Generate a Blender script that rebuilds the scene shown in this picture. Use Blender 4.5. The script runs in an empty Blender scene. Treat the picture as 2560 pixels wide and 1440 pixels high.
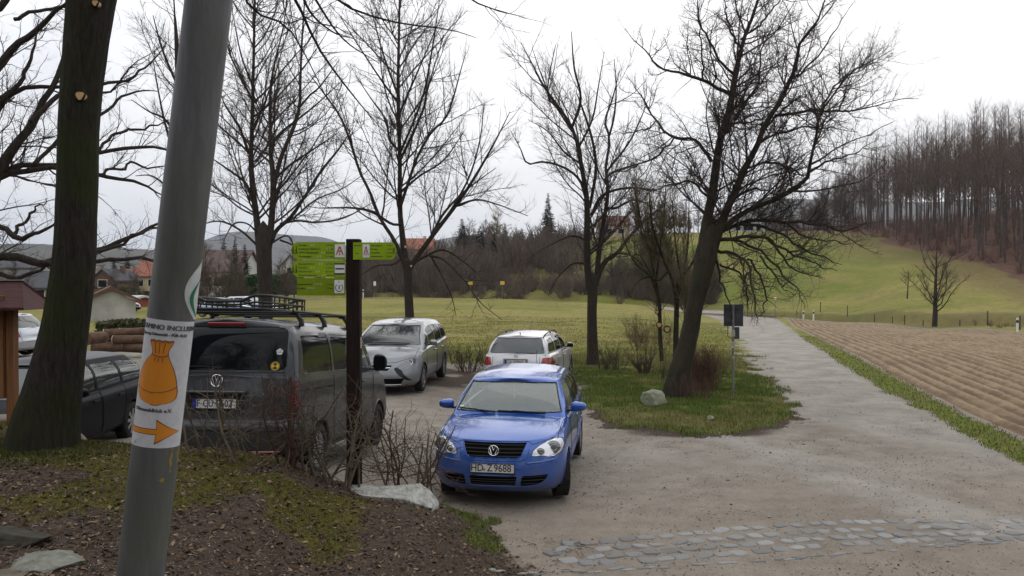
import bpy, math, random
import numpy as np
from mathutils import Vector, Matrix
from mathutils.bvhtree import BVHTree

# ------------------------------------------------------------------ camera, sky, sun, exposure
S = bpy.context.scene
COL = S.collection
F = 2050.0          # focal length in pixels of the 2560 wide photograph
EYE = 2.8           # eye height above the gravel yard
HOR = 700.0         # row of the horizon
cam_d = bpy.data.cameras.new("camera")
cam = bpy.data.objects.new("camera", cam_d)
COL.objects.link(cam)
cam_d.sensor_width = 36.0
cam_d.lens = 36.0 * F / 2560.0
cam_d.clip_start = 0.05
cam_d.clip_end = 9000.0
cam.location = (0, 0, EYE)
cam.rotation_euler = (math.radians(90) - math.atan((720 - HOR) / F), 0, 0)
S.camera = cam

world = bpy.data.worlds.new("World")
S.world = world
world.use_nodes = True
wt = world.node_tree
wt.nodes.clear()
SUN_EL, SUN_AZ = math.radians(38), math.radians(20)
def wn(t, **k):
    n = wt.nodes.new(t)
    for a, b in k.items():
        setattr(n, a, b)
    return n
sky = wn("ShaderNodeTexSky", sky_type='NISHITA', sun_disc=False, sun_elevation=SUN_EL,
         sun_rotation=SUN_AZ, air_density=1.0, dust_density=4.0)
tc = wn("ShaderNodeTexCoord")
mp = wn("ShaderNodeMapping")
mp.inputs['Scale'].default_value = (1.0, 1.0, 2.2)
nz = wn("ShaderNodeTexNoise")
nz.inputs['Scale'].default_value = 1.7
nz.inputs['Detail'].default_value = 4.0
nz.inputs['Roughness'].default_value = 0.5
cr = wn("ShaderNodeValToRGB")
cr.color_ramp.elements[0].position = 0.34
cr.color_ramp.elements[0].color = (0.63, 0.665, 0.73, 1)
cr.color_ramp.elements[1].position = 0.62
cr.color_ramp.elements[1].color = (1.0, 1.0, 1.02, 1)
sepw = wn("ShaderNodeSeparateXYZ")
ramp = wn("ShaderNodeMapRange")            # overcast sky: paler at the horizon, brightest overhead
ramp.inputs['From Min'].default_value = -0.05
ramp.inputs['From Max'].default_value = 0.6
ramp.inputs['To Min'].default_value = 12.8
ramp.inputs['To Max'].default_value = 17.2
mul = wn("ShaderNodeVectorMath", operation='SCALE')
mixw = wn("ShaderNodeMix", data_type='RGBA')
mixw.inputs[0].default_value = 0.93
bg = wn("ShaderNodeBackground")
bg.inputs['Strength'].default_value = 0.10
wo = wn("ShaderNodeOutputWorld")
L = wt.links.new
L(tc.outputs['Generated'], mp.inputs['Vector'])
L(mp.outputs['Vector'], nz.inputs['Vector'])
L(nz.outputs['Fac'], cr.inputs['Fac'])
L(tc.outputs['Generated'], sepw.inputs[0])
L(sepw.outputs['Z'], ramp.inputs['Value'])
L(cr.outputs['Color'], mul.inputs[0])
L(ramp.outputs[0], mul.inputs['Scale'])
L(sky.outputs['Color'], mixw.inputs[6])
L(mul.outputs[0], mixw.inputs[7])
L(mixw.outputs[2], bg.inputs['Color'])
L(bg.outputs[0], wo.inputs['Surface'])

sun_d = bpy.data.lights.new("sun", 'SUN')
sun_d.energy = 0.6
sun_d.angle = math.radians(70)
sun_d.color = (1.0, 0.97, 0.92)
sun = bpy.data.objects.new("sun", sun_d)
COL.objects.link(sun)
# the sun stands ahead of the camera, a little to the right
sd = Vector((math.sin(SUN_AZ) * math.cos(SUN_EL), math.cos(SUN_AZ) * math.cos(SUN_EL), math.sin(SUN_EL)))
sun.rotation_euler = sd.to_track_quat('Z', 'Y').to_euler()
S.view_settings.view_transform = 'Standard'
S.view_settings.look = 'None'
S.view_settings.gamma = 1.0
S.view_settings.exposure = -0.30
S.cycles.max_bounces = 5
S.cycles.transparent_max_bounces = 8
S.cycles.use_denoising = True

# ------------------------------------------------------------------ helpers
RNG = np.random.default_rng(11)
random.seed(5)

def mat(name, col, rough=0.7, metal=0.0, spec=0.5, coat=0.0, ior=None, emit=None):
    m = bpy.data.materials.new(name)
    m.use_nodes = True
    b = m.node_tree.nodes['Principled BSDF']
    b.inputs['Base Color'].default_value = (*col, 1)
    b.inputs['Roughness'].default_value = rough
    b.inputs['Metallic'].default_value = metal
    b.inputs['Specular IOR Level'].default_value = spec
    b.inputs['Coat Weight'].default_value = coat
    b.inputs['Coat Roughness'].default_value = 0.06
    if ior:
        b.inputs['IOR'].default_value = ior
    return m

class NT:
    """short-hand for building node trees"""
    def __init__(s, m):
        s.t = m.node_tree; s.b = s.t.nodes['Principled BSDF']
    def n(s, t, **k):
        x = s.t.nodes.new(t)
        for a, b in k.items():
            setattr(x, a, b)
        return x
    def l(s, a, b):
        s.t.links.new(a, b)
    def noise(s, scale, detail=4, rough=0.55, vec=None, dist=0.0, dims='3D'):
        x = s.n("ShaderNodeTexNoise", noise_dimensions=dims)
        x.inputs['Scale'].default_value = scale
        x.inputs['Detail'].default_value = detail
        x.inputs['Roughness'].default_value = rough
        x.inputs['Distortion'].default_value = dist
        if vec is not None:
            s.l(vec, x.inputs['Vector'])
        return x.outputs['Fac']
    def ramp(s, fac, stops):
        x = s.n("ShaderNodeValToRGB")
        e = x.color_ramp.elements
        while len(e) < len(stops):
            e.new(0.5)
        for i, (p, c) in enumerate(stops):
            e[i].position = p
            e[i].color = (*c, 1) if len(c) == 3 else c
        s.l(fac, x.inputs['Fac'])
        return x.outputs['Color']
    def rng(s, v, a, b, c, d):
        x = s.n("ShaderNodeMapRange")
        x.inputs['From Min'].default_value = a; x.inputs['From Max'].default_value = b
        x.inputs['To Min'].default_value = c; x.inputs['To Max'].default_value = d
        s.l(v, x.inputs['Value'])
        return x.outputs[0]
    def math(s, op, a, b=0.0, c=None):
        x = s.n("ShaderNodeMath", operation=op)
        for i, v in enumerate((a, b) if c is None else (a, b, c)):
            if isinstance(v, (int, float)):
                x.inputs[i].default_value = v
            else:
                s.l(v, x.inputs[i])
        return x.outputs[0]
    def mix(s, f, a, b, blend='MIX'):
        x = s.n("ShaderNodeMix", data_type='RGBA', blend_type=blend)
        for i, v in ((0, f), (6, a), (7, b)):
            if isinstance(v, (int, float)):
                x.inputs[i].default_value = v
            elif isinstance(v, tuple):
                x.inputs[i].default_value = (*v, 1)
            else:
                s.l(v, x.inputs[i])
        return x.outputs[2]
    def bump(s, h, strength=0.4, dist=0.02):
        x = s.n("ShaderNodeBump")
        x.inputs['Strength'].default_value = strength
        x.inputs['Distance'].default_value = dist
        s.l(h, x.inputs['Height'])
        s.l(x.outputs[0], s.b.inputs['Normal'])
    def obj(s):
        return s.n("ShaderNodeTexCoord").outputs['Object']
    def pos(s):
        return s.n("ShaderNodeNewGeometry").outputs['Position']

def noisy(name, c1, c2, scale, rough=0.85, bump=0.4, dist=0.01, stretch=None, spec=0.25, detail=5, coat=0.0, metal=0.0):
    """two colours mottled by noise with a bump to match"""
    m = mat(name, c1, rough, spec=spec, coat=coat, metal=metal)
    t = NT(m)
    v = t.obj()
    if stretch:
        k = t.n("ShaderNodeMapping")
        k.inputs['Scale'].default_value = stretch
        t.l(v, k.inputs['Vector'])
        v = k.outputs[0]
    f = t.noise(scale, detail, 0.6, v)
    c = t.ramp(f, [(0.32, c1), (0.68, c2)])
    t.l(c, t.b.inputs['Base Color'])
    if bump:
        t.bump(f, bump, dist)
    return m

def island_mat(name, c1, c2, c3, rough=0.8, spec=0.2):
    """colour differs from blade to blade"""
    m = mat(name, c1, rough, spec=spec)
    t = NT(m)
    g = t.n("ShaderNodeNewGeometry")
    c = t.ramp(g.outputs['Random Per Island'], [(0.0, c1), (0.5, c2), (1.0, c3)])
    t.l(c, t.b.inputs['Base Color'])
    return m

def mesh_np(name, V, Fq=None, Ft=None, smooth=True, polys=None):
    me = bpy.data.meshes.new(name)
    V = np.asarray(V, dtype=np.float32).reshape(-1, 3)
    if polys is not None:
        me.from_pydata(V.tolist(), [], polys)
    else:
        loops, starts, tot = [], [], []
        n = 0
        for Fa in (Fq, Ft):
            if Fa is None or len(Fa) == 0:
                continue
            Fa = np.asarray(Fa, dtype=np.int32)
            k = Fa.shape[1]
            loops.append(Fa.ravel())
            starts.append(n + np.arange(len(Fa)) * k)
            tot.append(np.full(len(Fa), k))
            n += Fa.size
        me.vertices.add(len(V))
        me.vertices.foreach_set('co', V.ravel())
        if loops:
            lo = np.concatenate(loops); st = np.concatenate(starts)
            me.loops.add(len(lo))
            me.loops.foreach_set('vertex_index', lo.astype(np.int32))
            me.polygons.add(len(st))
            me.polygons.foreach_set('loop_start', st.astype(np.int32))
        me.update(calc_edges=True)
        me.validate()
    if smooth and len(me.polygons):
        me.polygons.foreach_set('use_smooth', [True] * len(me.polygons))
    me.update()
    return me

def add(name, me, m=None, parent=None, **props):
    o = bpy.data.objects.new(name, me)
    COL.objects.link(o)
    if m is not None and len(me.materials) == 0:
        me.materials.append(m)
    if parent is not None:
        o.parent = parent
    for k, v in props.items():
        o[k] = v
    return o

def thing(name, label, cat, loc=(0, 0, 0), rot=(0, 0, 0), group=None):
    o = bpy.data.objects.new(name, None)
    o.empty_display_size = 0.2
    COL.objects.link(o)
    o.location = loc
    o.rotation_euler = rot
    o['label'] = label
    o['category'] = cat
    if group:
        o['group'] = group
    return o

def tag(o, label, cat, group=None):
    o['label'] = label; o['category'] = cat
    if group:
        o['group'] = group
    return o

def copy_thing(src, loc, rotz=0.0, scale=1.0, label=None, group=None):
    r = src.copy(); COL.objects.link(r)
    r.location = loc; r.rotation_euler = (0, 0, rotz); r.scale = (scale,) * 3 if not hasattr(scale, '__len__') else scale
    if label: r['label'] = label
    if group: r['group'] = group
    for ch in list(src.children):
        c = ch.copy(); COL.objects.link(c); c.parent = r
        for g in list(ch.children):
            d = g.copy(); COL.objects.link(d); d.parent = c
    return r

class MB:
    """collects simple solids into one mesh"""
    def __init__(s):
        s.v = []; s.f = []
    def add(s, V, Fs):
        o = len(s.v)
        s.v += [tuple(map(float, p)) for p in V]
        s.f += [tuple(int(i) + o for i in f) for f in Fs]
        return s
    def box(s, c, d, M=None, bev=0.0):
        x, y, z = [k / 2 for k in d]
        if bev > 0:
            b = min(bev, x * .9, y * .9, z * .9)
            P = []
            for sz in (-1, 1):
                for (a, q) in ((x, y - b), (x - b, y), (-x + b, y), (-x, y - b), (-x, -y + b), (-x + b, -y), (x - b, -y), (x, -y + b)):
                    P.append((a, q, sz * (z - b)))
            for sz in (-1, 1):
                for (a, q) in ((x - b, y - b), (x - b, y - b), (-x + b, y - b), (-x + b, y - b), (-x + b, -y + b), (-x + b, -y + b), (x - b, -y + b), (x - b, -y + b)):
                    P.append((a, q, sz * z))
            Fs = [(i, (i + 1) % 8, 8 + (i + 1) % 8, 8 + i) for i in range(8)]
            Fs += [(8 + i, 8 + (i + 1) % 8, 24 + (i + 1) % 8, 24 + i) for i in range(8)]
            Fs += [(16 + i, 16 + (i + 1) % 8, (i + 1) % 8, i) for i in range(8)]
            Fs += [(24, 26, 28, 30), (22, 20, 18, 16)]
        else:
            P = [(a * x, b_ * y, c_ * z) for c_ in (-1, 1) for b_ in (-1, 1) for a in (-1, 1)]
            Fs = [(0, 2, 3, 1), (4, 5, 7, 6), (0, 1, 5, 4), (2, 6, 7, 3), (0, 4, 6, 2), (1, 3, 7, 5)]
        P = [Vector(p) for p in P]
        if M is not None:
            P = [M @ p for p in P]
        c = Vector(c)
        return s.add([p + c for p in P], Fs)
    def tube(s, pts, r, n=8, cap=True):
        pts = [Vector(p) for p in pts]
        if not hasattr(r, '__len__'):
            r = [r] * len(pts)
        V = []; Fs = []
        T = [(pts[min(i + 1, len(pts) - 1)] - pts[max(i - 1, 0)]).normalized() for i in range(len(pts))]
        ref = Vector((0, 0, 1)) if abs(T[0].z) < .9 else Vector((1, 0, 0))
        u = T[0].cross(ref).normalized()
        for i, p in enumerate(pts):
            u = (u - T[i] * u.dot(T[i]))
            u = u.normalized() if u.length > 1e-6 else T[i].orthogonal().normalized()
            w = T[i].cross(u)
            for k in range(n):
                a = 2 * math.pi * k / n
                V.append(p + (u * math.cos(a) + w * math.sin(a)) * r[i])
        for i in range(len(pts) - 1):
            for k in range(n):
                Fs.append((i * n + k, i * n + (k + 1) % n, (i + 1) * n + (k + 1) % n, (i + 1) * n + k))
        if cap:
            Fs.append(tuple(range(n - 1, -1, -1)))
            Fs.append(tuple((len(pts) - 1) * n + k for k in range(n)))
        return s.add(V, Fs)
    def lathe(s, prof, axis='z', n=32, c=(0, 0, 0), close=False):
        V = []; Fs = []
        for (r, h) in prof:
            for k in range(n):
                a = 2 * math.pi * k / n
                p = (r * math.cos(a), r * math.sin(a), h)
                if axis == 'x':
                    p = (h, p[0], p[1])
                elif axis == 'y':
                    p = (p[0], h, p[1])
                V.append((p[0] + c[0], p[1] + c[1], p[2] + c[2]))
        m = len(prof)
        for i in range(m if close else m - 1):
            j = (i + 1) % m
            for k in range(n):
                Fs.append((i * n + k, i * n + (k + 1) % n, j * n + (k + 1) % n, j * n + k))
        return s.add(V, Fs)
    def prism(s, poly, h0, h1, plane='xy', M=None):
        """polygon extruded; plane gives the two polygon axes"""
        n = len(poly)
        def pt(a, b, h):
            return {'xy': (a, b, h), 'xz': (a, h, b), 'yz': (h, a, b)}[plane]
        V = [Vector(pt(a, b, h0)) for a, b in poly] + [Vector(pt(a, b, h1)) for a, b in poly]
        if M is not None:
            V = [M @ p for p in V]
        Fs = [tuple(range(n - 1, -1, -1)), tuple(range(n, 2 * n))] + [(i, (i + 1) % n, n + (i + 1) % n, n + i) for i in range(n)]
        return s.add(V, Fs)
    def obj(s, name, m, parent=None, smooth=False, **props):
        me = mesh_np(name, s.v, polys=s.f, smooth=smooth)
        o = add(name, me, m, parent, **props)
        if smooth:
            bm_fix(me)
        return o

def bm_fix(me, ang=35):
    import bmesh
    bm = bmesh.new(); bm.from_mesh(me)
    bmesh.ops.remove_doubles(bm, verts=bm.verts, dist=1e-5)
    bmesh.ops.recalc_face_normals(bm, faces=bm.faces)
    for e in bm.edges:
        if len(e.link_faces) == 2 and e.calc_face_angle(0) > math.radians(ang):
            e.smooth = False
    bm.to_mesh(me); bm.free()

def text_data(body, size, sx=1.0, ext=0.0006):
    c = bpy.data.curves.new("txt", 'FONT')
    c.body = body; c.size = size; c.align_x = 'CENTER'; c.align_y = 'CENTER'; c.extrude = ext; c.resolution_u = 3
    o = bpy.data.objects.new("txt", c)
    COL.objects.link(o)
    dg = bpy.context.evaluated_depsgraph_get()
    me = bpy.data.meshes.new_from_object(o.evaluated_get(dg))
    V = np.array([v.co[:] for v in me.vertices]).reshape(-1, 3)
    P = [tuple(p.vertices) for p in me.polygons]
    bpy.data.objects.remove(o); bpy.data.curves.remove(c); bpy.data.meshes.remove(me)
    if len(V):
        V[:, 0] *= sx
    return V, P

def text_into(mb, body, size, M, sx=1.0, align='c', bold=0.0):
    V, P = text_data(body, size, sx)
    if len(V) == 0:
        return 0
    w = V[:, 0].max() - V[:, 0].min()
    if align == 'l':
        V[:, 0] -= V[:, 0].min()
    elif align == 'r':
        V[:, 0] -= V[:, 0].max()
    offs = [(0, 0)] if not bold else [(-bold, 0), (bold, 0), (0, 0), (0, bold * .7), (0, -bold * .7)]
    for k, (dx, dy) in enumerate(offs):
        mb.add([M @ Vector((v[0] + dx, v[1] + dy, v[2] + k * 2e-5)) for v in V], P)
    return w

def pp(px, py, D):
    """a point seen at that pixel of the photo, D metres ahead"""
    return Vector(((px - 1280) / F * D, D, EYE - (py - HOR) / F * D))

def vnoise(x, y, seed=0):
    xi = np.floor(x).astype(np.int64); yi = np.floor(y).astype(np.int64)
    fx = x - xi; fy = y - yi
    fx = fx * fx * (3 - 2 * fx); fy = fy * fy * (3 - 2 * fy)
    def h(a, b):
        n = (a * 374761393 + b * 668265263 + seed * 974711) & 0x7fffffff
        n = ((n ^ (n >> 13)) * 1274126177) & 0x7fffffff
        return ((n ^ (n >> 16)) & 0xffff) / 65535.0
    return (h(xi, yi) * (1 - fx) + h(xi + 1, yi) * fx) * (1 - fy) + (h(xi, yi + 1) * (1 - fx) + h(xi + 1, yi + 1) * fx) * fy

def fbm(x, y, seed=0, o=4):
    r = 0; a = .5; t = 0
    for k in range(o):
        r = r + a * vnoise(x * 2 ** k + 13.7 * k, y * 2 ** k + 5.1 * k, seed + k); t += a; a *= .5
    return r / t

def sstep(a, b, x):
    t = np.clip((x - a) / (b - a), 0, 1)
    return t * t * (3 - 2 * t)

def sd_poly(X, Y, poly, nearest=False):
    """signed distance (negative inside) to a closed polygon"""
    poly = np.asarray(poly, float)
    best = np.full(X.shape, 1e18); inside = np.zeros(X.shape, bool)
    NX = np.zeros(X.shape); NY = np.zeros(X.shape)
    for (x0, y0), (x1, y1) in zip(poly, np.roll(poly, -1, 0)):
        dx, dy = x1 - x0, y1 - y0
        t = np.clip(((X - x0) * dx + (Y - y0) * dy) / (dx * dx + dy * dy + 1e-12), 0, 1)
        qx = x0 + t * dx; qy = y0 + t * dy
        d = (X - qx) ** 2 + (Y - qy) ** 2
        m = d < best
        best = np.where(m, d, best)
        if nearest:
            NX = np.where(m, qx, NX); NY = np.where(m, qy, NY)
        c = ((y0 > Y) != (y1 > Y))
        with np.errstate(divide='ignore', invalid='ignore'):
            xc = (x1 - x0) * (Y - y0) / (y1 - y0 + 1e-18) + x0
        inside ^= c & (X < xc)
    s = np.where(inside, -1, 1) * np.sqrt(best)
    return (s, NX, NY) if nearest else s

def round_poly(poly, r, n=4):
    out = []
    P = [Vector(p) for p in poly]
    for i, p in enumerate(P):
        a = P[i - 1]; b = P[(i + 1) % len(P)]
        ra = min(r, (a - p).length * .45); rb = min(r, (b - p).length * .45)
        s = p + (a - p).normalized() * ra; e = p + (b - p).normalized() * rb
        for k in range(n + 1):
            t = k / n
            out.append(tuple((1 - t) ** 2 * s + 2 * t * (1 - t) * p + t * t * e))
    return out

def tab(x, pts):
    """smooth table: monotone cubic through the points"""
    xs = np.array([p[0] for p in pts], float); ys = np.array([p[1] for p in pts], float)
    x = np.asarray(x, float)
    if len(xs) == 1:
        return np.full(x.shape, ys[0])
    if len(xs) == 2:
        return np.interp(x, xs, ys)
    h = np.diff(xs); d = np.diff(ys) / h
    m = np.zeros(len(xs)); m[0] = d[0]; m[-1] = d[-1]
    for i in range(1, len(xs) - 1):
        m[i] = 0 if d[i - 1] * d[i] <= 0 else 2 * d[i - 1] * d[i] / (d[i - 1] + d[i])
    x = np.clip(x, xs[0], xs[-1])
    i = np.clip(np.searchsorted(xs, x, side='right') - 1, 0, len(xs) - 2)
    t = (x - xs[i]) / h[i]
    return ((2 * t ** 3 - 3 * t ** 2 + 1) * ys[i] + (t ** 3 - 2 * t ** 2 + t) * h[i] * m[i]
            + (-2 * t ** 3 + 3 * t ** 2) * ys[i + 1] + (t ** 3 - t ** 2) * h[i] * m[i + 1])
# ------------------------------------------------------------------ terrain
BANK = [(-40, 1.2), (-6, 1.15), (-4.9, 1.06), (-3.2, .98), (-2.3, .88), (-1.95, .68), (-1.4, .56), (-.9, .46), (-.7, .36), (-.45, .12), (-.2, .02), (0, 0), (50, 0)]
def yp(a, D, py):          # height that shows at row py at distance D
    return EYE - (py - HOR) / F * D
FAR = [  # bearing x/y, then (distance, height) pairs
 (-1.2, [(30, .2), (60, .0), (110, 1.0), (400, 8), (1200, 40), (2600, 60)]),
 (-.60, [(30, .2), (60, .0), (110, .8), (200, 4), (420, 14), (700, 30), (900, yp(0, 900, 612)), (1300, 20), (2600, 60)]),
 (-.45, [(30, .2), (60, -.3), (110, .3), (200, 1), (400, 6), (800, yp(0, 800, 625)), (1300, 20), (2200, 60), (2600, 75)]),
 (-.33, [(30, .2), (60, 0), (110, .3), (200, 1), (500, 4), (1200, 20), (2000, 110), (2400, yp(0, 2400, 580)), (3000, 80)]),
 (-.24, [(30, .1), (60, .1), (105, .5), (200, 2), (500, 6), (1200, 20), (2000, 90), (2400, yp(0, 2400, 592)), (3000, 60)]),
 (-.15, [(30, 0), (60, .1), (105, .7), (180, 4.5), (240, 7), (400, 12), (700, 20), (1400, yp(0, 1400, 612)), (2600, 60)]),
 (-.04, [(30, 0), (60, .1), (105, .55), (112, .9), (180, 8), (240, 13), (400, 16), (1000, 30), (1500, yp(0, 1500, 590)), (2600, 60)]),
 (.07, [(30, 0), (60, .0), (105, .2), (112, .6), (200, 12), (260, 15), (400, 15), (2600, 60)]),
 (.14, [(30, 0), (60, -.1), (105, -.1), (112, .2), (200, 13), (250, 16), (400, 15), (2600, 60)]),
 (.22, [(30, 0), (60, -.5), (100, -1.1), (112, -.9), (150, 4), (215, 15.2), (260, 17.5), (400, 14), (2600, 60)]),
 (.31, [(30, 0), (60, -.5), (95, -1.15), (110, -.9), (150, 4.5), (220, 16.3), (260, 18), (400, 14), (1500, yp(0, 1500, 508)), (2600, 60)]),
 (.40, [(30, 0), (60, -.6), (86, -1.3), (93, -1.2), (140, 5.2), (200, 15.0), (240, 17.5), (400, 14), (1500, yp(0, 1500, 512)), (2600, 60)]),
 (.50, [(30, 0), (55, -.6), (66, -1.1), (73, -1.0), (110, 2.6), (165, 9.6), (220, 18), (260, 19), (400, 10), (1500, yp(0, 1500, 518)), (2600, 60)]),
 (.62, [(30, 0), (50, -.6), (55, -.9), (60, -.75), (90, .8), (120, 3.6), (170, 13), (215, 22), (260, 22), (400, 10), (1500, yp(0, 1500, 500)), (2600, 60)]),
 (1.2, [(20, 0), (40, -.5), (60, 1), (100, 10), (170, 24), (260, 26), (400, 10), (2600, 60)]),
]
RL = [(5.75, 16.6), (6.4, 19.8), (7.6, 26), (11.4, 41), (18.8, 74), (22, 97)]                  # left edge of the lane
RR = [(11.5, 7.6), (7.8, 12.3), (8.6, 16.4), (9.7, 21.7), (11.2, 28), (15, 42), (27, 84), (31, 95)]  # right edge
FE = [(12.6, 8.2), (8.95, 14.3), (9.4, 17), (11.3, 25), (14.7, 38), (20.5, 60), (27.5, 82)]    # near edge of the ploughed field
GREEN = [(1.83, 23.6), (1.55, 19.1), (1.62, 16.9), (2.06, 15.8), (3.04, 14.9), (4.1, 14.85), (5.1, 15.6)] + RL + \
        [(14, 104), (-5, 104), (-34, 101), (-27, 60), (-13, 33), (-7, 29), (-2, 27.6), (1.0, 27), (1.7, 25)]
LANE = RL + RR[::-1][:-1] + [(7.0, 13.2)]
VERGE = RR[1:] + FE[::-1][:-1]
FIELD = FE + [(28, 86), (31, 74), (35, 56.5), (44, 46), (70, 40), (60, 5), (16, 5)]
XROAD_C = [(-90, 111), (-20, 108.5), (14, 107.5), (24, 101), (33, 90), (40, 70), (48, 52), (70, 44)]
def sd_line(X, Y, pts):
    best = np.full(X.shape, 1e18)
    for (x0, y0), (x1, y1) in zip(pts[:-1], pts[1:]):
        dx, dy = x1 - x0, y1 - y0
        t = np.clip(((X - x0) * dx + (Y - y0) * dy) / (dx * dx + dy * dy), 0, 1)
        best = np.minimum(best, (X - x0 - t * dx) ** 2 + (Y - y0 - t * dy) ** 2)
    return np.sqrt(best)

FA = np.array([f[0] for f in FAR])
DG = np.exp(np.linspace(math.log(20), math.log(9000), 420))
FZ = np.array([tab(DG, f[1]) for f in FAR])
# smooth the table sideways
def smooth_far(a, D):
    a = np.clip(a, FA[0], FA[-1])
    i = np.clip(np.searchsorted(FA, a) - 1, 0, len(FA) - 2)
    t = (a - FA[i]) / (FA[i + 1] - FA[i])
    t = t * t * (3 - 2 * t)
    g = np.clip((np.log(np.clip(D, 20, 9000)) - math.log(20)) / (math.log(9000) - math.log(20)) * (len(DG) - 1), 0, len(DG) - 1.001)
    j = g.astype(int); u = g - j
    z0 = FZ[i, j] * (1 - u) + FZ[i, j + 1] * u
    z1 = FZ[i + 1, j] * (1 - u) + FZ[i + 1, j + 1] * u
    return z0 * (1 - t) + z1 * t

def Hraw(X, Y, fine=True):
    X = np.asarray(X, float); Y = np.asarray(Y, float)
    park = .33 * sstep(-1.3, -2.6, X) * sstep(13.8, 10.0, Y) + .2 * sstep(-4, -6.5, X) * sstep(10, 13, Y) * sstep(40, 25, Y) + .12 * sstep(-1, -2.5, X) * sstep(13, 18, Y) * sstep(34, 24, Y)
    top = np.interp(X, [p[0] for p in BANK], [p[1] for p in BANK])
    fac = tab(Y, [(-3, .30), (1, .35), (4, .45), (5.7, .60), (7.2, .86), (8.2, 1.0), (8.7, .98), (9.2, .62), (9.7, .2), (10.3, 0)])
    # the toe of the bank near the car keeps a softer fall
    fac2 = tab(Y - 1.5 * sstep(-4.9, -5.7, X), [(-3, .30), (1, .35), (4, .45), (5.7, .60), (7.2, .86), (8.2, 1.0), (8.7, .98), (9.2, .62), (9.7, .2), (10.3, 0)])
    near = park + np.maximum(top - park, 0) * np.maximum(fac, fac2)
    yr_ = np.maximum(Y, 1.0)
    far = smooth_far(X / yr_, np.maximum(Y, 1e-3) * 1.0)
    w = sstep(22, 34, Y)
    z = near * (1 - w) + far * w
    # behind and beside the camera the land lies flat, then climbs
    r = np.hypot(X, Y)
    back = sstep(6, -14, Y)
    zb = .9 * sstep(-2, -6, X) * sstep(60, 20, r) + 34 * sstep(45, 190, r)
    z = z * (1 - back) + zb * back
    return z

def H(X, Y):
    X = np.asarray(X, float); Y = np.asarray(Y, float)
    z = Hraw(X, Y)
    dg = sd_poly(X, Y, GREEN)
    df = sd_poly(X, Y, FIELD)
    bank = sstep(-.2, -1.6, X) * sstep(9.8, 8.6, Y) * (Y > 2)
    z = z + bank * (.16 * (fbm(X * .9, Y * .9, 3) - .5) + .05 * (fbm(X * 5, Y * 5, 8) - .5))
    near = sstep(60, 20, Y)
    z = z + near * (.035 * (fbm(X * .7, Y * .7, 21) - .5) + .014 * (fbm(X * 4.5, Y * 4.5, 5) - .5))
    z = z + sstep(.2, -.5, dg) * near * (.05 + .05 * (fbm(X * 3, Y * 3, 9) - .5))
    z = z + sstep(0, -4, dg) * sstep(24, 34, Y) * .5 * (fbm(X * .16, Y * .16, 31) - .5)
    # furrows run along the lane
    dl = sd_line(X, Y, FE)
    fm = sstep(0, -.5, df)
    ph = dl / .46 * 2 * math.pi + 1.6 * fbm(X * .3, Y * .3, 41)
    rough_ = (fbm(X * 7, Y * 7, 44) - .5) * .07 + (fbm(X * 1.3, Y * 1.3, 45) - .5) * .05
    z = z + fm * (np.sin(ph) * .038 + np.sin(ph * 2.7 + 1) * .012 + rough_ - .03)
    # verge rises slightly, main road lies in a dip past the field
    dx_ = sd_line(X, Y, XROAD_C)
    a_ = X / np.maximum(Y, 1)
    z = z - 1.1 * sstep(5.5, 3.2, dx_) * np.maximum(sstep(.25, .34, a_), sstep(.20, .13, a_)) * (Y > 40)
    z = z + sstep(150, 300, Y) * 5 * (fbm(X * .01, Y * .01, 51) - .5)
    return z
def Hs(x, y):
    return float(H(np.array([x]), np.array([y]))[0])

def forest_edge(a):
    return np.interp(a, [.24, .31, .36, .40, .45, .50, .56, .62, .8, 1.2], [262, 240, 214, 196, 178, 158, 136, 118, 100, 80])

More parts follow.
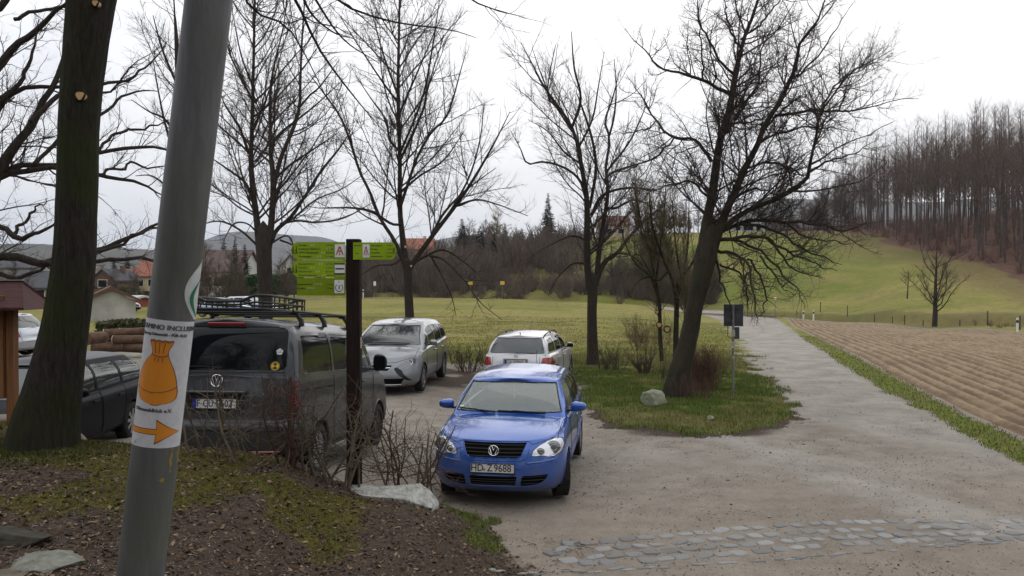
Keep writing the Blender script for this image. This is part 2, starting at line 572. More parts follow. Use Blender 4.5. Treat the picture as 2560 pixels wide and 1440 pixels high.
def ground_weights(X, Y):
    n1 = fbm(X * 1.1, Y * 1.1, 71) - .5
    n2 = fbm(X * 6, Y * 6, 72) - .5
    n3 = fbm(X * .25, Y * .25, 73) - .5
    wob = n1 * .55 + n2 * .3
    wobf = np.where(Y > 60, n3 * 3, 0)
    dg = sd_poly(X, Y, GREEN) + (wob * 1.5 + .5 * (fbm(X * 2.6, Y * 2.6, 74) - .5)) * np.clip(Y / 16, .5, 2)
    dl = sd_poly(X, Y, LANE)
    dv = sd_poly(X, Y, VERGE) + wob * .7
    df = sd_poly(X, Y, FIELD) + wob * .5
    a = X / np.maximum(Y, .5)
    dx_ = np.where(a > .33, 8., sd_line(X, Y, XROAD_C) - 2.9)
    bank = sstep(.25, -.5, X + wob * 1.4 + (Y - 9.0) * .35) * sstep(10.1, 9.2, Y + wob * .5)
    grass = np.zeros_like(X); dry = np.zeros_like(X); dirt = np.zeros_like(X)
    lane = np.zeros_like(X); soil = np.zeros_like(X); moss = np.zeros_like(X); litter = np.zeros_like(X); shade = np.zeros_like(X)
    sx = sd_line(X, Y, [(3.9, 14.4), (4.5, 12), (5.3, 9.9), (6.2, 8.7)])
    lane = np.maximum(lane, .9 * sstep(1.1, .1, sx + wob * 1.6))
    sx = sd_line(X, Y, [(2.0, 13.2), (3.8, 12.2), (7, 12.4)])
    lane = np.maximum(lane, .5 * sstep(1.6, .2, sx + wob * 2))
    grass = np.maximum(grass, sstep(.12, -.3, dg))
    grass = np.maximum(grass, sstep(.15, -.15, dv))
    # rough brown hem of the island and of the verge
    dirt = np.maximum(dirt, sstep(.7, .0, np.abs(dg + .15)) * .5 * (Y < 30))
    lane = np.maximum(lane, sstep(.5, -.6, dl + wob * .8))
    lane = np.maximum(lane, sstep(.3, -.3, dx_) * (Y > 40) * (a < .33))
    far = (Y > 33) & (grass < .5) & (lane < .3)
    behind_x = ((Y > 104) | (a > .25)) & (Y > 40)
    rest = sstep(0, 1.5, dg) * sstep(0, 1.0, df) * sstep(0, .6, dv) * sstep(.2, 1.2, dx_) * sstep(0, .5, dl) * sstep(26, 34, Y)
    grass = np.maximum(grass, rest)
    soil = sstep(.1, -.25, df)
    grass = grass * (1 - soil)
    # dry grass: meadow is straw coloured in patches, hill greener
    dry = sstep(25, 40, Y) * np.clip(.72 + 1.6 * (fbm(X * .09, Y * .16, 77) - .5) + .9 * (fbm(X * .5, Y * .8, 78) - .5), 0, 1)
    dry = np.where(Y > 118, np.clip(.52 + 1.6 * (fbm(X * .03, Y * .03, 79) - .5) + 1.5 * (fbm(X * .16, Y * .10, 85) - .5), 0, 1), dry)
    # scrubby strip either side of the main road
    strip = sstep(11, 5, np.abs(dx_ + .5)) * (Y > 40) * sstep(.3, 1.5, dx_) * np.where(a > .2, 1, .8)
    dirt = np.maximum(dirt, strip * np.clip(.75 + 1.5 * n3, 0, 1))
    dxr = sd_line(X, Y, XROAD_C)
    dirt = np.maximum(dirt, (a > .26) * (Y > 45) * sstep(8.5, 4.5, dxr + n3 * 4) * sstep(0, .6, df) * sstep(0, 1, dl) * np.clip(.95 + n1, 0, 1))
    dirt = np.maximum(dirt, (Y < 17.6) * sstep(-1.5, -.3, dg + n1 * 1.6) * (dg < .2) * .8)
    # forest floor
    fe = forest_edge(a)
    fl = sstep(-16, 5, Y - fe + (fbm(X * .06, Y * .06, 80) - .5) * 26) * (a > .2) * (Y > 70) * (Y < 420)
    litter = np.maximum(fl, .50 * sstep(-70, -14, Y - fe + (fbm(X * .05, Y * .05, 86) - .5) * 40) * (a > .28) * (Y > 70) * (Y < 420))
    # the wooded hills beyond
    litter = np.maximum(litter, sstep(300, 420, Y) * .95)
    litter = np.maximum(litter, sstep(40, 60, np.hypot(X, Y)) * (Y < 3))
    # worn earth under the parked cars and trees in the yard
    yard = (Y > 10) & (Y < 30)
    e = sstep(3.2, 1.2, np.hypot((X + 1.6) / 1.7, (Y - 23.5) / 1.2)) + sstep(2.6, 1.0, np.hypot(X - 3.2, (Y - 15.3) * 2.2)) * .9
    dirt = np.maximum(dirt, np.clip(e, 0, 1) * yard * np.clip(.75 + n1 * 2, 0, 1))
    dirt = np.maximum(dirt, bank * 1.0)
    moss = bank * np.clip(sstep(.38, .50, fbm(X * .9 + 3, Y * 1.6, 83)) * sstep(6.2, 7.2, Y) * sstep(-1.0, -1.8, X), 0, 1)
    g_bank = bank * sstep(-3.0, -1.8, X) * sstep(.50, .64, fbm(X * 1.3, Y * 1.5, 84) + .13 * sstep(-1.8, -.6, X)) * sstep(8.1, 8.5, Y) * .8
    # worn track of wheels in front: brown gravel
    warm = sstep(13.5, 9.5, Y) * .6 + .25 * n3
    return dict(grass=np.maximum(grass * (1 - bank), g_bank), dry=dry, dirt=np.clip(dirt, 0, 1), lane=lane, soil=soil, moss=moss, litter=np.clip(litter, 0, 1), warm=np.clip(warm, 0, 1), dg=dg, dv=dv, df=df, dl=dl, dx=dx_, bank=bank)

def terrain_material():
    m = mat("terrain", (.2, .18, .15), .95, spec=.15)
    t = NT(m)
    A = t.n("ShaderNodeAttribute", attribute_name="wa"); B = t.n("ShaderNodeAttribute", attribute_name="wb")
    B2 = t.n("ShaderNodeAttribute", attribute_name="furrow")
    sa = t.n("ShaderNodeSeparateColor"); sb = t.n("ShaderNodeSeparateColor")
    t.l(A.outputs['Color'], sa.inputs[0]); t.l(B.outputs['Color'], sb.inputs[0])
    grass, dry, dirt = sa.outputs[0], sa.outputs[1], sa.outputs[2]; lane = A.outputs['Alpha']
    soil, moss, litter = sb.outputs[0], sb.outputs[1], sb.outputs[2]; warm = B.outputs['Alpha']
    P = t.pos()
    big = t.noise(.35, 4, .55, P); mid = t.noise(3.0, 5, .6, P); fine = t.noise(28, 4, .65, P); vf = t.noise(110, 3, .7, P)
    # gravel with single stones
    vo = t.n("ShaderNodeTexVoronoi", feature='F1'); vo.inputs['Scale'].default_value = 55
    t.l(P, vo.inputs['Vector'])
    stone = t.ramp(vo.outputs['Color'], [(0, (.12, .105, .09)), (.55, (.21, .19, .165)), (1, (.36, .34, .31))])
    gr = t.ramp(t.noise(2.0, 8, .72, P), [(.30, (.145, .120, .090)), (.47, (.265, .232, .185)), (.68, (.40, .36, .295))])
    gr = t.mix(.35, gr, stone)
    gr = t.mix(t.math('MULTIPLY', warm, .55), gr, t.mix(fine, (.21, .165, .125), (.30, .24, .185)))
    gr = t.mix(t.rng(big, .45, .62, 0, .4), gr, (.20, .165, .13))
    ln = t.ramp(t.noise(1.1, 8, .70, P), [(.30, (.205, .185, .155)), (.48, (.295, .270, .230)), (.70, (.40, .365, .312))])
    ln = t.mix(t.rng(big, .5, .66, 0, .45), ln, (.27, .235, .195))
    ln = t.mix(t.rng(fine, .55, .75, 0, .25), ln, (.20, .19, .175))
    c = t.mix(t.rng(lane, .2, .8, 0, 1), gr, ln)
    def thr(w, nz, s=.55):
        return t.rng(t.math('ADD', w, t.math('MULTIPLY', t.math('SUBTRACT', nz, .5), s)), .35, .65, 0, 1)
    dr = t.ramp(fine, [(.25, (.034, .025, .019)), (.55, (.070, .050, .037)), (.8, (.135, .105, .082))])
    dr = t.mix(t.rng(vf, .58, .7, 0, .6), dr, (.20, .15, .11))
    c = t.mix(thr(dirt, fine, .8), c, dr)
    gg = t.ramp(mid, [(.25, (.070, .098, .008)), (.5, (.130, .158, .014)), (.8, (.20, .205, .030))])
    gd = t.ramp(t.noise(1.4, 6, .62, P), [(.25, (.18, .172, .030)), (.5, (.25, .215, .055)), (.78, (.33, .255, .090))])
    gcol = t.mix(t.rng(dry, .1, .95, 0, 1), gg, gd)
    gcol = t.mix(t.rng(fine, .52, .75, 0, .4), gcol, (.05, .055, .015))
    gcol = t.mix(t.rng(t.noise(.16, 6, .7, P), .48, .66, 0, .5), gcol, (.17, .135, .06))
    gcol = t.mix(t.rng(t.noise(1.3, 7, .78, P), .50, .64, 0, .45), gcol, (.070, .080, .022))
    c = t.mix(thr(grass, fine, .6), c, gcol)
    c = t.mix(t.math('MULTIPLY', thr(dirt, mid, .8), t.math('MULTIPLY', grass, .55)), c, (.105, .085, .045))
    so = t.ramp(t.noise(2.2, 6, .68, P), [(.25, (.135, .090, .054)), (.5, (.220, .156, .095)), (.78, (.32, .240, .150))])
    rows_ = t.rng(B2.outputs['Fac'], .4, .9, 0, .65)  # crests pale as dry residue, troughs dark: furrow shading painted into the colour
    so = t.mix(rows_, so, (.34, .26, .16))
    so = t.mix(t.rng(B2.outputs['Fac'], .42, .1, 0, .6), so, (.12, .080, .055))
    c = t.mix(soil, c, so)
    mo = t.ramp(fine, [(.25, (.045, .042, .010)), (.75, (.12, .105, .020))])
    c = t.mix(thr(moss, t.noise(5, 7, .75, P), 1.5), c, mo)
    li = t.ramp(t.noise(.9, 6, .65, P), [(.25, (.060, .034, .024)), (.5, (.115, .062, .042)), (.8, (.19, .10, .065))])
    c = t.mix(thr(litter, mid, .5), c, li)
    t.l(c, t.b.inputs['Base Color'])
    h = t.math('ADD', t.math('MULTIPLY', fine, .6), t.math('ADD', t.math('MULTIPLY', vf, .3), t.math('MULTIPLY', mid, .8)))
    t.bump(h, .7, .03)
    return m
M_TERR = terrain_material()
M_FARHILL = noisy('wooded_hills', (.040, .042, .036), (.090, .080, .068), .02, bump=0, detail=8)

def build_terrain():
    aa = np.concatenate([np.linspace(-1.25, -.72, 60)[:-1], np.linspace(-.72, .72, 900), np.linspace(.72, 1.25, 60)[1:]])
    def lg(a, b, n): return np.exp(np.linspace(math.log(a), math.log(b), n, endpoint=False))
    DD = np.concatenate([lg(1.6, 5, 60), lg(5, 34, 300), lg(34, 125, 170), lg(125, 420, 90), lg(420, 5000, 90), [5000.]])
    X = aa[None, :] * DD[:, None]; Y = np.repeat(DD[:, None], len(aa), 1)
    X = X.ravel(); Y = Y.ravel()
    Z = H(X, Y)
    W = ground_weights(X, Y)
    nA, nD = len(aa), len(DD)
    I = np.arange(nA * nD).reshape(nD, nA)
    Q = np.stack([I[:-1, :-1], I[:-1, 1:], I[1:, 1:], I[1:, :-1]], -1).reshape(-1, 4)
    V = np.stack([X, Y, Z], 1)
    cx = V[Q][:, :, 0].mean(1); cy = V[Q][:, :, 1].mean(1)
    dg = W['dg'][Q].mean(1); dl = W['dl'][Q].mean(1); df = W['df'][Q].mean(1); dv = W['dv'][Q].mean(1); dx_ = W['dx'][Q].mean(1); li = W['litter'][Q].mean(1)
    ca = cx / cy
    zone = np.zeros(len(Q), int)                                   # 0 = ground
    zone[(dg < 0)] = 2
    zone[(dv < 0)] = 3
    zone[(dl < 0) & (dg >= 0) & (dv >= 0)] = 1
    zone[(dx_ < 0) & (cy > 60) & (ca < .33)] = 6
    zone[(df < 0)] = 4
    zone[(cy > 112) & (cy < 420) & (ca > -.12)] = 5
    zone[(cy >= 58) & (ca > .5) & (df > 0) & (cy < 420)] = 5
    zone[(cy >= 95) & (ca > .33) & (df > 0) & (cy < 420)] = 5
    zone[(cy >= 420)] = 7
    names = {0: 'ground', 1: 'road', 2: 'meadow', 3: 'grass_verge', 4: 'ploughed_field', 5: 'hill', 6: 'main_road', 7: 'distant_hills'}
    wa = np.stack([W['grass'], W['dry'], W['dirt'], W['lane']], 1).astype(np.float32)
    wb = np.stack([W['soil'], W['moss'], W['litter'], W['warm']], 1).astype(np.float32)
    for z, nm in names.items():
        q = Q[zone == z]
        if len(q) == 0:
            continue
        u, inv = np.unique(q.ravel(), return_inverse=True)
        me = mesh_np(nm, V[u], inv.reshape(-1, 4))
        for an, arr in (("wa", wa), ("wb", wb)):
            at = me.attributes.new(an, 'FLOAT_COLOR', 'POINT')
            at.data.foreach_set('color', arr[u].ravel())
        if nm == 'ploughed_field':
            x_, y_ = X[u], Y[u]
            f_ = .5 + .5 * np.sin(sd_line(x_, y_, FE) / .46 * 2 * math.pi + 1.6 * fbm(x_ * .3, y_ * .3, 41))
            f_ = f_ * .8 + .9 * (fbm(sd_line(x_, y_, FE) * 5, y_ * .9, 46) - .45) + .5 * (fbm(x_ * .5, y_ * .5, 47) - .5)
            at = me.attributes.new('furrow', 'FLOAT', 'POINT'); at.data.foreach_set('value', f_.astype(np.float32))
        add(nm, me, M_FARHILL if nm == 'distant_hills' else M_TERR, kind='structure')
    # land beside and behind the camera, coarser
    th = np.linspace(math.atan(1.25), 2 * math.pi - math.atan(1.25), 150)
    rr = np.concatenate([[.02], lg(1.0, 600, 110)])
    TH, RR_ = np.meshgrid(th, rr)
    X = (np.sin(TH) * RR_).ravel(); Y = (np.cos(TH) * RR_).ravel()
    # meet the front sheet exactly along its edges
    Z = H(X, Y); W = ground_weights(X, Y)
    I = np.arange(len(X)).reshape(len(rr), len(th))
    Q = np.stack([I[:-1, :-1], I[1:, :-1], I[1:, 1:], I[:-1, 1:]], -1).reshape(-1, 4)
    me = mesh_np('ground', np.stack([X, Y, Z], 1), Q)
    wa = np.stack([W['grass'], W['dry'], W['dirt'], W['lane']], 1).astype(np.float32)
    wb = np.stack([W['soil'], W['moss'], W['litter'], W['warm']], 1).astype(np.float32)
    for an, arr in (("wa", wa), ("wb", wb)):
        at = me.attributes.new(an, 'FLOAT_COLOR', 'POINT'); at.data.foreach_set('color', arr.ravel())
    add('ground', me, M_TERR, kind='structure')
build_terrain()
# ------------------------------------------------------------------ bare trees
def bark(name, c1, c2, green=None, scale=6, stretch=(1, 1, .18), bump=.8, dist=.03):
    m = mat(name, c1, .95, spec=.15)
    t = NT(m)
    P = t.pos()
    k = t.n("ShaderNodeMapping"); k.inputs['Scale'].default_value = stretch
    t.l(P, k.inputs['Vector'])
    f = t.noise(scale * 3, 6, .7, k.outputs[0], dist=.6)
    c = t.ramp(f, [(.3, c1), (.7, c2)])
    if green:
        g = t.noise(1.3, 4, .6, P)
        c = t.mix(t.rng(g, .42, .62, 0, .85), c, green)
    t.l(c, t.b.inputs['Base Color'])
    t.bump(f, bump, dist)
    return m
M_BARK = bark("bark", (.028, .022, .018), (.070, .056, .045))
M_BARK_PEAR = bark("pear_bark", (.022, .018, .014), (.058, .047, .036), (.046, .044, .025), scale=5)
M_BARK_OAK = bark("mossy_bark", (.014, .012, .010), (.062, .052, .042), (.034, .042, .013), scale=9, bump=1.0, dist=.06)
M_TWIG = noisy("twig", (.040, .030, .027), (.075, .058, .050), 3, bump=0)
M_TWIG_RED = noisy("reddish_twig", (.060, .034, .026), (.12, .070, .050), 3, bump=0)
M_TWIG_OLIVE = noisy("olive_twig", (.085, .070, .040), (.18, .145, .085), 3, bump=0)
M_TWIG_FAR = noisy("grey_brown_twig", (.105, .070, .055), (.200, .135, .106), .5, bump=0)
M_TRUNK_FAR = noisy("beech_bark", (.055, .042, .034), (.135, .102, .082), 1.2, bump=0)
M_CUT = noisy("cut_wood", (.55, .33, .15), (.70, .48, .26), 30, bump=.2)

def resample(pts, n):
    """catmull-rom through rows (x,y,z,r), n even samples"""
    P = np.asarray(pts, float)
    if len(P) == 2:
        t = np.linspace(0, 1, n)[:, None]
        return P[0] * (1 - t) + P[1] * t
    E = np.vstack([2 * P[0] - P[1], P, 2 * P[-1] - P[-2]])
    out = []
    for i in range(1, len(E) - 2):
        for u in np.linspace(0, 1, 12, endpoint=False):
            p0, p1, p2, p3 = E[i - 1], E[i], E[i + 1], E[i + 2]
            out.append(.5 * ((2 * p1) + (-p0 + p2) * u + (2 * p0 - 5 * p1 + 4 * p2 - p3) * u ** 2 + (-p0 + 3 * p1 - 3 * p2 + p3) * u ** 3))
    out.append(P[-1])
    out = np.array(out)
    s = np.concatenate([[0], np.cumsum(np.linalg.norm(np.diff(out[:, :3], axis=0), axis=1))])
    q = np.linspace(0, s[-1], n)
    r = np.stack([np.interp(q, s, out[:, k]) for k in range(out.shape[1])], 1)
    r[:, 3] = np.maximum(r[:, 3], .001)
    return r

def nrm(v):
    return v / np.maximum(np.linalg.norm(v, axis=-1, keepdims=True), 1e-9)

def tubes(P, R, n=3):
    """all paths (N,S,3) with radii (N,S) -> verts, quads"""
    N, Sg, _ = P.shape
    T = np.empty_like(P)
    T[:, 1:-1] = P[:, 2:] - P[:, :-2]; T[:, 0] = P[:, 1] - P[:, 0]; T[:, -1] = P[:, -1] - P[:, -2]
    T = nrm(T)
    ref = np.where(np.abs(T[:, :1, 2:3]).repeat(3, 2) < .8, np.array([0., 0, 1]), np.array([1., 0, 0]))
    u = nrm(np.cross(T, np.broadcast_to(ref, T.shape))); w = np.cross(T, u)
    a = np.arange(n) * 2 * math.pi / n
    V = P[:, :, None] + R[:, :, None, None] * (u[:, :, None] * np.cos(a)[None, None, :, None] + w[:, :, None] * np.sin(a)[None, None, :, None])
    I = np.arange(N * Sg * n).reshape(N, Sg, n)
    J = np.roll(I, -1, 2)
    Q = np.stack([I[:, :-1], J[:, :-1], J[:, 1:], I[:, 1:]], -1).reshape(-1, 4)
    return V.reshape(-1, 3), Q

def spawn(P, R, rng, per_m=4., t0=.15, t1=1., ang=(35, 60), lf=.5, lmin=.1, lmax=3., segs=5, wig=.25, up=.1, rf=.6, rk=.012, droop=0., taper=.25, flat=0.):
    """children of all paths at once"""
    N, Sg, _ = P.shape
    Ls = np.linalg.norm(np.diff(P, axis=1), axis=2).sum(1)
    cnt = rng.poisson(np.maximum(Ls * per_m * (t1 - t0), .01))
    idx = np.repeat(np.arange(N), cnt)
    n = len(idx)
    t = rng.uniform(t0, t1, n)
    f = t * (Sg - 1); i = np.minimum(f.astype(int), Sg - 2); fr = (f - i)[:, None]
    pos = P[idx, i] * (1 - fr) + P[idx, i + 1] * fr
    r = R[idx, i] * (1 - fr[:, 0]) + R[idx, i + 1] * fr[:, 0]
    d = nrm(P[idx, i + 1] - P[idx, i])
    v = rng.normal(size=(n, 3)); v[:, 2] = v[:, 2] * (1 - flat) + up * 1.2
    v = nrm(v - d * (v * d).sum(1, keepdims=True))
    a = np.radians(rng.uniform(ang[0], ang[1], n))[:, None]
    dr = d * np.cos(a) + v * np.sin(a)
    ln = np.clip(Ls[idx] * lf * (1.05 - .7 * t) * rng.uniform(.55, 1.35, n), lmin, lmax)
    r0 = np.minimum(r * rf, ln * rk + .0012)
    Q = np.empty((n, segs + 1, 3)); Q[:, 0] = pos
    bend = rng.normal(size=(n, 3)) * wig * .5
    for k in range(segs):
        dr = nrm(dr + rng.normal(size=(n, 3)) * wig + bend * .4 + np.array([0, 0, up * .35 - droop * .35 * (k / segs)]))
        Q[:, k + 1] = Q[:, k] + dr * (ln / segs)[:, None]
    rr = r0[:, None] * (1 - (1 - taper) * np.linspace(0, 1, segs + 1))[None]
    return Q, rr

def limb_px(rows, D, dD=0.0, rs=1.0):
    """limb drawn by rows (px, py, half width px); distance drifts by dD along it"""
    n = len(rows); out = []
    for i, (px, py, r) in enumerate(rows):
        d = D + dD * (i / max(n - 1, 1)) ** 1.2
        p = pp(px, py, d)
        out.append((p.x, p.y, p.z, r / F * d * rs))
    return out

def jitter(path, rng, amt):
    n = len(path)
    k = rng.normal(size=(n, 3)) * amt
    k = (k + np.roll(k, 1, 0)) / 2
    k[0] = 0
    path[:, :3] += k * np.minimum(1, path[:, 3:4] * 0 + 1)
    return path

def trunk_mesh(base, path, sides=20, rough=.06, flare=1.5, fh=.5, seed=1, roots=0, scale=3.):
    """bark-rough tapering trunk following path rows (x,y,z,r)"""
    T = resample(path, max(24, int(len(path) * 14)))
    P = T[None, :, :3]; n = len(T)
    V, Q = tubes(P, T[None, :, 3], sides)
    V = V.reshape(n, sides, 3)
    s = np.concatenate([[0], np.cumsum(np.linalg.norm(np.diff(T[:, :3], axis=0), axis=1))])
    a = np.arange(sides) * 2 * math.pi / sides
    nz_ = fbm(np.cos(a)[None] * scale + s[:, None] * .8 + 7, np.sin(a)[None] * scale + s[:, None] * .5 + 3, seed, 4) - .5
    ridg = .5 * (fbm(np.repeat(a[None] * 5, n, 0), s[:, None] * 1.5 + 0 * a[None], seed + 5, 3) - .5)
    fl = 1 + (flare - 1) * np.exp(-s / fh)[:, None] * (1 + (.45 * np.cos(a * roots + seed) if roots else 0))
    C = T[:, None, :3]
    V = C + (V - C) * (fl + (nz_ + ridg) * rough * 4)[..., None]
    return V.reshape(-1, 3) - np.array(base), Q

def build_tree(name, label, cat, base, D, trunk, limbs, rng, levels, m_trunk, m_twig, group=None, dDr=1.5, jit=.0,
               trunk_kw=None, extra=None, limb_sides=8, stubs=(), rs=1.0):
    base = Vector(base)
    t = thing(name, label, cat, base, group=group)
    (ax, ay, ar), (bx, by, br) = trunk[-2], trunk[-1]
    trunk = trunk + [(bx + (bx - ax) * .3, by + (by - ay) * .3, br * .6), (bx + (bx - ax) * .6, by + (by - ay) * .6, br * .08)]
    tr = limb_px(trunk, D, 0, rs)
    V, Q = trunk_mesh(base, tr, **(trunk_kw or {}))
    Vs, Qs = [V], [Q]; off = len(V)
    LP, LR = [], []
    for li in limbs:
        rows, dd = (li if isinstance(li, tuple) and not isinstance(li[0], (int, float)) else (li, None))
        if dd is None:
            dd = rng.uniform(-dDr, dDr)
        p = resample(limb_px(rows, D, dd, rs), 20)
        if jit:
            p = jitter(p, rng, jit)
        LP.append(p[:, :3]); LR.append(p[:, 3])
    LP = np.array(LP); LR = np.array(LR)
    v, q = tubes(LP, LR, limb_sides)
    Vs.append(v - np.array(base)); Qs.append(q + off)
    me = mesh_np('trunk', np.concatenate(Vs), np.concatenate(Qs))
    tro = add('trunk', me, m_trunk, t)
    P, R = LP, LR
    cv, cq, off = [], [], 0
    for k, lv in enumerate(levels):
        lv = dict(lv); sides = lv.pop('sides', 3); keep = lv.pop('both', False)
        P2, R2 = spawn(P, R, rng, **lv)
        v, q = tubes(P2, R2, sides)
        cv.append(v - np.array(base)); cq.append(q + off); off += len(v)
        if keep:
            # pad the parents so twigs also sprout from the limbs
            pass
        P, R = P2, R2
    me = mesh_np('crown', np.concatenate(cv), np.concatenate(cq))
    add('crown', me, m_twig, t)
    for (px, py, r, dd) in stubs:
        c = pp(px, py, D - dd)
        mb = MB().lathe([(0, -.012), (r, -.010), (r, .06), (0, .06)], 'y', 14, (c.x - base.x, c.y - base.y, c.z - base.z))
        mb.obj('pruned_knot', M_CUT, t)
        k = MB(); k.tube([(c.x - base.x + math.cos(a) * r * 1.08, c.y - base.y - .004 + .012 * math.sin(3 * a), c.z - base.z + math.sin(a) * r * 1.12) for a in np.linspace(0, 2 * math.pi, 19)], r * .26, 6, cap=False); k.obj('knot_collar', m_trunk, t, smooth=True)
    return t

def hero_trees():
    rg = np.random.default_rng(21)
    lv = [dict(per_m=3.7, t0=.10, ang=(30, 65), lf=.46, lmin=.7, lmax=3.6, segs=8, wig=.085, up=.24, rf=.62, rk=.0085, sides=4),
          dict(per_m=6.2, t0=.1, ang=(25, 60), lf=.5, lmin=.35, lmax=1.5, segs=5, wig=.10, up=.14, rf=.75, rk=.0072),
          dict(per_m=7.0, t0=.1, ang=(25, 60), lf=.55, lmin=.18, lmax=.7, segs=3, wig=.12, up=.10, rf=.9, rk=.0088)]
    # double-stemmed tree behind the van
    D = 23.
    b = (pp(664, 0, D).x, D, Hs(pp(664, 0, D).x, D))
    zr = HOR + (EYE - b[2] + .1) / D * F
    build_tree('double_stemmed_tree', 'bare tree forking into several tall stems behind the dark grey van', 'tree', b, D,
      [(664, zr, 30), (664, 880, 28), (664, 760, 26), (661, 660, 28), (660, 600, 28), (659, 570, 20)],
      [[(650, 640, 14), (642, 545, 12), (632, 470, 10.5), (628, 400, 9), (631, 330, 8), (634, 220, 6), (637, 100, 5), (640, -20, 3.5), (646, -150, 1)],
       [(668, 640, 15), (680, 545, 12), (684, 450, 11), (677, 380, 7.5), (677, 300, 6), (678, 220, 5), (690, 150, 3.5), (712, 60, 2), (720, -40, 1)],
       [(685, 470, 9), (703, 395, 8), (735, 320, 7), (750, 265, 6), (752, 210, 5), (755, 130, 4), (760, 50, 3), (768, -60, 1.2)],
       [(751, 268, 4), (775, 240, 3.5), (803, 215, 3), (850, 150, 1)],
       [(680, 385, 6), (688, 350, 5), (712, 325, 5), (745, 300, 4), (800, 255, 2.5), (870, 190, 1)],
       [(680, 600, 10), (692, 575, 8), (730, 540, 7), (770, 480, 5.5), (802, 430, 5), (850, 370, 3.5), (885, 315, 1)],
       [(628, 490, 6), (612, 455, 5), (565, 420, 3.5), (515, 385, 1.2)],
       [(623, 385, 6), (600, 320, 4.5), (565, 265, 3), (550, 225, 1.2)],
       [(650, 620, 5), (600, 575, 4), (545, 553, 3), (480, 570, 1)],
       [(700, 560, 5), (745, 552, 4), (790, 556, 3.5), (860, 545, 3), (935, 505, 1)],
       [(633, 215, 4), (605, 140, 3), (585, 40, 1.5), (575, -30, 1)],
       [(635, 320, 4), (670, 240, 3), (700, 150, 2), (730, 40, 1)],
       [(640, 540, 4), (600, 520, 3), (560, 490, 2.5), (500, 470, 1)],
       [(650, 590, 4), (620, 560, 3), (585, 560, 3), (560, 600, 1)],
       [(735, 545, 4), (790, 500, 3), (860, 470, 2), (930, 420, 1)],
       [(700, 600, 4), (735, 615, 3), (750, 640, 2), (765, 690, 1)],
       [(675, 610, 4), (720, 590, 3), (740, 640, 2), (735, 690, 1)],
       [(684, 450, 5), (730, 410, 4), (790, 370, 3), (850, 330, 1)]], rg, lv, M_BARK, M_TWIG,
      trunk_kw=dict(sides=22, rough=.05, flare=1.35, roots=5, seed=3), limb_sides=9, rs=.66)
    # slimmer tree behind the silver people carrier
    D = 27.
    b = (pp(1024, 0, D).x, D, Hs(pp(1024, 0, D).x, D))
    zr = HOR + (EYE - b[2] + .1) / D * F
    build_tree('spreading_tree', 'bare tree with a straight central stem behind the silver people carrier', 'tree', b, D,
      [(1026, zr, 16), (1025, 830, 14.5), (1021, 730, 13), (1020, 680, 14), (1016, 655, 13)],
      [[(1016, 672, 12), (1006, 590, 9), (1000, 520, 7.5), (1000, 400, 6.5), (997, 300, 6), (996, 200, 5), (998, 100, 4), (1000, 0, 3), (1003, -120, 1)],
       [(1014, 668, 8), (985, 600, 6), (950, 545, 5), (925, 480, 4.5), (900, 430, 4), (875, 350, 4), (850, 290, 3), (815, 240, 2.5), (770, 180, 1)],
       [(1024, 670, 9), (1055, 625, 7.5), (1100, 565, 6.5), (1150, 500, 5), (1195, 430, 4), (1240, 350, 2.5), (1275, 280, 1)],
       [(1075, 602, 5), (1105, 540, 4), (1160, 480, 3), (1240, 420, 1)],
       [(1002, 515, 5), (1020, 460, 4.5), (1045, 390, 4), (1080, 330, 3.5), (1120, 285, 3), (1160, 150, 1.2)],
       [(1001, 400, 4.5), (1035, 330, 4), (1060, 270, 3.5), (1072, 215, 2.5), (1110, 90, 1)],
       [(1000, 385, 4), (1055, 250, 3), (1080, 130, 2.5), (1100, 0, 1)],
       [(997, 290, 4), (1045, 180, 2.5), (1105, 40, 1)],
       [(996, 240, 4), (960, 140, 2.5), (925, 10, 1)],
       [(1000, 380, 4), (975, 350, 4), (965, 300, 3), (930, 250, 2), (890, 190, 1)],
       [(1007, 560, 4), (980, 560, 4), (930, 530, 4), (880, 520, 3), (800, 520, 1.2)],
       [(998, 260, 4), (960, 210, 3), (900, 120, 2), (850, 40, 1)],
       [(1035, 655, 5), (1065, 640, 4), (1110, 625, 3), (1160, 655, 2.4), (1200, 690, 1)],
       [(1075, 640, 4), (1110, 650, 3), (1160, 700, 2.5), (1200, 755, 1.6), (1255, 800, .8)],
       [(1080, 645, 3), (1105, 690, 2.5), (1130, 745, 1.5), (1140, 790, .8)],
       [(1140, 515, 4), (1190, 500, 3), (1240, 510, 2), (1320, 540, 1)],
       [(1002, 480, 4), (1050, 440, 3), (1110, 400, 2.5), (1160, 330, 1)],
       [(1110, 555, 4), (1170, 450, 3), (1200, 350, 2), (1210, 260, 1)],
       [(1010, 640, 3.5), (985, 660, 3), (940, 665, 2), (900, 690, 1)]], rg, lv, M_BARK, M_TWIG,
      trunk_kw=dict(sides=18, rough=.04, flare=1.3, seed=5), limb_sides=8, rs=.82,
      stubs=[(1014, 617, .05, .12), (1050, 618, .045, .12), (1028, 665, .04, .2)])
    # tree between the estate car and the clipped bushes
    D = 26.4
    b = (pp(1482, 0, D).x, D, Hs(pp(1482, 0, D).x, D))
    zr = HOR + (EYE - b[2] + .1) / D * F
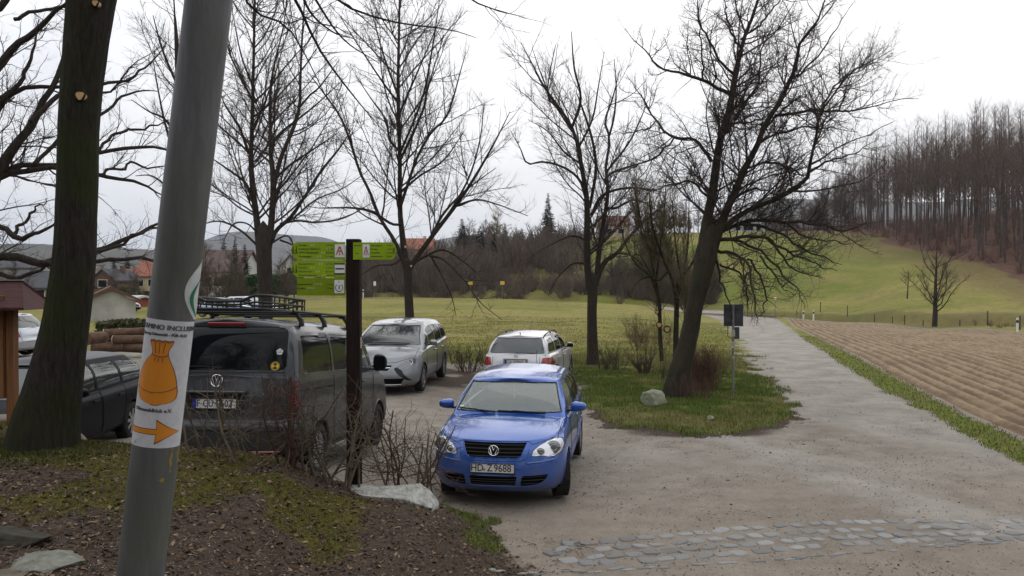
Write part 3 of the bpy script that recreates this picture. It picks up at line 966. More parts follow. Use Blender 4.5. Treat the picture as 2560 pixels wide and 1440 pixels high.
    build_tree('round_crowned_tree', 'bare tree with straight dark trunk and rounded crown right of the white estate car', 'tree', b, D,
      [(1482, zr, 21), (1482, 880, 17), (1480, 800, 15), (1481, 740, 15.5), (1481, 705, 17), (1481, 690, 14)],
      [[(1474, 725, 12), (1467, 640, 11), (1468, 540, 9.5), (1465, 480, 8), (1450, 400, 6.5), (1438, 340, 5.5), (1418, 300, 5), (1390, 260, 4), (1355, 210, 3.5), (1330, 160, 2), (1302, 108, .8)],
       [(1430, 318, 4.5), (1448, 270, 4.5), (1450, 230, 3.5), (1435, 170, 3), (1428, 80, 1)],
       [(1490, 715, 9), (1500, 610, 8), (1515, 520, 6.5), (1520, 470, 5.5), (1514, 420, 4.5), (1524, 350, 4), (1512, 305, 3.5), (1530, 250, 2.5), (1548, 180, 1)],
       [(1492, 700, 9), (1512, 655, 8), (1545, 630, 6.5), (1575, 590, 5.5), (1620, 545, 4), (1665, 508, 1.5)],
       [(1478, 540, 5), (1500, 495, 5), (1535, 476, 4), (1590, 470, 3), (1665, 482, 1.2)],
       [(1515, 520, 4), (1540, 520, 4), (1590, 500, 3), (1650, 530, 1)],
       [(1512, 450, 4.5), (1530, 432, 4), (1580, 415, 3), (1645, 395, 1)],
       [(1466, 480, 5), (1440, 440, 4), (1400, 415, 3.5), (1355, 405, 3.2), (1318, 409, 3), (1300, 370, 1.7), (1275, 325, .8)],
       [(1474, 520, 5), (1488, 440, 5), (1488, 390, 4.5), (1475, 330, 4), (1455, 270, 3), (1440, 230, 1)],
       [(1523, 340, 3.5), (1535, 290, 3), (1540, 220, 2), (1535, 150, .8)],
       [(1400, 280, 3), (1370, 240, 2.5), (1375, 180, 2), (1390, 110, .8)],
       [(1444, 375, 3.5), (1480, 300, 3), (1495, 220, 2), (1510, 130, .8)],
       [(1452, 410, 3), (1410, 380, 3), (1370, 330, 2), (1320, 300, .8)],
       [(1516, 430, 3.5), (1570, 360, 3), (1600, 300, 2), (1620, 250, .8)],
       [(1466, 600, 3.5), (1430, 590, 3), (1380, 610, 2.4), (1330, 640, .8)],
       [(1470, 660, 3.5), (1430, 660, 3), (1390, 700, 2), (1370, 740, .8)],
       [(1545, 632, 3.5), (1580, 640, 3), (1620, 680, 2), (1640, 740, .8)],
       [(1430, 330, 3), (1380, 250, 2.5), (1350, 180, 1.8), (1330, 120, .7)]], rg, lv, M_BARK, M_TWIG,
      trunk_kw=dict(sides=22, rough=.05, flare=1.25, roots=4, seed=9), limb_sides=9, rs=.80)
    # old pear tree on the grass island
    D = 19.3
    b = (pp(1705, 0, D).x, D, Hs(pp(1705, 0, D).x, D))
    zr = HOR + (EYE - b[2] + .12) / D * F
    lp = [dict(per_m=7.2, t0=.08, ang=(35, 75), lf=.44, lmin=.6, lmax=2.1, segs=7, wig=.17, up=.25, droop=.18, rf=.6, rk=.011, sides=4),
          dict(per_m=10.5, t0=.08, ang=(35, 75), lf=.45, lmin=.2, lmax=.9, segs=5, wig=.22, up=.2, rf=.75, rk=.0105),
          dict(per_m=11.0, t0=.08, ang=(30, 75), lf=.45, lmin=.09, lmax=.32, segs=3, wig=.25, up=.15, rf=.9, rk=.016)]
    build_tree('old_pear_tree', 'big gnarled old fruit tree leaning over the boulder on the grass island', 'tree', b, D,
      [(1690, zr, 58), (1697, 945, 45), (1718, 860, 37), (1738, 760, 33), (1754, 690, 42), (1768, 625, 44), (1778, 575, 28)],
      [([(1757, 640, 24), (1770, 530, 20), (1785, 420, 17), (1800, 350, 15), (1820, 270, 14), (1835, 190, 12), (1850, 120, 8), (1875, 60, 7), (1900, 0, 5), (1925, -90, 2)], .8),
       ([(1780, 630, 22), (1815, 530, 17), (1850, 450, 14), (1890, 360, 11.5), (1930, 280, 10), (1975, 200, 8), (2000, 110, 6), (2040, 50, 4), (2075, -30, 2)], -1.2),
       ([(1790, 590, 13), (1850, 538, 11), (1930, 500, 10), (1990, 465, 9), (2018, 435, 8), (2035, 370, 5.5), (2055, 280, 4.5), (2100, 210, 3), (2160, 160, 2), (2235, 125, .8)], -1.8),
       ([(1795, 585, 9), (1860, 556, 8), (1950, 556, 7), (2050, 562, 6), (2110, 578, 4.5), (2165, 560, 1)], .9),
       [(1795, 600, 9), (1870, 590, 7), (1930, 602, 6), (1962, 652, 4.5), (2005, 682, 2.6), (2050, 692, 1)],
       ([(1850, 560, 7), (1930, 575, 6), (1990, 610, 5), (2050, 640, 3), (2100, 660, 1)], -1.0),
       ([(1830, 600, 6), (1900, 630, 5), (1960, 690, 4), (2000, 730, 2), (2010, 770, 1)], -1.2),
       ([(1800, 660, 5), (1850, 690, 4), (1870, 740, 3), (1865, 790, 1)], -.8),
       ([(1960, 556, 5), (2010, 590, 4), (2060, 600, 3), (2130, 610, 1)], .6),
       [(1790, 625, 8), (1850, 640, 6), (1872, 665, 5), (1880, 710, 4), (1890, 765, 3), (1892, 812, 1)],
       [(1868, 648, 5), (1905, 700, 4), (1915, 750, 3), (1908, 790, 1)],
       [(1878, 665, 4), (1862, 705, 3), (1855, 750, 1)],
       [(1790, 640, 6), (1800, 700, 4), (1820, 745, 3), (1830, 800, 1)],
       [(1900, 640, 4), (1940, 690, 4), (1955, 720, 2), (1990, 740, 1)],
       [(1920, 600, 5), (1990, 640, 4), (2030, 655, 3), (2090, 680, 1)],
       ([(1778, 405, 8), (1745, 360, 7), (1720, 346, 6), (1680, 342, 5.5), (1640, 300, 4), (1600, 240, 2.5), (1568, 195, .8)], 1.0),
       [(1690, 342, 4), (1645, 385, 4), (1590, 415, 3), (1535, 440, .8)],
       [(1822, 235, 8), (1780, 212, 7), (1720, 190, 6), (1650, 168, 4), (1600, 120, 2.5), (1565, 75, .8)],
       ([(1935, 290, 6), (1985, 280, 6), (2060, 276, 5), (2130, 280, 3.5), (2220, 255, 1.8), (2295, 246, .8)], -1.0),
       [(2055, 276, 5), (2075, 230, 4), (2110, 195, 3), (2180, 160, 1.5), (2230, 135, .8)],
       [(1872, 420, 5), (1925, 405, 5), (1985, 425, 4), (2010, 442, 3)],
       [(1767, 490, 5), (1720, 452, 4.5), (1670, 465, 3), (1600, 480, .8)],
       [(1838, 300, 7), (1872, 245, 5), (1895, 200, 4), (1905, 120, 3), (1950, 30, 1)],
       [(1800, 350, 6), (1830, 310, 5), (1865, 310, 4), (1920, 290, 3)],
       [(1835, 190, 6), (1790, 140, 5), (1750, 60, 3.5), (1735, -30, 1)],
       [(1760, 205, 4), (1750, 120, 3), (1748, 0, 1)],
       [(1850, 120, 5), (1820, 60, 4), (1800, -30, 1)],
       [(1975, 200, 5), (2020, 170, 4), (2080, 90, 2.5), (2130, 10, .8)],
       [(1890, 360, 5), (1960, 330, 4), (2040, 320, 3), (2140, 330, .8)],
       [(2025, 430, 5), (2080, 400, 4), (2140, 380, 2.5), (2200, 340, .8)],
       [(1850, 100, 5), (1900, 60, 4), (1960, -20, 2)],
       [(1860, 80, 4), (1840, 10, 3), (1850, -80, 1)],
       [(1905, 330, 5), (1960, 270, 3.5), (2000, 240, 2)],
       [(1640, 300, 3), (1600, 330, 2.5), (1555, 330, .8)],
       [(1830, 500, 6), (1880, 475, 5), (1920, 480, 3), (1980, 520, 1)]], rg, lp, M_BARK_PEAR, M_TWIG, dDr=2.0,
      trunk_kw=dict(sides=30, rough=.08, flare=1.15, fh=.4, roots=4, seed=13), limb_sides=10, jit=.03, rs=.60)
    # pruned multi-stemmed tree behind the pear
    D = 24.
    b = (pp(1682, 0, D).x, D, Hs(pp(1682, 0, D).x, D))
    zr = HOR + (EYE - b[2] + .1) / D * F
    lo = [dict(per_m=5.5, t0=.15, ang=(15, 45), lf=.5, lmin=.6, lmax=2.4, segs=6, wig=.12, up=.55, rf=.6, rk=.009),
          dict(per_m=11, t0=.05, ang=(18, 50), lf=.5, lmin=.3, lmax=1.2, segs=4, wig=.15, up=.3, rf=.75, rk=.010),
          dict(per_m=8, t0=.1, ang=(20, 50), lf=.5, lmin=.15, lmax=.5, segs=2, wig=.15, up=.2, rf=.85, rk=.013)]
    build_tree('pruned_willow', 'olive brown pruned tree with several stems standing behind the leaning fruit tree', 'tree', b, D,
      [(1690, zr, 13), (1690, 850, 11), (1692, 770, 10), (1694, 720, 9)],
      [([(1655, zr - 40, 9), (1650, 830, 8), (1648, 760, 8), (1636, 690, 6), (1620, 620, 4), (1600, 540, 3), (1580, 440, 1)], .3),
       ([(1705, zr - 15, 9), (1715, 820, 8), (1720, 760, 8), (1705, 700, 6), (1690, 620, 4), (1680, 500, 2)], .5),
       [(1692, 760, 8), (1680, 700, 6), (1655, 640, 5), (1630, 560, 4), (1622, 470, 1)],
       [(1694, 740, 7), (1710, 680, 5), (1720, 600, 4), (1722, 500, 1)],
       [(1648, 750, 6), (1625, 690, 5), (1590, 660, 4), (1560, 600, 3), (1545, 520, 1)],
       [(1640, 700, 5), (1650, 620, 4), (1660, 540, 3), (1665, 440, 1)],
       [(1700, 700, 5), (1740, 640, 4), (1760, 560, 3), (1770, 470, 1)],
       [(1636, 690, 4), (1600, 700, 3), (1570, 740, 2)],
       [(1670, 680, 4), (1640, 700, 3), (1600, 640, 2), (1570, 640, 1)],
       [(1650, 640, 5), (1610, 600, 4), (1590, 500, 3), (1590, 430, 1)]], rg, lo, M_BARK_PEAR, M_TWIG_OLIVE, dDr=1.6,
      trunk_kw=dict(sides=14, rough=.05, flare=1.2, seed=17), limb_sides=7, rs=.6,
      stubs=[(1648, 812, .07, .2), (1668, 823, .08, .25), (1642, 780, .05, .2)])
    # mossy trunk at the left
    D = 8.5
    b = (pp(108, 0, D).x, D, Hs(pp(108, 0, D).x, D))
    zr = HOR + (EYE - b[2] + .12) / D * F
    la = [dict(per_m=2.2, t0=.1, ang=(25, 65), lf=.35, lmin=.3, lmax=1.2, segs=7, wig=.18, up=.1, rf=.6, rk=.008, sides=4),
          dict(per_m=6, t0=.1, ang=(25, 65), lf=.4, lmin=.1, lmax=.5, segs=4, wig=.2, up=.1, rf=.7, rk=.008)]
    build_tree('mossy_tree', 'thick mossy dark trunk leaning on the bank beside the grey lamp post', 'tree', b, D,
      [(102, zr, 82), (112, 1060, 74), (130, 980, 66), (146, 900, 59), (161, 820, 54), (174, 740, 52), (186, 640, 49.5), (191, 540, 48), (195, 440, 47.5), (198, 330, 47), (206, 220, 48), (217, 120, 51), (229, 20, 55), (238, -80, 62), (250, -260, 60), (262, -520, 52)],
      [([(300, -500, 16), (500, -380, 13), (640, -200, 9), (700, -70, 5), (750, 20, 3.6), (800, 125, 3), (880, 235, 2), (960, 330, .8)], 1.5),
       ([(300, -560, 16), (540, -430, 12), (700, -200, 8), (800, -60, 4), (840, 0, 3.2), (900, 32, 2.8), (1000, 60, 2.2), (1120, 75, 1.6), (1190, 96, .7)], 1.5),
       ([(300, -600, 16), (700, -420, 12), (1000, -180, 6), (1150, -20, 2.5), (1220, 20, 1.8), (1312, 46, .7)], 2.),
       ([(300, -480, 14), (520, -320, 9), (600, -120, 5), (624, 20, 3), (690, 50, 2.8), (740, 95, 2), (820, 250, 1)], 1.),
       ([(740, -90, 4), (770, 20, 3), (830, 80, 2), (890, 100, .8)], .3),
       ([(700, -160, 4), (790, 0, 3), (860, 100, 2), (950, 160, .8)], .2)], rg, la, M_BARK_OAK, M_TWIG,
      trunk_kw=dict(sides=84, rough=.026, flare=1.10, fh=.30, roots=4, seed=23, scale=5.), limb_sides=8,
      stubs=[(203, 240, .045, .185), (242, 10, .03, .20)])
    # wide tree at the far left whose branches pass behind the trunk
    D = 15.
    b = (pp(-150, 0, D).x, D, Hs(pp(-150, 0, D).x, D))
    zr = HOR + (EYE - b[2] + .1) / D * F
    lb = [dict(per_m=4.2, t0=.08, ang=(25, 62), lf=.36, lmin=.5, lmax=2.0, segs=8, wig=.17, up=.12, rf=.6, rk=.010, sides=4),
          dict(per_m=6.5, t0=.08, ang=(25, 62), lf=.46, lmin=.25, lmax=.95, segs=5, wig=.2, up=.08, rf=.7, rk=.0105),
          dict(per_m=8.5, t0=.08, ang=(25, 62), lf=.5, lmin=.1, lmax=.42, segs=3, wig=.2, up=.05, rf=.8, rk=.012)]
    build_tree('wide_branching_tree', 'bare tree at the left picture edge with dark branches reaching behind the mossy trunk', 'tree', b, D,
      [(-150, zr, 55), (-150, 900, 46), (-148, 700, 44), (-140, 500, 42), (-130, 200, 36), (-120, -200, 30)],
      [([(-135, 640, 24), (-50, 520, 18), (5, 420, 14), (60, 330, 10), (115, 260, 8), (145, 185, 6), (165, 110, 3), (190, 20, 1)], .8),
       ([(-130, 400, 20), (-40, 250, 13), (10, 150, 10), (60, 105, 8), (120, 50, 6), (175, 5, 4), (230, -60, 1)], -.6),
       ([(-135, 560, 20), (-40, 440, 12), (15, 425, 9), (60, 415, 7), (150, 408, 6), (250, 382, 5), (330, 366, 4.5), (430, 377, 2.5), (480, 400, 1)], 1.5),
       ([(-140, 690, 18), (-40, 650, 12), (30, 645, 10), (90, 655, 10), (160, 645, 8), (250, 618, 6), (330, 592, 5), (400, 560, 3), (440, 555, 1)], .6),
       ([(-130, 420, 14), (-30, 310, 8), (40, 232, 6), (110, 216, 5), (180, 218, 4), (270, 228, 3), (330, 170, 1.5), (400, 120, .8)], 1.2),
       ([(-135, 600, 14), (-30, 470, 9), (60, 430, 7), (150, 420, 6), (260, 438, 5), (330, 452, 4), (380, 470, 2.5), (420, 494, 1)], 1.4),
       ([(-138, 640, 14), (-50, 560, 9), (10, 572, 7), (45, 592, 7), (90, 585, 5), (125, 565, 3.5), (160, 535, 1)], -.8),
       ([(30, 590, 5), (60, 560, 4), (90, 530, 3), (115, 500, 1)], .3),
       ([(-120, 150, 16), (-40, 60, 10), (20, 0, 8), (70, -60, 4)], 0.),
       ([(40, 50, 5), (120, 30, 4), (180, 28, 3), (290, 10, 1)], .6),
       ([(80, 305, 6), (130, 250, 6), (200, 225, 5), (280, 205, 4), (350, 190, 3), (420, 110, 1)], 1.6),
       ([(90, 410, 5), (180, 320, 4.5), (250, 290, 4), (320, 240, 3), (400, 230, 1)], 1.8),
       ([(100, 655, 6), (200, 660, 5), (290, 650, 5), (400, 648, 3), (460, 660, 1)], .8),
       ([(200, 632, 5), (300, 615, 4), (380, 570, 3), (440, 590, 1)], .8),
       ([(-60, 300, 9), (30, 230, 6), (60, 180, 5), (90, 120, 3), (100, 40, 1)], .4),
       ([(-100, 700, 10), (-20, 690, 7), (60, 690, 5), (130, 665, 3), (180, 690, 1)], .4),
       ([(240, 385, 4), (300, 330, 3.5), (350, 320, 3), (430, 300, 1)], .8),
       ([(260, 440, 3.5), (330, 410, 3), (390, 420, 2), (450, 400, .8)], .8)], rg, lb, M_BARK, M_TWIG, dDr=1.0,
      trunk_kw=dict(sides=24, rough=.05, seed=29), limb_sides=9, jit=.035)
    # thin tree further back between the posts
    D = 34.
    b = (pp(462, 0, D).x, D, Hs(pp(462, 0, D).x, D))
    zr = HOR + (EYE - b[2] + .1) / D * F
    build_tree('slender_tree', 'slender bare tree half hidden behind the grey lamp post', 'tree', b, D,
      [(462, zr, 10), (462, 780, 8), (460, 600, 7), (458, 400, 6), (452, 250, 5), (446, 120, 4)],
      [[(450, 300, 5), (444, 180, 4), (440, 60, 2.5), (436, -40, 1)], [(455, 420, 4), (420, 330, 3), (400, 240, 2), (385, 150, 1)],
       [(453, 330, 4), (490, 230, 3), (505, 120, 2), (520, 0, 1)], [(455, 360, 4), (415, 300, 3), (375, 280, 2), (330, 250, 1)],
       [(458, 520, 4), (420, 470, 3), (380, 440, 2), (340, 440, 1)], [(448, 220, 3.5), (410, 130, 2.5), (385, 40, 1)],
       [(446, 160, 3), (470, 80, 2), (480, -20, 1)]], rg, lv, M_BARK, M_TWIG, trunk_kw=dict(sides=12, rough=.04, seed=31), limb_sides=6)

# ------------------------------------------------------------------ far trees, from prototypes
def proto_tree(seed, h=24., r=.30, crown0=.42, spread=4.0, ang=(28, 60), n1=2.2, up=.28, m1=None, m2=None, dens=1.0, lean=.3, name='beech_tree', twig_k=.017, forks=0):
    rg = np.random.default_rng(seed)
    z = np.linspace(-.6, h, 14)
    path = np.zeros((14, 4)); path[:, 2] = z
    path[:, :2] = np.cumsum(rg.normal(size=(14, 2)) * .12 * h / 24, 0) * lean + rg.normal(size=2) * np.linspace(0, 1, 14)[:, None] * h * .03
    path[:, 3] = r * (1 - .86 * np.clip(z / h, 0, 1) ** 1.1)
    P = resample(path, 22)
    LP = P[None, :, :3]; LR = P[None, :, 3]
    v, q = tubes(LP, LR, 7)
    B1, R1 = spawn(LP, LR, rg, per_m=n1 * 24 / h * dens, t0=crown0, t1=.99, ang=ang, lf=spread / h * 1.6, lmin=.08 * h * .5, lmax=spread * 1.25, segs=6, wig=.12, up=up, rf=.55, rk=.013)
    v1, q1 = tubes(B1, R1, 4)
    tr = mesh_np('trunk', np.concatenate([v, v1]), np.concatenate([q, q1 + len(v)]))
    B2, R2 = spawn(B1, R1, rg, per_m=1.9 * 24 / h * dens, t0=.12, ang=(22, 55), lf=.42, lmin=.03 * h, lmax=.11 * h, segs=4, wig=.16, up=.25, rf=.7, rk=twig_k)
    B3, R3 = spawn(B2, R2, rg, per_m=4.2 * 24 / h * dens, t0=.1, ang=(22, 60), lf=.6, lmin=.02 * h, lmax=.065 * h, segs=2, wig=.15, up=.15, rf=.9, rk=twig_k * 1.8)
    v2, q2 = tubes(B2, R2, 3); v3, q3 = tubes(B3, R3, 3)
    cr_ = mesh_np('crown', np.concatenate([v2, v3]), np.concatenate([q2, q3 + len(v2)]))
    return tr, cr_

def put_tree(meshes, name, label, cat, loc, s, rz, m1, m2, group=None):
    t = thing(name, label, cat, loc, (0, 0, rz), group)
    t.scale = s if hasattr(s, '__len__') else (s, s, s)
    for me, nm, m in ((meshes[0], 'trunk', m1), (meshes[1], 'crown', m2)):
        if len(me.materials) == 0:
            me.materials.append(m)
        add(nm, me, None, t)
    return t

def conifer_mesh(seed, h=14., w=2.6, tiers=26, dens=1.0):
    rg = np.random.default_rng(seed)
    tr = MB().tube([(0, 0, -.5), (0, 0, h * .5), (0, 0, h * .98)], [w * .09, w * .05, .01], 7)
    V = []; Fc = []
    n = 0
    for i in range(tiers):
        t = i / (tiers - 1)
        z = h * (.08 + .9 * t)
        rad = w * (1 - t) ** .85 * rg.uniform(.82, 1.12) + .08
        k = int((16 - 9 * t) * dens)
        for j in range(k):
            a = rg.uniform(0, 2 * math.pi); L_ = rad * rg.uniform(.65, 1.1)
            ca, sa = math.cos(a), math.sin(a)
            # drooping bough with side sprays
            for s_ in range(9):
                u = (s_ + 1) / 9 * L_
                zz = z - u * .28 + .06 * math.sin(s_)
                for side in (-1, 1):
                    wl = (.30 * L_) * (1 - .75 * s_ / 9) * rg.uniform(.7, 1.2)
                    b = np.array([ca * u, sa * u, zz])
                    tip = b + np.array([-sa * side * wl + ca * wl * .7, ca * side * wl + sa * wl * .7, -.25 * wl + rg.normal() * .04])
                    wd = np.array([ca, sa, .35]) * .085 * w
                    V += [b - wd, b + wd, tip]
                    Fc.append((n, n + 1, n + 2)); n += 3
    me = mesh_np('foliage', np.array(V), Ft=np.array(Fc), smooth=False)
    return mesh_np('trunk', tr.v, polys=tr.f), me

def bush_mesh(seed, h=2., w=1.2, stems=14, up=.4, dens=1.0, rk=.012, base_w=.25, twist=.18, flat=None):
    rg = np.random.default_rng(seed)
    n = stems
    P0 = np.zeros((n, 1, 3)); a = rg.uniform(0, 2 * math.pi, n); rr = base_w * np.sqrt(rg.uniform(0, 1, n))
    segs = 8
    P = np.zeros((n, segs + 1, 3)); P[:, 0, 0] = np.cos(a) * rr; P[:, 0, 1] = np.sin(a) * rr; P[:, 0, 2] = -.05
    d = np.stack([np.cos(a) * rg.uniform(.1, 1, n) * w / h * .8, np.sin(a) * rg.uniform(.1, 1, n) * w / h * .8, np.ones(n)], 1)
    d = nrm(d); ln = h * rg.uniform(.7, 1.08, n)
    for k in range(segs):
        d = nrm(d + rg.normal(size=(n, 3)) * twist + np.array([0, 0, .1]))
        P[:, k + 1] = P[:, k] + d * (ln / segs)[:, None]
    R = (ln * rk)[:, None] * (1 - .7 * np.linspace(0, 1, segs + 1))[None]
    B1, R1 = spawn(P, R, rg, per_m=7 / h * dens * 1.5, t0=.15, ang=(20, 60), lf=.42, lmin=.1 * h, lmax=.5 * h, segs=5, wig=twist, up=up, rf=.7, rk=rk * .8)
    B2, R2 = spawn(B1, R1, rg, per_m=14 / h * dens, t0=.1, ang=(25, 60), lf=.5, lmin=.04 * h, lmax=.22 * h, segs=3, wig=twist, up=up * .5, rf=.8, rk=rk)
    vs = [tubes(P, R, 5), tubes(B1, R1, 4), tubes(B2, R2, 3)]
    V = []; Q = []; o = 0
    for v, q in vs:
        V.append(v); Q.append(q + o); o += len(v)
    V = np.concatenate(V)
    if flat is not None:                      # clipped top and sides
        V[:, 2] = np.where(V[:, 2] > flat, flat + (V[:, 2] - flat) * .18, V[:, 2])
    return mesh_np('branches', V, np.concatenate(Q))

def far_vegetation():
    rg = np.random.default_rng(77)
    beeches = [proto_tree(100 + k, h=25, r=.16 + .035 * (k % 3), crown0=.30 + .05 * (k % 3), spread=4.4 + .4 * (k % 3), dens=1.0) for k in range(5)]
    # beech wood on the hill: individual trees behind the wood's edge
    k = 0; tries = 0; placed = []
    while k < 230 and tries < 20000:
        tries += 1
        a = .375 + .345 * rg.uniform(0, 1) ** .9
        fe = forest_edge(a)
        depth = rg.uniform(0, 1) ** 1.25 * 95
        D = fe + 4 + depth
        x, y = a * D, D
        if any((x - p[0]) ** 2 + (y - p[1]) ** 2 < 3.1 ** 2 for p in placed):
            continue
        placed.append((x, y))
        z = Hs(x, y)
        want = np.interp(a, [.375, .40, .44, .50, .56, .60, .72], [400, 375, 335, 300, 275, 268, 262])   # rows of the tree tops
        hh = (HOR - want) / F * fe + (EYE - Hs(a * fe, fe))
        s = np.clip(hh / 25. * rg.uniform(.86, 1.04), .45, 1.25)
        put_tree(beeches[k % 5], 'beech_tree', 'tall bare beech in the wood on the brown hillside', 'tree', (x, y, z), (s * .95, s * .95, s), rg.uniform(0, 6.28), M_TRUNK_FAR, M_TWIG_FAR, 'beeches of the hillside wood')
        k += 1
    # lone larch rising out of the wood
    con = [conifer_mesh(200 + q, h=14, w=2.6, tiers=34) for q in range(3)]
    M_FIR = island_mat('fir_needles', (.012, .022, .014), (.022, .036, .022), (.035, .05, .028), .8)
    M_LARCH = island_mat('larch_twigs', (.06, .042, .03), (.09, .065, .045), (.12, .085, .06), .9)
    def conif(name, label, px, D, py_top, w=1., m=M_FIR, q=0, pyb=None, group=None):
        x = pp(px, 0, D).x; z = Hs(x, D) if pyb is None else pp(px, pyb, D).z
        top = pp(px, py_top, D).z
        s = (top - z) / 13.8
        t = thing(name, label, 'tree', (x, D, z), (0, 0, q * 1.3), group)
        t.scale = (s * w, s * w, s)
        for me, nm, mm in ((con[q][0], 'trunk', M_TRUNK_FAR), (con[q][1], 'foliage', m)):
            # material per object slot: meshes are shared between kinds
            o = add(nm, me, mm, t)
            if me.materials[0] != mm:
                o.material_slots[0].link = 'OBJECT'; o.material_slots[0].material = mm
        return t
    conif('spruce_tree', 'dark pointed spruce standing out above the thicket in the middle distance', 1370, 185, 484, 1.15, M_FIR, 1)
    for i, (px, D, pt, w, lab) in enumerate([
        (1330, 178, 568, .9, 'small dark conifer top left of the tall spruce'), (1262, 172, 560, 1.8, 'dark conifer in the thicket midway between spruce and red roof'),
        (1155, 160, 548, 1.7, 'leftmost dark conifer of the thicket above the yellow signs'), (1200, 158, 566, 2.3, 'broad dark conifer above the two yellow signs'),
        (1305, 165, 572, 2.2, 'broad dark conifer below the tall spruce'), (1235, 150, 585, 2.6, 'low wide dark conifer in front of the thicket'),
        (588, 100, 592, .8, 'dark narrow spruce beside the brown roofed house'), (560, 118, 600, 1.3, 'dark conifer behind the brown roofed house'),
        (612, 112, 612, 1.1, 'dark conifer right of the brown roofed house'),
        (318, 200, 640, 1.6, 'dark conifer behind the village roofs'), (285, 190, 648, 1.6, 'second dark conifer behind the village roofs, further left')]):
        conif('conifer', lab, px, D, pt, w, M_FIR, i % 3)
    # bare trees of the thicket
    th = [proto_tree(300 + q, h=12, r=.16, crown0=.18, spread=3.0, ang=(25, 60), n1=1.9, up=.22, dens=1.35, twig_k=.026) for q in range(4)]
    M_T1 = noisy('thicket_twig', (.080, .058, .044), (.16, .120, .090), .4, bump=0)
    M_TO = noisy('olive_thicket_twig', (.085, .072, .040), (.17, .145, .085), .4, bump=0)
    M_T2 = noisy('willow_twig', (.24, .19, .09), (.34, .27, .13), .4, bump=0)
    M_T3 = noisy('rust_twig', (.12, .062, .045), (.20, .11, .080), .4, bump=0)
    for (me_t, me_c) in th:
        me_t.materials.append(M_TRUNK_FAR); me_c.materials.append(M_T1)
    def bare(px, D, pt, w=1., m=M_T1, lab=None, grp='bare trees of the middle-distance thicket'):
        x = pp(px, 0, D).x; z = Hs(x, D)
        s = (pp(px, pt, D).z - z) / 12.5
        q = rg.integers(0, 4)
        t = thing('bare_tree', lab or 'bare brown tree among the thicket between meadow and hill', 'tree', (x, D, z), (0, 0, rg.uniform(0, 6)), 'garden trees of the village' if lab and 'garden' in lab else None if lab else grp)
        t.scale = (s * w, s * w, s)
        add('trunk', th[q][0], None, t)
        o = add('crown', th[q][1], None, t)
        if m is not M_T1:
            o.material_slots[0].link = 'OBJECT'; o.material_slots[0].material = m
    for (px, D, pt, w, m) in [(910, 150, 640, 1.2, M_T1), (945, 135, 620, 1.3, M_T1), (985, 150, 600, 1.2, M_T1), (1050, 140, 640, 1.3, M_T3), (1085, 150, 610, 1.2, M_T1), (1120, 135, 620, 1.4, M_T1),
        (1175, 170, 548, 1.3, M_T1), (1215, 190, 538, 1.2, M_T1), (1290, 180, 560, 1.3, M_T1), (1340, 150, 600, 1.4, M_T3), (1400, 160, 565, 1.3, M_T1), (1430, 175, 555, 1.2, M_T3),
        (1300, 135, 620, 1.5, M_T3), (1375, 130, 640, 1.5, M_T1), (1260, 130, 625, 1.4, M_T1), (1190, 128, 640, 1.5, M_T1), (1150, 125, 650, 1.3, M_T3), (1100, 122, 660, 1.4, M_T1),
        (1450, 185, 560, 1.2, M_T3), (1500, 200, 548, 1.2, M_T3), (1590, 210, 520, 1.1, M_T3), (1650, 215, 500, 1.2, M_T1), (1700, 215, 505, 1.2, M_T3), (1745, 220, 500, 1.2, M_T1),
        (1620, 120, 610, 1.5, M_T1), (1560, 118, 640, 1.3, M_T1), (1690, 118, 620, 1.5, M_T1), (1740, 116, 650, 1.4, M_T1), (1790, 215, 520, 1.3, M_T1), (1850, 240, 500, 1.2, M_T1),
        (1930, 225, 515, 1.3, M_T1), (1975, 222, 520, 1.3, M_T1), (2020, 220, 500, 1.3, M_T1), (2060, 215, 480, 1.2, M_T1), (2100, 210, 440, 1.2, M_T1), (1900, 250, 500, 1.3, M_T1), (1950, 250, 490, 1.3, M_T1), (2040, 240, 470, 1.3, M_T1),
        (760, 150, 640, 1.4, M_T3), (800, 140, 650, 1.4, M_T1), (700, 160, 645, 1.4, M_T3), (850, 150, 650, 1.3, M_T1), (880, 130, 655, 1.2, M_T1), (640, 170, 645, 1.4, M_T1),
        (40, 120, 640, 1.6, M_T1), (260, 150, 655, 1.3, M_T1), (110, 150, 650, 1.6, M_T1), (-20, 110, 640, 1.6, M_T1), (400, 160, 640, 1.4, M_T1), (440, 150, 640, 1.4, M_T1), (180, 140, 650, 1.6, M_T1)]:
        bare(px, D, pt, w, m)
        for j in range(3 if 1080 < px < 1800 else 1):
            bare(px + rg.uniform(-32, 32), D + rg.uniform(-4, 16), pt + rg.uniform(2, 46), w * rg.uniform(.9, 1.3), (M_T1, M_T3)[rg.integers(0, 2)])
    for px, D, pt, w in ((492, 72, 612, 1.1), (520, 78, 600, 1.2), (548, 70, 640, 1.1), (575, 80, 615, 1.2), (605, 74, 636, 1.1), (715, 80, 640, 1.1), (735, 90, 628, 1.2), (285, 90, 668, 1.2), (335, 100, 660, 1.2), (15, 70, 690, 1.2), (70, 75, 690, 1.2)):
        bare(px, D, pt, w, M_T1, 'bare garden tree among the village houses at the left' , None)
    for i in range(20):
        px = rg.uniform(1470, 1810); bare(px, rg.uniform(113, 150), rg.uniform(575, 655), rg.uniform(1.1, 1.6), (M_T1, M_TO)[i % 2])
    t = bare(2442, 165, 258, .42, M_TWIG_FAR, 'narrow leafless larch rising above the tops of the hillside wood')
    bare(1240, 200, 520, 1.7, M_T2, 'pale yellowish willow crown rising above the thicket')
    bare(525, 130, 640, 1.6, M_T2, 'yellow brown bare tree beside the brown roofed house')
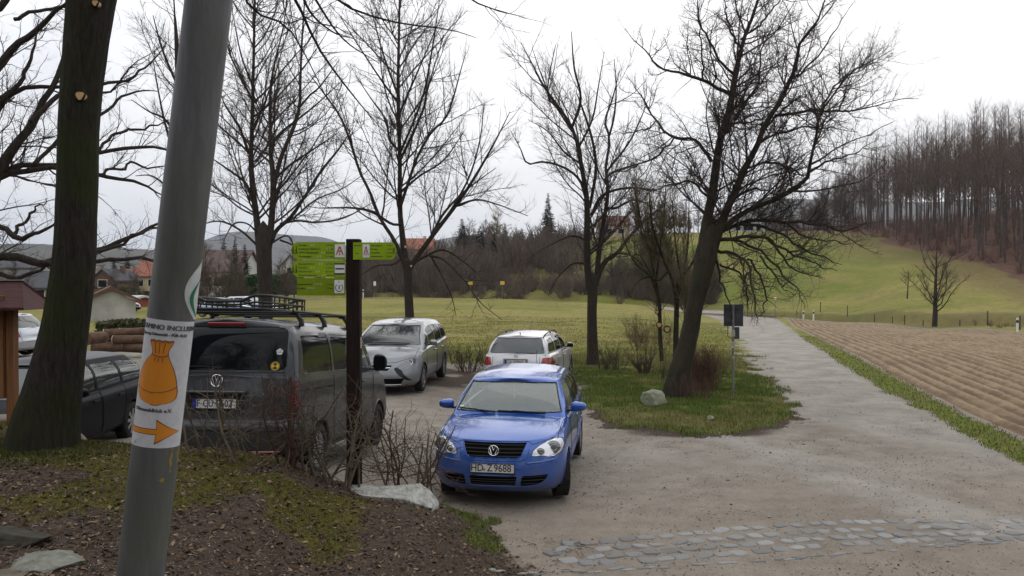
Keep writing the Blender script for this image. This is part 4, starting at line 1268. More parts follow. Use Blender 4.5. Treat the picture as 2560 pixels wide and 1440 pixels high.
    # fruit trees on the hill meadow
    fr = proto_tree(400, h=6.0, r=.20, crown0=.24, spread=3.0, ang=(30, 70), n1=.75, up=.35, dens=1.0, twig_k=.010)
    M_FR = noisy('fruit_twig', (.06, .045, .036), (.11, .085, .065), 1, bump=0)
    x = pp(2336, 0, 68).x; z = Hs(x, 68)
    put_tree(fr, 'fruit_tree', 'round bare fruit tree alone on the green hillside behind the field', 'tree', (x, 68, z), (1.15, 1.15, 1.02), 1.0, M_BARK, M_FR)
    fr2 = proto_tree(403, h=6.0, r=.16, crown0=.3, spread=2.6, ang=(35, 75), n1=.7, up=.2, twig_k=.010)
    x = pp(2268, 0, 95).x; z = Hs(x, 95)
    put_tree(fr2, 'fruit_tree', 'smaller crooked bare tree uphill left of the round fruit tree', 'tree', (x, 95, z), .55, 2.0, M_BARK, M_FR)
    # scrub along the main road: one uncountable hem
    sc = [bush_mesh(500 + q, h=2.2, w=1.8, stems=14, dens=.9, rk=.015) for q in range(4)]
    V = []; Q = []; o = 0
    arr = []
    for me in sc:
        v = np.empty(len(me.vertices) * 3); me.vertices.foreach_get('co', v)
        f = np.empty(len(me.polygons) * 4, dtype=np.int64); me.polygons.foreach_get('vertices', f)
        arr.append((v.reshape(-1, 3), f.reshape(-1, 4)))
    def scatter(pts, name, m):
        V, Q, o = [], [], 0
        for (x, y, s, hs) in pts:
            v, f = arr[rg.integers(0, 4)]
            a = rg.uniform(0, 6.28); c, s_ = math.cos(a), math.sin(a)
            w = v * np.array([s, s, s * hs])
            w = np.stack([w[:, 0] * c - w[:, 1] * s_ + x, w[:, 0] * s_ + w[:, 1] * c + y, w[:, 2] + Hs(x, y)], 1)
            V.append(w); Q.append(f + o); o += len(w)
        return add(name, mesh_np(name, np.concatenate(V), np.concatenate(Q)), m, kind='stuff')
    pts = []
    for i in range(400):
        px = rg.uniform(880, 1790); D = rg.uniform(111.5, 128)
        if 1760 < px: D = rg.uniform(116, 124)
        pts.append((pp(px, 0, D).x, D, rg.uniform(.8, 1.7), rg.uniform(.6, 1.2)))
    sb = scatter(pts, 'roadside_scrub', M_T1)
    sb['label'] = 'low brown bare scrub lining the far side of the main road'; sb['category'] = 'scrub'
    pts = []
    for i in range(210):
        px = rg.uniform(870, 1470); D = rg.uniform(116, 170)
        if px > 1230 and D < 150: D += 20
        pts.append((pp(px, 0, D).x, D, rg.uniform(2.0, 3.6), rg.uniform(.7, 1.05)))
    sb = scatter(pts, 'thicket', M_T1)
    sb['label'] = 'dense brown thicket of bare bushes between meadow and hill houses'; sb['category'] = 'thicket'
    pts = []
    for i in range(380):
        a = rg.uniform(.30, .72); fe = forest_edge(a); D = fe + rg.uniform(-1, 70)
        pts.append((a * D, D, rg.uniform(.5, 1.7), rg.uniform(.6, 1.3)))
    for i in range(60):
        px = rg.uniform(2050, 2560); a = (px - 1280) / F
        D = np.interp(a, [.37, .5, .62], [92, 71, 58]) + rg.uniform(0, 4)
        pts.append((a * D, D, rg.uniform(.12, .32), rg.uniform(.5, 1.0)))
    sb = scatter(pts, 'hill_scrub', M_T3)
    sb['label'] = 'sparse reddish undergrowth on the floor of the hillside wood'; sb['category'] = 'scrub'

    # clipped bushes along the yard
    M_HEDGE = noisy('hedge_twig', (.050, .035, .026), (.12, .085, .060), 4, bump=0)
    M_RED = noisy('barberry_twig', (.085, .045, .036), (.16, .085, .065), 4, bump=0)
    def bushat(name, lab, px, D, h, w, m, seed, **k):
        x = pp(px, 0, D).x; z = Hs(x, D)
        me = bush_mesh(seed, h=h, w=w, **k)
        t = thing(name, lab, 'bush', (x, D, z - .02))
        add('branches', me, m, t)
    bushat('clipped_bush', 'bare clipped bush between the people carrier and the white estate car', 1168, 25.0, 1.0, 1.0, M_HEDGE, 601, stems=26, base_w=.3, dens=1.3, flat=.82)
    bushat('clipped_bush', 'flat topped bare bush behind the silver people carrier', 1120, 27.0, .95, .9, M_HEDGE, 602, stems=20, base_w=.4, dens=1.2, flat=.8)
    bushat('clipped_bush', 'low bare bush hidden behind the left flank of the white estate car', 1225, 26.5, .9, .8, M_HEDGE, 603, stems=18, base_w=.3, dens=1.2, flat=.8)
    bushat('clipped_bush', 'thin bare bush just right of the straight dark trunk', 1515, 24.8, 1.0, .5, M_HEDGE, 604, stems=14, base_w=.2, dens=1.2, flat=.9)
    bushat('clipped_bush', 'narrow bare bush between two wider ones on the island edge', 1548, 24.6, .95, .35, M_HEDGE, 605, stems=9, base_w=.15, dens=1.0, flat=.9)
    bushat('clipped_bush', 'vase shaped bare bush with thick pruned stems behind the boulder', 1610, 23.8, .95, .75, M_HEDGE, 606, stems=16, base_w=.16, dens=1.2, rk=.02, flat=.88)
    bushat('clipped_bush', 'small bare bush tucked behind the leaning trunk', 1668, 22.5, .9, .4, M_HEDGE, 607, stems=10, base_w=.2, dens=1.0)
    bushat('clipped_bush', 'dense square clipped reddish bush right of the leaning trunk', 1752, 20.4, 1.35, .5, M_RED, 608, stems=70, base_w=.36, dens=1.7, rk=.006, flat=1.18)
    bushat('clipped_bush', 'low reddish bush at the foot of the leaning fruit tree', 1722, 18.9, .7, .7, M_RED, 609, stems=34, base_w=.42, dens=1.5, rk=.007)
    bushat('dogwood_bush', 'fine reddish shrub standing in the meadow left of the pruned tree', 1622, 31, 1.6, 1.9, M_RED, 610, stems=60, base_w=.6, dens=1.7, rk=.004)

def hedge():
    M_A = noisy('thorn_stem', (.085, .066, .048), (.20, .16, .115), 8, bump=.3)
    rg = np.random.default_rng(5)
    spots = [  # px, D, height, lean, stems, label
      (520, 8.35, .95, 5, 'pale leafless thorn shrub in front of the van number plate'),
      (600, 8.35, .85, 4, 'sparse leafless shrub right of the van number plate'),
      (715, 8.5, 1.05, 8, 'dense reddish tangled thorn shrub at the right rear corner of the van'),
      (800, 8.55, 1.0, 6, 'leafless thorn shrub with slanting stems left of the dark wooden signpost'),
      (862, 8.6, 1.05, 5, 'leafless thorn shrub entwined round the dark wooden signpost'),
      (1000, 9.0, .98, 9, 'thick stemmed reddish brown thorn shrub between signpost and blue car'),
      (1060, 9.1, .92, 5, 'thin arching thorn shrub nearest the blue car')]
    for i, (px, D, h, n, lab) in enumerate(spots):
        x = pp(px, 0, D).x; z = Hs(x, D)
        segs = 9
        P = np.zeros((n, segs + 1, 3)); P[:, 0, 0] = rg.normal(size=n) * .11; P[:, 0, 1] = rg.normal(size=n) * .06; P[:, 0, 2] = -.05
        d = nrm(np.stack([rg.normal(size=n) * .22, rg.normal(size=n) * .12, np.ones(n)], 1))
        ln = h * rg.uniform(.8, 1.1, n)
        for k in range(segs):
            d = nrm(d + rg.normal(size=(n, 3)) * np.array([.12, .08, .03]))
            P[:, k + 1] = P[:, k] + d * (ln / segs)[:, None]
        R = rg.uniform(.008, .019, n)[:, None] * (1 - .55 * np.linspace(0, 1, segs + 1))[None]
        # long horizontal laid branches near the top
        B1, R1 = spawn(P, R, rg, per_m=12, t0=.22, ang=(50, 95), lf=.8, lmin=.25, lmax=.85, segs=9, wig=.26, up=-.02, rf=.55, rk=.012, flat=.6)
        B1[:, :, 1] *= .55
        B2, R2 = spawn(B1, R1, rg, per_m=10, t0=.1, ang=(35, 80), lf=.35, lmin=.05, lmax=.26, segs=4, wig=.28, up=.1, rf=.7, rk=.011)
        t = thing('thorn_shrub', lab, 'shrub', (x, D, z))
        v, q = tubes(P, R, 7); v1, q1 = tubes(B1, R1, 5)
        add('stems', mesh_np('stems', np.concatenate([v, v1]), np.concatenate([q, q1 + len(v)])), M_TWIG_RED if i in (2, 5) else M_A, t)
        if i == 2:
            B3, R3 = spawn(B2, R2, rg, per_m=16, t0=.1, ang=(35, 80), lf=.6, lmin=.04, lmax=.12, segs=3, wig=.4, up=0, rf=.8, rk=.014)
            B2 = B2; v3, q3 = tubes(B3, R3, 3)
        v2, q2 = tubes(B2, R2, 4)
        add('twigs', mesh_np('twigs', v2 if i != 2 else np.concatenate([v2, v3]), q2 if i != 2 else np.concatenate([q2, q3 + len(v2)])), M_TWIG_RED if i in (2, 5, 6) else M_A, t)
    # fallen branch leaning through the shrubs
    a, b_ = pp(640, 1215, 8.3), pp(850, 1105, 8.45)
    P = resample([(*pp(560, 1190, 8.3), .010), (*pp(640, 1165, 8.35), .011), (*pp(700, 1120, 8.4), .009), (*pp(740, 1078, 8.45), .005)], 16)
    v, q = tubes(P[None, :, :3], P[None, :, 3], 6)
    tag(add('fallen_branch', mesh_np('fallen_branch', v, q), M_A), 'pale bare branch leaning through the shrubs in front of the van bumper', 'branch')
# ------------------------------------------------------------------ cars
def paint(name, col, metal=.35, rough=.32, dirt=None, dirt_h=.55, coat=.9):
    m = mat(name, col, rough, metal, .5, coat)
    t = NT(m)
    P = t.obj()
    fl = t.noise(900, 2, .5, P)
    c = t.mix(t.rng(fl, .4, .6, 0, .25), col, tuple(min(1, k * 1.5 + .01) for k in col))
    if dirt:
        sp = t.n("ShaderNodeSeparateXYZ"); t.l(P, sp.inputs[0])
        n = t.noise(7, 5, .65, P)
        h = t.rng(t.math('ADD', sp.outputs[2], t.math('MULTIPLY', n, -.5)), dirt_h - .55, dirt_h, 1, 0)
        h = t.math('MULTIPLY', h, t.rng(n, .3, .7, .25, .9))
        c = t.mix(h, c, dirt)
        t.l(t.rng(h, 0, 1, rough, .85), t.b.inputs['Roughness'])
        t.l(t.rng(h, 0, .6, coat, 0), t.b.inputs['Coat Weight'])
        t.l(t.rng(h, 0, .6, metal, 0), t.b.inputs['Metallic'])
    t.l(c, t.b.inputs['Base Color'])
    return m
M_GLASS = mat('tinted_glass', (.006, .008, .009), .04, 0, .35, ior=1.33)
M_GLASS_G = mat('greenish_glass', (.022, .030, .028), .04, 0, .6, ior=1.75)
M_BLACK = mat('black_plastic', (.012, .012, .013), .5, 0, .4)
M_VOID = mat('dark_interior', (.006, .006, .006), .95, 0, .1)
M_RUBBER = noisy('rubber', (.013, .013, .013), (.035, .032, .029), 14, rough=.85, bump=.3)
M_CHROME = mat('chrome', (.75, .76, .78), .14, 1.0)
M_RIM = mat('alloy_rim', (.42, .43, .45), .3, .9)
M_LAMP = mat('lamp_reflector', (.72, .74, .76), .16, .55, .8, 1.0)
M_LENS = mat('lamp_lens', (.20, .21, .22), .10, .55, .8, 1.0)
M_RED = mat('red_lamp', (.32, .010, .012), .15, 0, .6, .6)
M_RED_D = mat('dark_red_lamp', (.10, .006, .007), .2, 0, .5, .3)
M_PLATE = mat('plate_white', (.72, .72, .70), .4)
M_INK = mat('plate_ink', (.01, .01, .01), .5)
M_EUB = mat('plate_blue', (.01, .03, .35), .4)
M_SEAT = noisy('seat_cloth', (.07, .075, .08), (.12, .12, .125), 20, bump=.2)
M_DASH = mat('dashboard', (.035, .037, .04), .7)

def see_glass(name, tint=(.80, .88, .84), dust=.26):
    """clear window: mostly transparent, mirror-like film that strengthens at grazing angles, thin dust"""
    m = bpy.data.materials.new(name); m.use_nodes = True
    nt = m.node_tree; nt.nodes.clear()
    o = nt.nodes.new("ShaderNodeOutputMaterial"); tr = nt.nodes.new("ShaderNodeBsdfTransparent"); gl = nt.nodes.new("ShaderNodeBsdfGlossy")
    df = nt.nodes.new("ShaderNodeBsdfDiffuse"); lw = nt.nodes.new("ShaderNodeFresnel"); mx = nt.nodes.new("ShaderNodeMixShader"); m2 = nt.nodes.new("ShaderNodeMixShader")
    tr.inputs[0].default_value = (*tint, 1); gl.inputs['Roughness'].default_value = .03; gl.inputs[0].default_value = (.93, 1, .97, 1)
    lw.inputs['IOR'].default_value = 1.75
    df.inputs[0].default_value = (.50, .54, .50, 1)
    m2.inputs[0].default_value = dust
    nt.links.new(tr.outputs[0], m2.inputs[1]); nt.links.new(df.outputs[0], m2.inputs[2])
    nt.links.new(lw.outputs[0], mx.inputs[0]); nt.links.new(m2.outputs[0], mx.inputs[1]); nt.links.new(gl.outputs[0], mx.inputs[2])
    nt.links.new(mx.outputs[0], o.inputs[0])
    return m
M_CLEAR = see_glass('windscreen_glass')

def cap_pts(n, N):
    th = np.linspace(0, math.pi / 2, 400)
    x = np.sin(th) ** (2 / n); y = 1 - np.cos(th) ** (2 / n)
    s = np.concatenate([[0], np.cumsum(np.hypot(np.diff(x), np.diff(y)))])
    q = np.linspace(0, s[-1], N)
    return np.interp(q, s, x), np.interp(q, s, y)

class Shell:
    """right half of a car skin sampled finely; mirrored, then cut up into panels by outlines"""
    def __init__(s, sp, res):
        s.sp = sp
        Ll = sp['L']
        cf, cr = sp['cf'], sp['cr']
        Wd = sp['W']
        Nf = int((cf * .6 + Wd) / res); Nr = int((cr * .6 + Wd) / res); Ns = int((Ll - cf - cr) / res)
        ax, ay = cap_pts(sp['nf'], Nf); bx, by = cap_pts(sp['nr'], Nr)
        def outline(w, yf, yr):
            sy = np.linspace(yf + cf, yr - cr, Ns + 2)[1:-1]
            bow = sp.get('bow', .03)
            def bw(y): return bow * np.clip(np.abs((y - Ll * .48) / (Ll * .5)), 0, 1.2) ** 2
            x = np.concatenate([ax * w, np.full(Ns, w), bx[::-1] * w])
            y = np.concatenate([yf + ay * cf, sy, yr - by[::-1] * cr])
            x = x * (1 - bw(y) / max(w, .1))
            return x, y
        hh = 1.0
        M = int(sp.get('H', .8) / res)
        ts = np.linspace(0, 1, M)
        rows = []
        for t in ts:
            w = float(tab(t, sp['w'])); yf = float(tab(t, sp['yf'])); yr = float(tab(t, sp['yr']))
            x, y = outline(w, yf, yr)
            zb = tab(y, sp['zb']); zs = tab(y, sp['zs'])
            rows.append(np.stack([x, y, zb + t * (zs - zb)], 1))
        N2 = int(.75 / res)
        vv = (np.linspace(0, 1, N2 + 1)[1:]) ** 1.0
        rim = rows[-1]
        cw = tab(rim[:, 1], sp['crown'])
        pw = sp.get('cp', 2.6)
        for v in vv:
            u = 1 - v
            rows.append(np.stack([rim[:, 0] * u, rim[:, 1], rim[:, 2] + cw * (1 - u ** pw)], 1))
        s.body = np.array(rows)            # (levels, s, 3)
        # greenhouse
        g = sp['g']
        cf2, cr2 = g['cf'], g['cr']
        Nf = int((cf2 * .6 + Wd * .9) / res); Nr = int((cr2 * .6 + Wd * .9) / res); Ns2 = int((Ll * .5) / res)
        ax2, ay2 = cap_pts(g['nf'], Nf); bx2, by2 = cap_pts(g['nr'], Nr)
        Mg = int(.62 / res)
        rows = []
        for t in np.linspace(0, 1, Mg):
            w = float(tab(t, g['w'])); yf = float(tab(t, g['yf'])); yr = float(tab(t, g['yr']))
            sy = np.linspace(yf + cf2, yr - cr2, Ns2 + 2)[1:-1]
            x = np.concatenate([ax2 * w, np.full(Ns2, w), bx2[::-1] * w]); y = np.concatenate([yf + ay2 * cf2, sy, yr - by2[::-1] * cr2])
            x = x * (1 - g.get('bow', .05) * np.clip(np.abs(y - g.get('ym', Ll * .58)) / (Ll * .42), 0, 1.3) ** 2)
            zb = tab(y, sp['zs']) - .01; zt = tab(y, g['zt'])
            rows.append(np.stack([x, y, zb + t * (zt - zb)], 1))
        rim = rows[-1]
        cw = tab(rim[:, 1], g['crown'])
        for v in vv:
            u = 1 - v
            rows.append(np.stack([rim[:, 0] * u, rim[:, 1], rim[:, 2] + cw * (1 - u ** 2.6)], 1))
        s.green = np.array(rows)
        s.res = res
        V = []; Q = []; K = []; o = 0
        for kind, G in ((0, s.body), (1, s.green)):
            a, b, _ = G.shape
            I = np.arange(a * b).reshape(a, b)
            q = np.stack([I[:-1, :-1], I[:-1, 1:], I[1:, 1:], I[1:, :-1]], -1).reshape(-1, 4)
            for sg in (1, -1):
                v = G.reshape(-1, 3) * np.array([sg, 1, 1])
                V.append(v); Q.append((q if sg == 1 else q[:, ::-1]) + o); K.append(np.full(len(q), kind)); o += len(v)
        s.V = np.concatenate(V); s.Q = np.concatenate(Q); s.K = np.concatenate(K)
        # weld mirrored halves
        key = np.round(s.V * 20000).astype(np.int64)
        _, first, inv = np.unique(key, axis=0, return_index=True, return_inverse=True)
        s.V = s.V[first]; s.Q = inv.ravel()[s.Q]
        # drop collapsed faces
        d = (s.Q[:, 0] == s.Q[:, 1]).astype(int) + (s.Q[:, 1] == s.Q[:, 2]) + (s.Q[:, 2] == s.Q[:, 3]) + (s.Q[:, 3] == s.Q[:, 0])
        s.tri = s.Q[d == 1]; s.triK = s.K[d == 1]
        s.Q = s.Q[d == 0]; s.K = s.K[d == 0]
        s.lab = np.zeros(len(s.Q), int)
        s.names = ['body']
        s.nrm()
        T = np.concatenate([s.Q[:, [0, 1, 2]], s.Q[:, [0, 2, 3]]])
        s.bvh = BVHTree.FromPolygons([tuple(v) for v in s.V], [tuple(int(i) for i in t) for t in T])
    def nrm(s):
        A = s.V[s.Q]
        n = np.cross(A[:, 2] - A[:, 0], A[:, 3] - A[:, 1])
        # make them point outwards
        ln = np.linalg.norm(n, axis=1, keepdims=True); n = n / np.maximum(ln, 1e-12)
        vn = np.zeros_like(s.V)
        for k in range(4):
            np.add.at(vn, s.Q[:, k], n)
        s.VN = nrm(vn); s.FN = n
    def cut(s, name, proj, poly, side=0, kinds=(0, 1), face=None, snap=True, mirror=False, rnd=0.0, only=None, nmin=.25):
        """faces whose centre lies inside the outline become panel `name`"""
        polys = [poly]
        if mirror:
            polys.append([(-a, b) for a, b in poly] if proj in ('f', 'r') else poly)
        if name not in s.names:
            s.names.append(name)
        li = s.names.index(name)
        for k, pl in enumerate(polys):
            sd_ = side if not (mirror and proj == 's') else (1 if k == 0 else -1)
            if rnd: pl = round_poly(pl, rnd)
            ax = (0, 2) if proj in ('f', 'r') else (1, 2) if proj == 's' else (0, 1)
            # which vertices look that way
            N = s.VN; FN = s.FN
            sgn = {'f': (1, -1), 'r': (1, 1), 's': (0, sd_), 't': (2, 1)}[proj]
            vm = N[:, sgn[0]] * sgn[1] > nmin * .6
            fm = FN[:, sgn[0]] * sgn[1] > nmin
            fm &= np.isin(s.K, kinds)
            if proj == 'f': vm &= s.V[:, 1] < s.sp['L'] * .55; fm &= s.V[s.Q[:, 0], 1] < s.sp['L'] * .55
            if proj == 'r': vm &= s.V[:, 1] > s.sp['L'] * .5; fm &= s.V[s.Q[:, 0], 1] > s.sp['L'] * .5
            if snap:
                used = np.zeros(len(s.V), bool); used[s.Q[fm].ravel()] = True
                ids = np.where(vm & used)[0]
                pa = np.array(pl)
                lo, hi = pa.min(0) - .06, pa.max(0) + .06
                ok = (s.V[ids][:, ax[0]] > lo[0]) & (s.V[ids][:, ax[0]] < hi[0]) & (s.V[ids][:, ax[1]] > lo[1]) & (s.V[ids][:, ax[1]] < hi[1])
                ids = ids[ok]
                d, nx, ny = sd_poly(s.V[ids][:, ax[0]], s.V[ids][:, ax[1]], pl, True)
                mv = np.abs(d) < s.res * .5
                s.V[ids[mv], ax[0]] = nx[mv]; s.V[ids[mv], ax[1]] = ny[mv]
            C = s.V[s.Q].mean(1)
            ids = np.where(fm)[0]
            d = sd_poly(C[ids][:, ax[0]], C[ids][:, ax[1]], pl)
            ids = ids[d < 0]
            if only is not None:
                ids = ids[np.isin(s.lab[ids], [s.names.index(o) for o in only])]
            s.lab[ids] = li
        return s
    def hit(s, proj, a, b, side=1):
        L_ = s.sp['L']
        o, d = {'f': (Vector((a, -3, b)), Vector((0, 1, 0))), 'r': (Vector((a, L_ + 3, b)), Vector((0, -1, 0))),
                's': (Vector((3 * side, a, b)), Vector((-side, 0, 0))), 't': (Vector((a, b, 4)), Vector((0, 0, -1)))}[proj]
        p, n, _, _ = s.bvh.ray_cast(o, d)
        if p is None:
            p = {'f': Vector((a, 0, b)), 'r': Vector((a, L_, b)), 's': Vector((side * .8, a, b)), 't': Vector((a, b, 1.4))}[proj]; n = -d
        if n.dot(d) > 0: n = -n
        return p, n
    def panel1(s, name, m, parent, inset=0.0, obj_name=None, smooth=True):
        li = s.names.index(name)
        q = s.Q[s.lab == li]
        t = s.tri if li == 0 else None
        if len(q) == 0:
            return None
        u, inv = np.unique(q.ravel(), return_inverse=True)
        V = s.V[u].copy()
        if inset:
            n = s.VN[u].copy()
            c = V * np.array([1, 0, 0])
            out = np.sign((n * (V - np.array([0, s.sp['L'] * .5, .8]))).sum(1, keepdims=True))
            V -= n * out * inset
        ft = None
        me = mesh_np(obj_name or name, V, inv.reshape(-1, 4))
        if li == 0 and len(s.tri):
            pass
        import bmesh
        bm = bmesh.new(); bm.from_mesh(me)
        bmesh.ops.recalc_face_normals(bm, faces=bm.faces)
        for e in bm.edges:
            if len(e.link_faces) == 2 and e.calc_face_angle(0) > math.radians(38): e.smooth = False
        bm.to_mesh(me); bm.free()
        return add(obj_name or name, me, m, parent)
    def panel(s, name, m, parent, inset=0.0, obj_name=None, smooth=True):
        li = s.names.index(name)
        x = s.V[s.Q].mean(1)[:, 0]; sel = s.lab == li
        if name != 'body' and sel.any() and np.abs(x[sel]).min() > .03 and (x[sel] > 0).any() and (x[sel] < 0).any():
            keep = s.lab.copy()
            for sg in (1, -1):
                s.lab = np.where(sel & (x * sg < 0), -1, keep)
                o = s.panel1(name, m, parent, inset, obj_name)
            s.lab = keep
            return o
        return s.panel1(name, m, parent, inset, obj_name)
    def seam(s, mb, proj, pts, r=.004, side=1, closed=False, n=14, off=.0):
        pts = [Vector(p) for p in pts]
        if closed: pts = pts + [pts[0]]
        out = []
        for a, b in zip(pts[:-1], pts[1:]):
            k = max(2, int((b - a).length / .04))
            for i in range(k):
                q = a + (b - a) * i / k
                p, nn = s.hit(proj, q.x, q.y, side)
                out.append(p + nn * off)
        p, nn = s.hit(proj, pts[-1].x, pts[-1].y, side); out.append(p + nn * off)
        mb.tube(out, r, 5)

def frame_on(p, n, up=(0, 0, 1)):
    """matrix with z along n, y as near up as possible"""
    z = n.normalized(); x = Vector(up).cross(z).normalized(); y = z.cross(x)
    M = Matrix((x, y, z)).transposed().to_4x4(); M.translation = p
    return M

def wheel(parent, x, y, r, w, side, spokes=5, steer=0., rim_m=None, hub='wheel', style='alloy', tread=True):
    t = bpy.data.objects.new('wheel', None); COL.objects.link(t); t.parent = parent
    t.location = (x, y, r); t.rotation_euler = (0, 0, steer)
    mb = MB()
    h = w / 2
    prof = [(r * .66, -h * .8), (r * .70, -h * .98), (r * .88, -h * 1.0), (r * .965, -h * .86), (r * .995, -h * .62), (r, 0), (r * .995, h * .62), (r * .965, h * .86), (r * .88, h * 1.0), (r * .70, h * .98), (r * .66, h * .8)]
    mb.lathe(prof, 'x', 40)
    if tread:
        for k in range(40):
            a = 2 * math.pi * k / 40
            for sx in (-1, 1):
                M = Matrix.Rotation(a, 4, 'X') @ Matrix.Rotation(sx * .5, 4, 'Z')
                P = MB().box((0, 0, 0), (h * .8, .028, .012)).v
                P = [Matrix.Rotation(a, 4, 'X') @ (Matrix.Rotation(sx * .35, 4, 'Z') @ Vector(p) + Vector((sx * h * .5, 0, r + .001))) for p in P]
                mb.add(P, [(0, 2, 3, 1), (4, 5, 7, 6), (0, 1, 5, 4), (2, 6, 7, 3), (0, 4, 6, 2), (1, 3, 7, 5)])
    mb.obj('tyre', M_RUBBER, t, smooth=True)
    rb = MB()
    sx = side
    rr = r * .67
    rb.lathe([(rr, -h * .75), (rr * .95, -h * .7), (rr * .93, h * .3), (rr * .93, h * .7), (rr, h * .82), (rr * 1.02, h * .8), (rr, -h * .75)], 'x', 36)
    if side < 0:
        rb.v = [(-a, b, c) for a, b, c in rb.v]
    xo = side * h * .62
    for k in range(spokes):
        a = 2 * math.pi * k / spokes
        wd = .055 if style == 'alloy' else .10
        P = [(-wd * .35, .03), (wd * .35, .03), (wd * .55, rr * .95), (-wd * .55, rr * .95)]
        V = [Matrix.Rotation(a, 4, 'X') @ Vector((xo + dx - side * (.0 if q[1] < .1 else -.012), q[0], q[1])) for dx in (-.014, .014) for q in P]
        rb.add(V, [(0, 1, 2, 3), (4, 7, 6, 5), (0, 4, 5, 1), (1, 5, 6, 2), (2, 6, 7, 3), (3, 7, 4, 0)])
    rb.lathe([(0, xo + side * .02), (.055, xo + side * .018), (.065, xo - side * .02), (0, xo - side * .02)], 'x', 18)
    rb.obj('rim', rim_m or M_RIM, t, smooth=True)
    # brake disc behind the spokes
    MB().lathe([(0, xo - side * .05), (rr * .9, xo - side * .05), (rr * .9, xo - side * .06), (0, xo - side * .06)], 'x', 28).obj('brake_disc', M_VOID, t)
    return t

def roundel(mb, M, r, sx=1.0):
    """ring with two stacked chevrons, as on the bonnet and tailgate"""
    ring = [M @ Vector((math.cos(a) * r * sx, math.sin(a) * r, 0)) for a in np.linspace(0, 2 * math.pi, 29)]
    mb.tube(ring, r * .10, 6, cap=False)
    t = r * .11
    def st(pts): mb.tube([M @ Vector((x * r * sx, y * r, 0)) for x, y in pts], t, 5)
    st([(-.36, .86), (0, .08), (.36, .86)])
    st([(-.80, .52), (-.36, -.82), (0, -.04), (.36, -.82), (.80, .52)])
    st([(-.10, .10), (.10, .10)])

def number_plate(parent, M, text, blue=True, w=.52, h=.11, size=.094, sx=.80, gap=None):
    p = bpy.data.objects.new('number_plate', mesh_np('number_plate', *(lambda b: (b.v,))(MB().box((0, 0, -.004), (w, h, .010), bev=.003)), polys=MB().box((0, 0, -.004), (w, h, .010), bev=.003).f, smooth=False))
    COL.objects.link(p); p.parent = parent; p.matrix_local = M
    p.data.materials.append(M_PLATE)
    fr = MB()
    for (cx, cy, a, b) in ((0, h / 2, w + .008, .005), (0, -h / 2, w + .008, .005), (w / 2, 0, .005, h), (-w / 2, 0, .005, h)):
        fr.box((cx, cy, .0), (a, b, .014))
    fr.obj('plate_frame', M_INK, p)
    if blue:
        MB().box((-w / 2 + .024, 0, .002), (.044, h - .006, .002)).obj('country_band', M_EUB, p)
    tx = MB()
    x = -w / 2 + (.055 if blue else .018)
    for part, x0 in text:
        text_into(tx, part, size, Matrix.Translation((x0, -.001, .0022)), sx, 'l', .0011)
    tx.obj('plate_characters', M_INK, p)
    return p

def mirror_part(parent, pos, side, m, sz=(.20, .12, .14), face=-1):
    """door mirror: rounded housing, dark arm"""
    rows = []
    V = []; Fs = []
    nu, nv = 14, 10
    for i in range(nv + 1):
        a = math.pi * i / nv
        for j in range(nu):
            b = 2 * math.pi * j / nu
            sx = math.copysign(abs(math.sin(a) * math.cos(b)) ** .7, math.cos(b)); sz_ = math.copysign(abs(math.sin(a) * math.sin(b)) ** .7, math.sin(b)); sy = math.cos(a)
            yy = sy * .5 * (1.0 if sy < 0 else .45)
            V.append((pos[0] + sx * sz[0] * .5, pos[1] + yy * sz[1] * 1.4, pos[2] + sz_ * sz[2] * .5 * (1 - .15 * sx * side)))
    for i in range(nv):
        for j in range(nu):
            Fs.append((i * nu + j, i * nu + (j + 1) % nu, (i + 1) * nu + (j + 1) % nu, (i + 1) * nu + j))
    mr = MB().add(V, Fs).obj('door_mirror', m, parent, smooth=True)
    MB().box((pos[0] - side * sz[0] * .55, pos[1], pos[2] - sz[2] * .38), (sz[0] * .5, .05, .03), bev=.008).obj('mirror_arm', M_BLACK, mr)
    MB().prism(round_poly([(-sz[0] * .42, -sz[2] * .38), (sz[0] * .42, -sz[2] * .38), (sz[0] * .42, sz[2] * .38), (-sz[0] * .42, sz[2] * .38)], .03), sz[1] * .30, sz[1] * .33, 'xz', Matrix.Translation(pos)).obj('mirror_glass', M_GLASS, mr)
    return mr

def slats(sh, mb, proj, poly, n, depth, th=.008, side=1):
    """horizontal bars across a recessed opening"""
    P = np.array(poly); z0, z1 = P[:, 1].min(), P[:, 1].max()
    for i in range(n):
        z = z0 + (z1 - z0) * (i + .5) / n
        xs = []
        for (ax, az), (bx, bz) in zip(poly, poly[1:] + poly[:1]):
            if (az - z) * (bz - z) < 0:
                xs.append(ax + (bx - ax) * (z - az) / (bz - az))
        if len(xs) < 2: continue
        a, b = min(xs), max(xs)
        pts = []
        for k in range(9):
            x = a + (b - a) * k / 8
            p, nn = sh.hit(proj, x, z)
            pts.append(p - nn * depth)
        mb.tube(pts, th, 4)

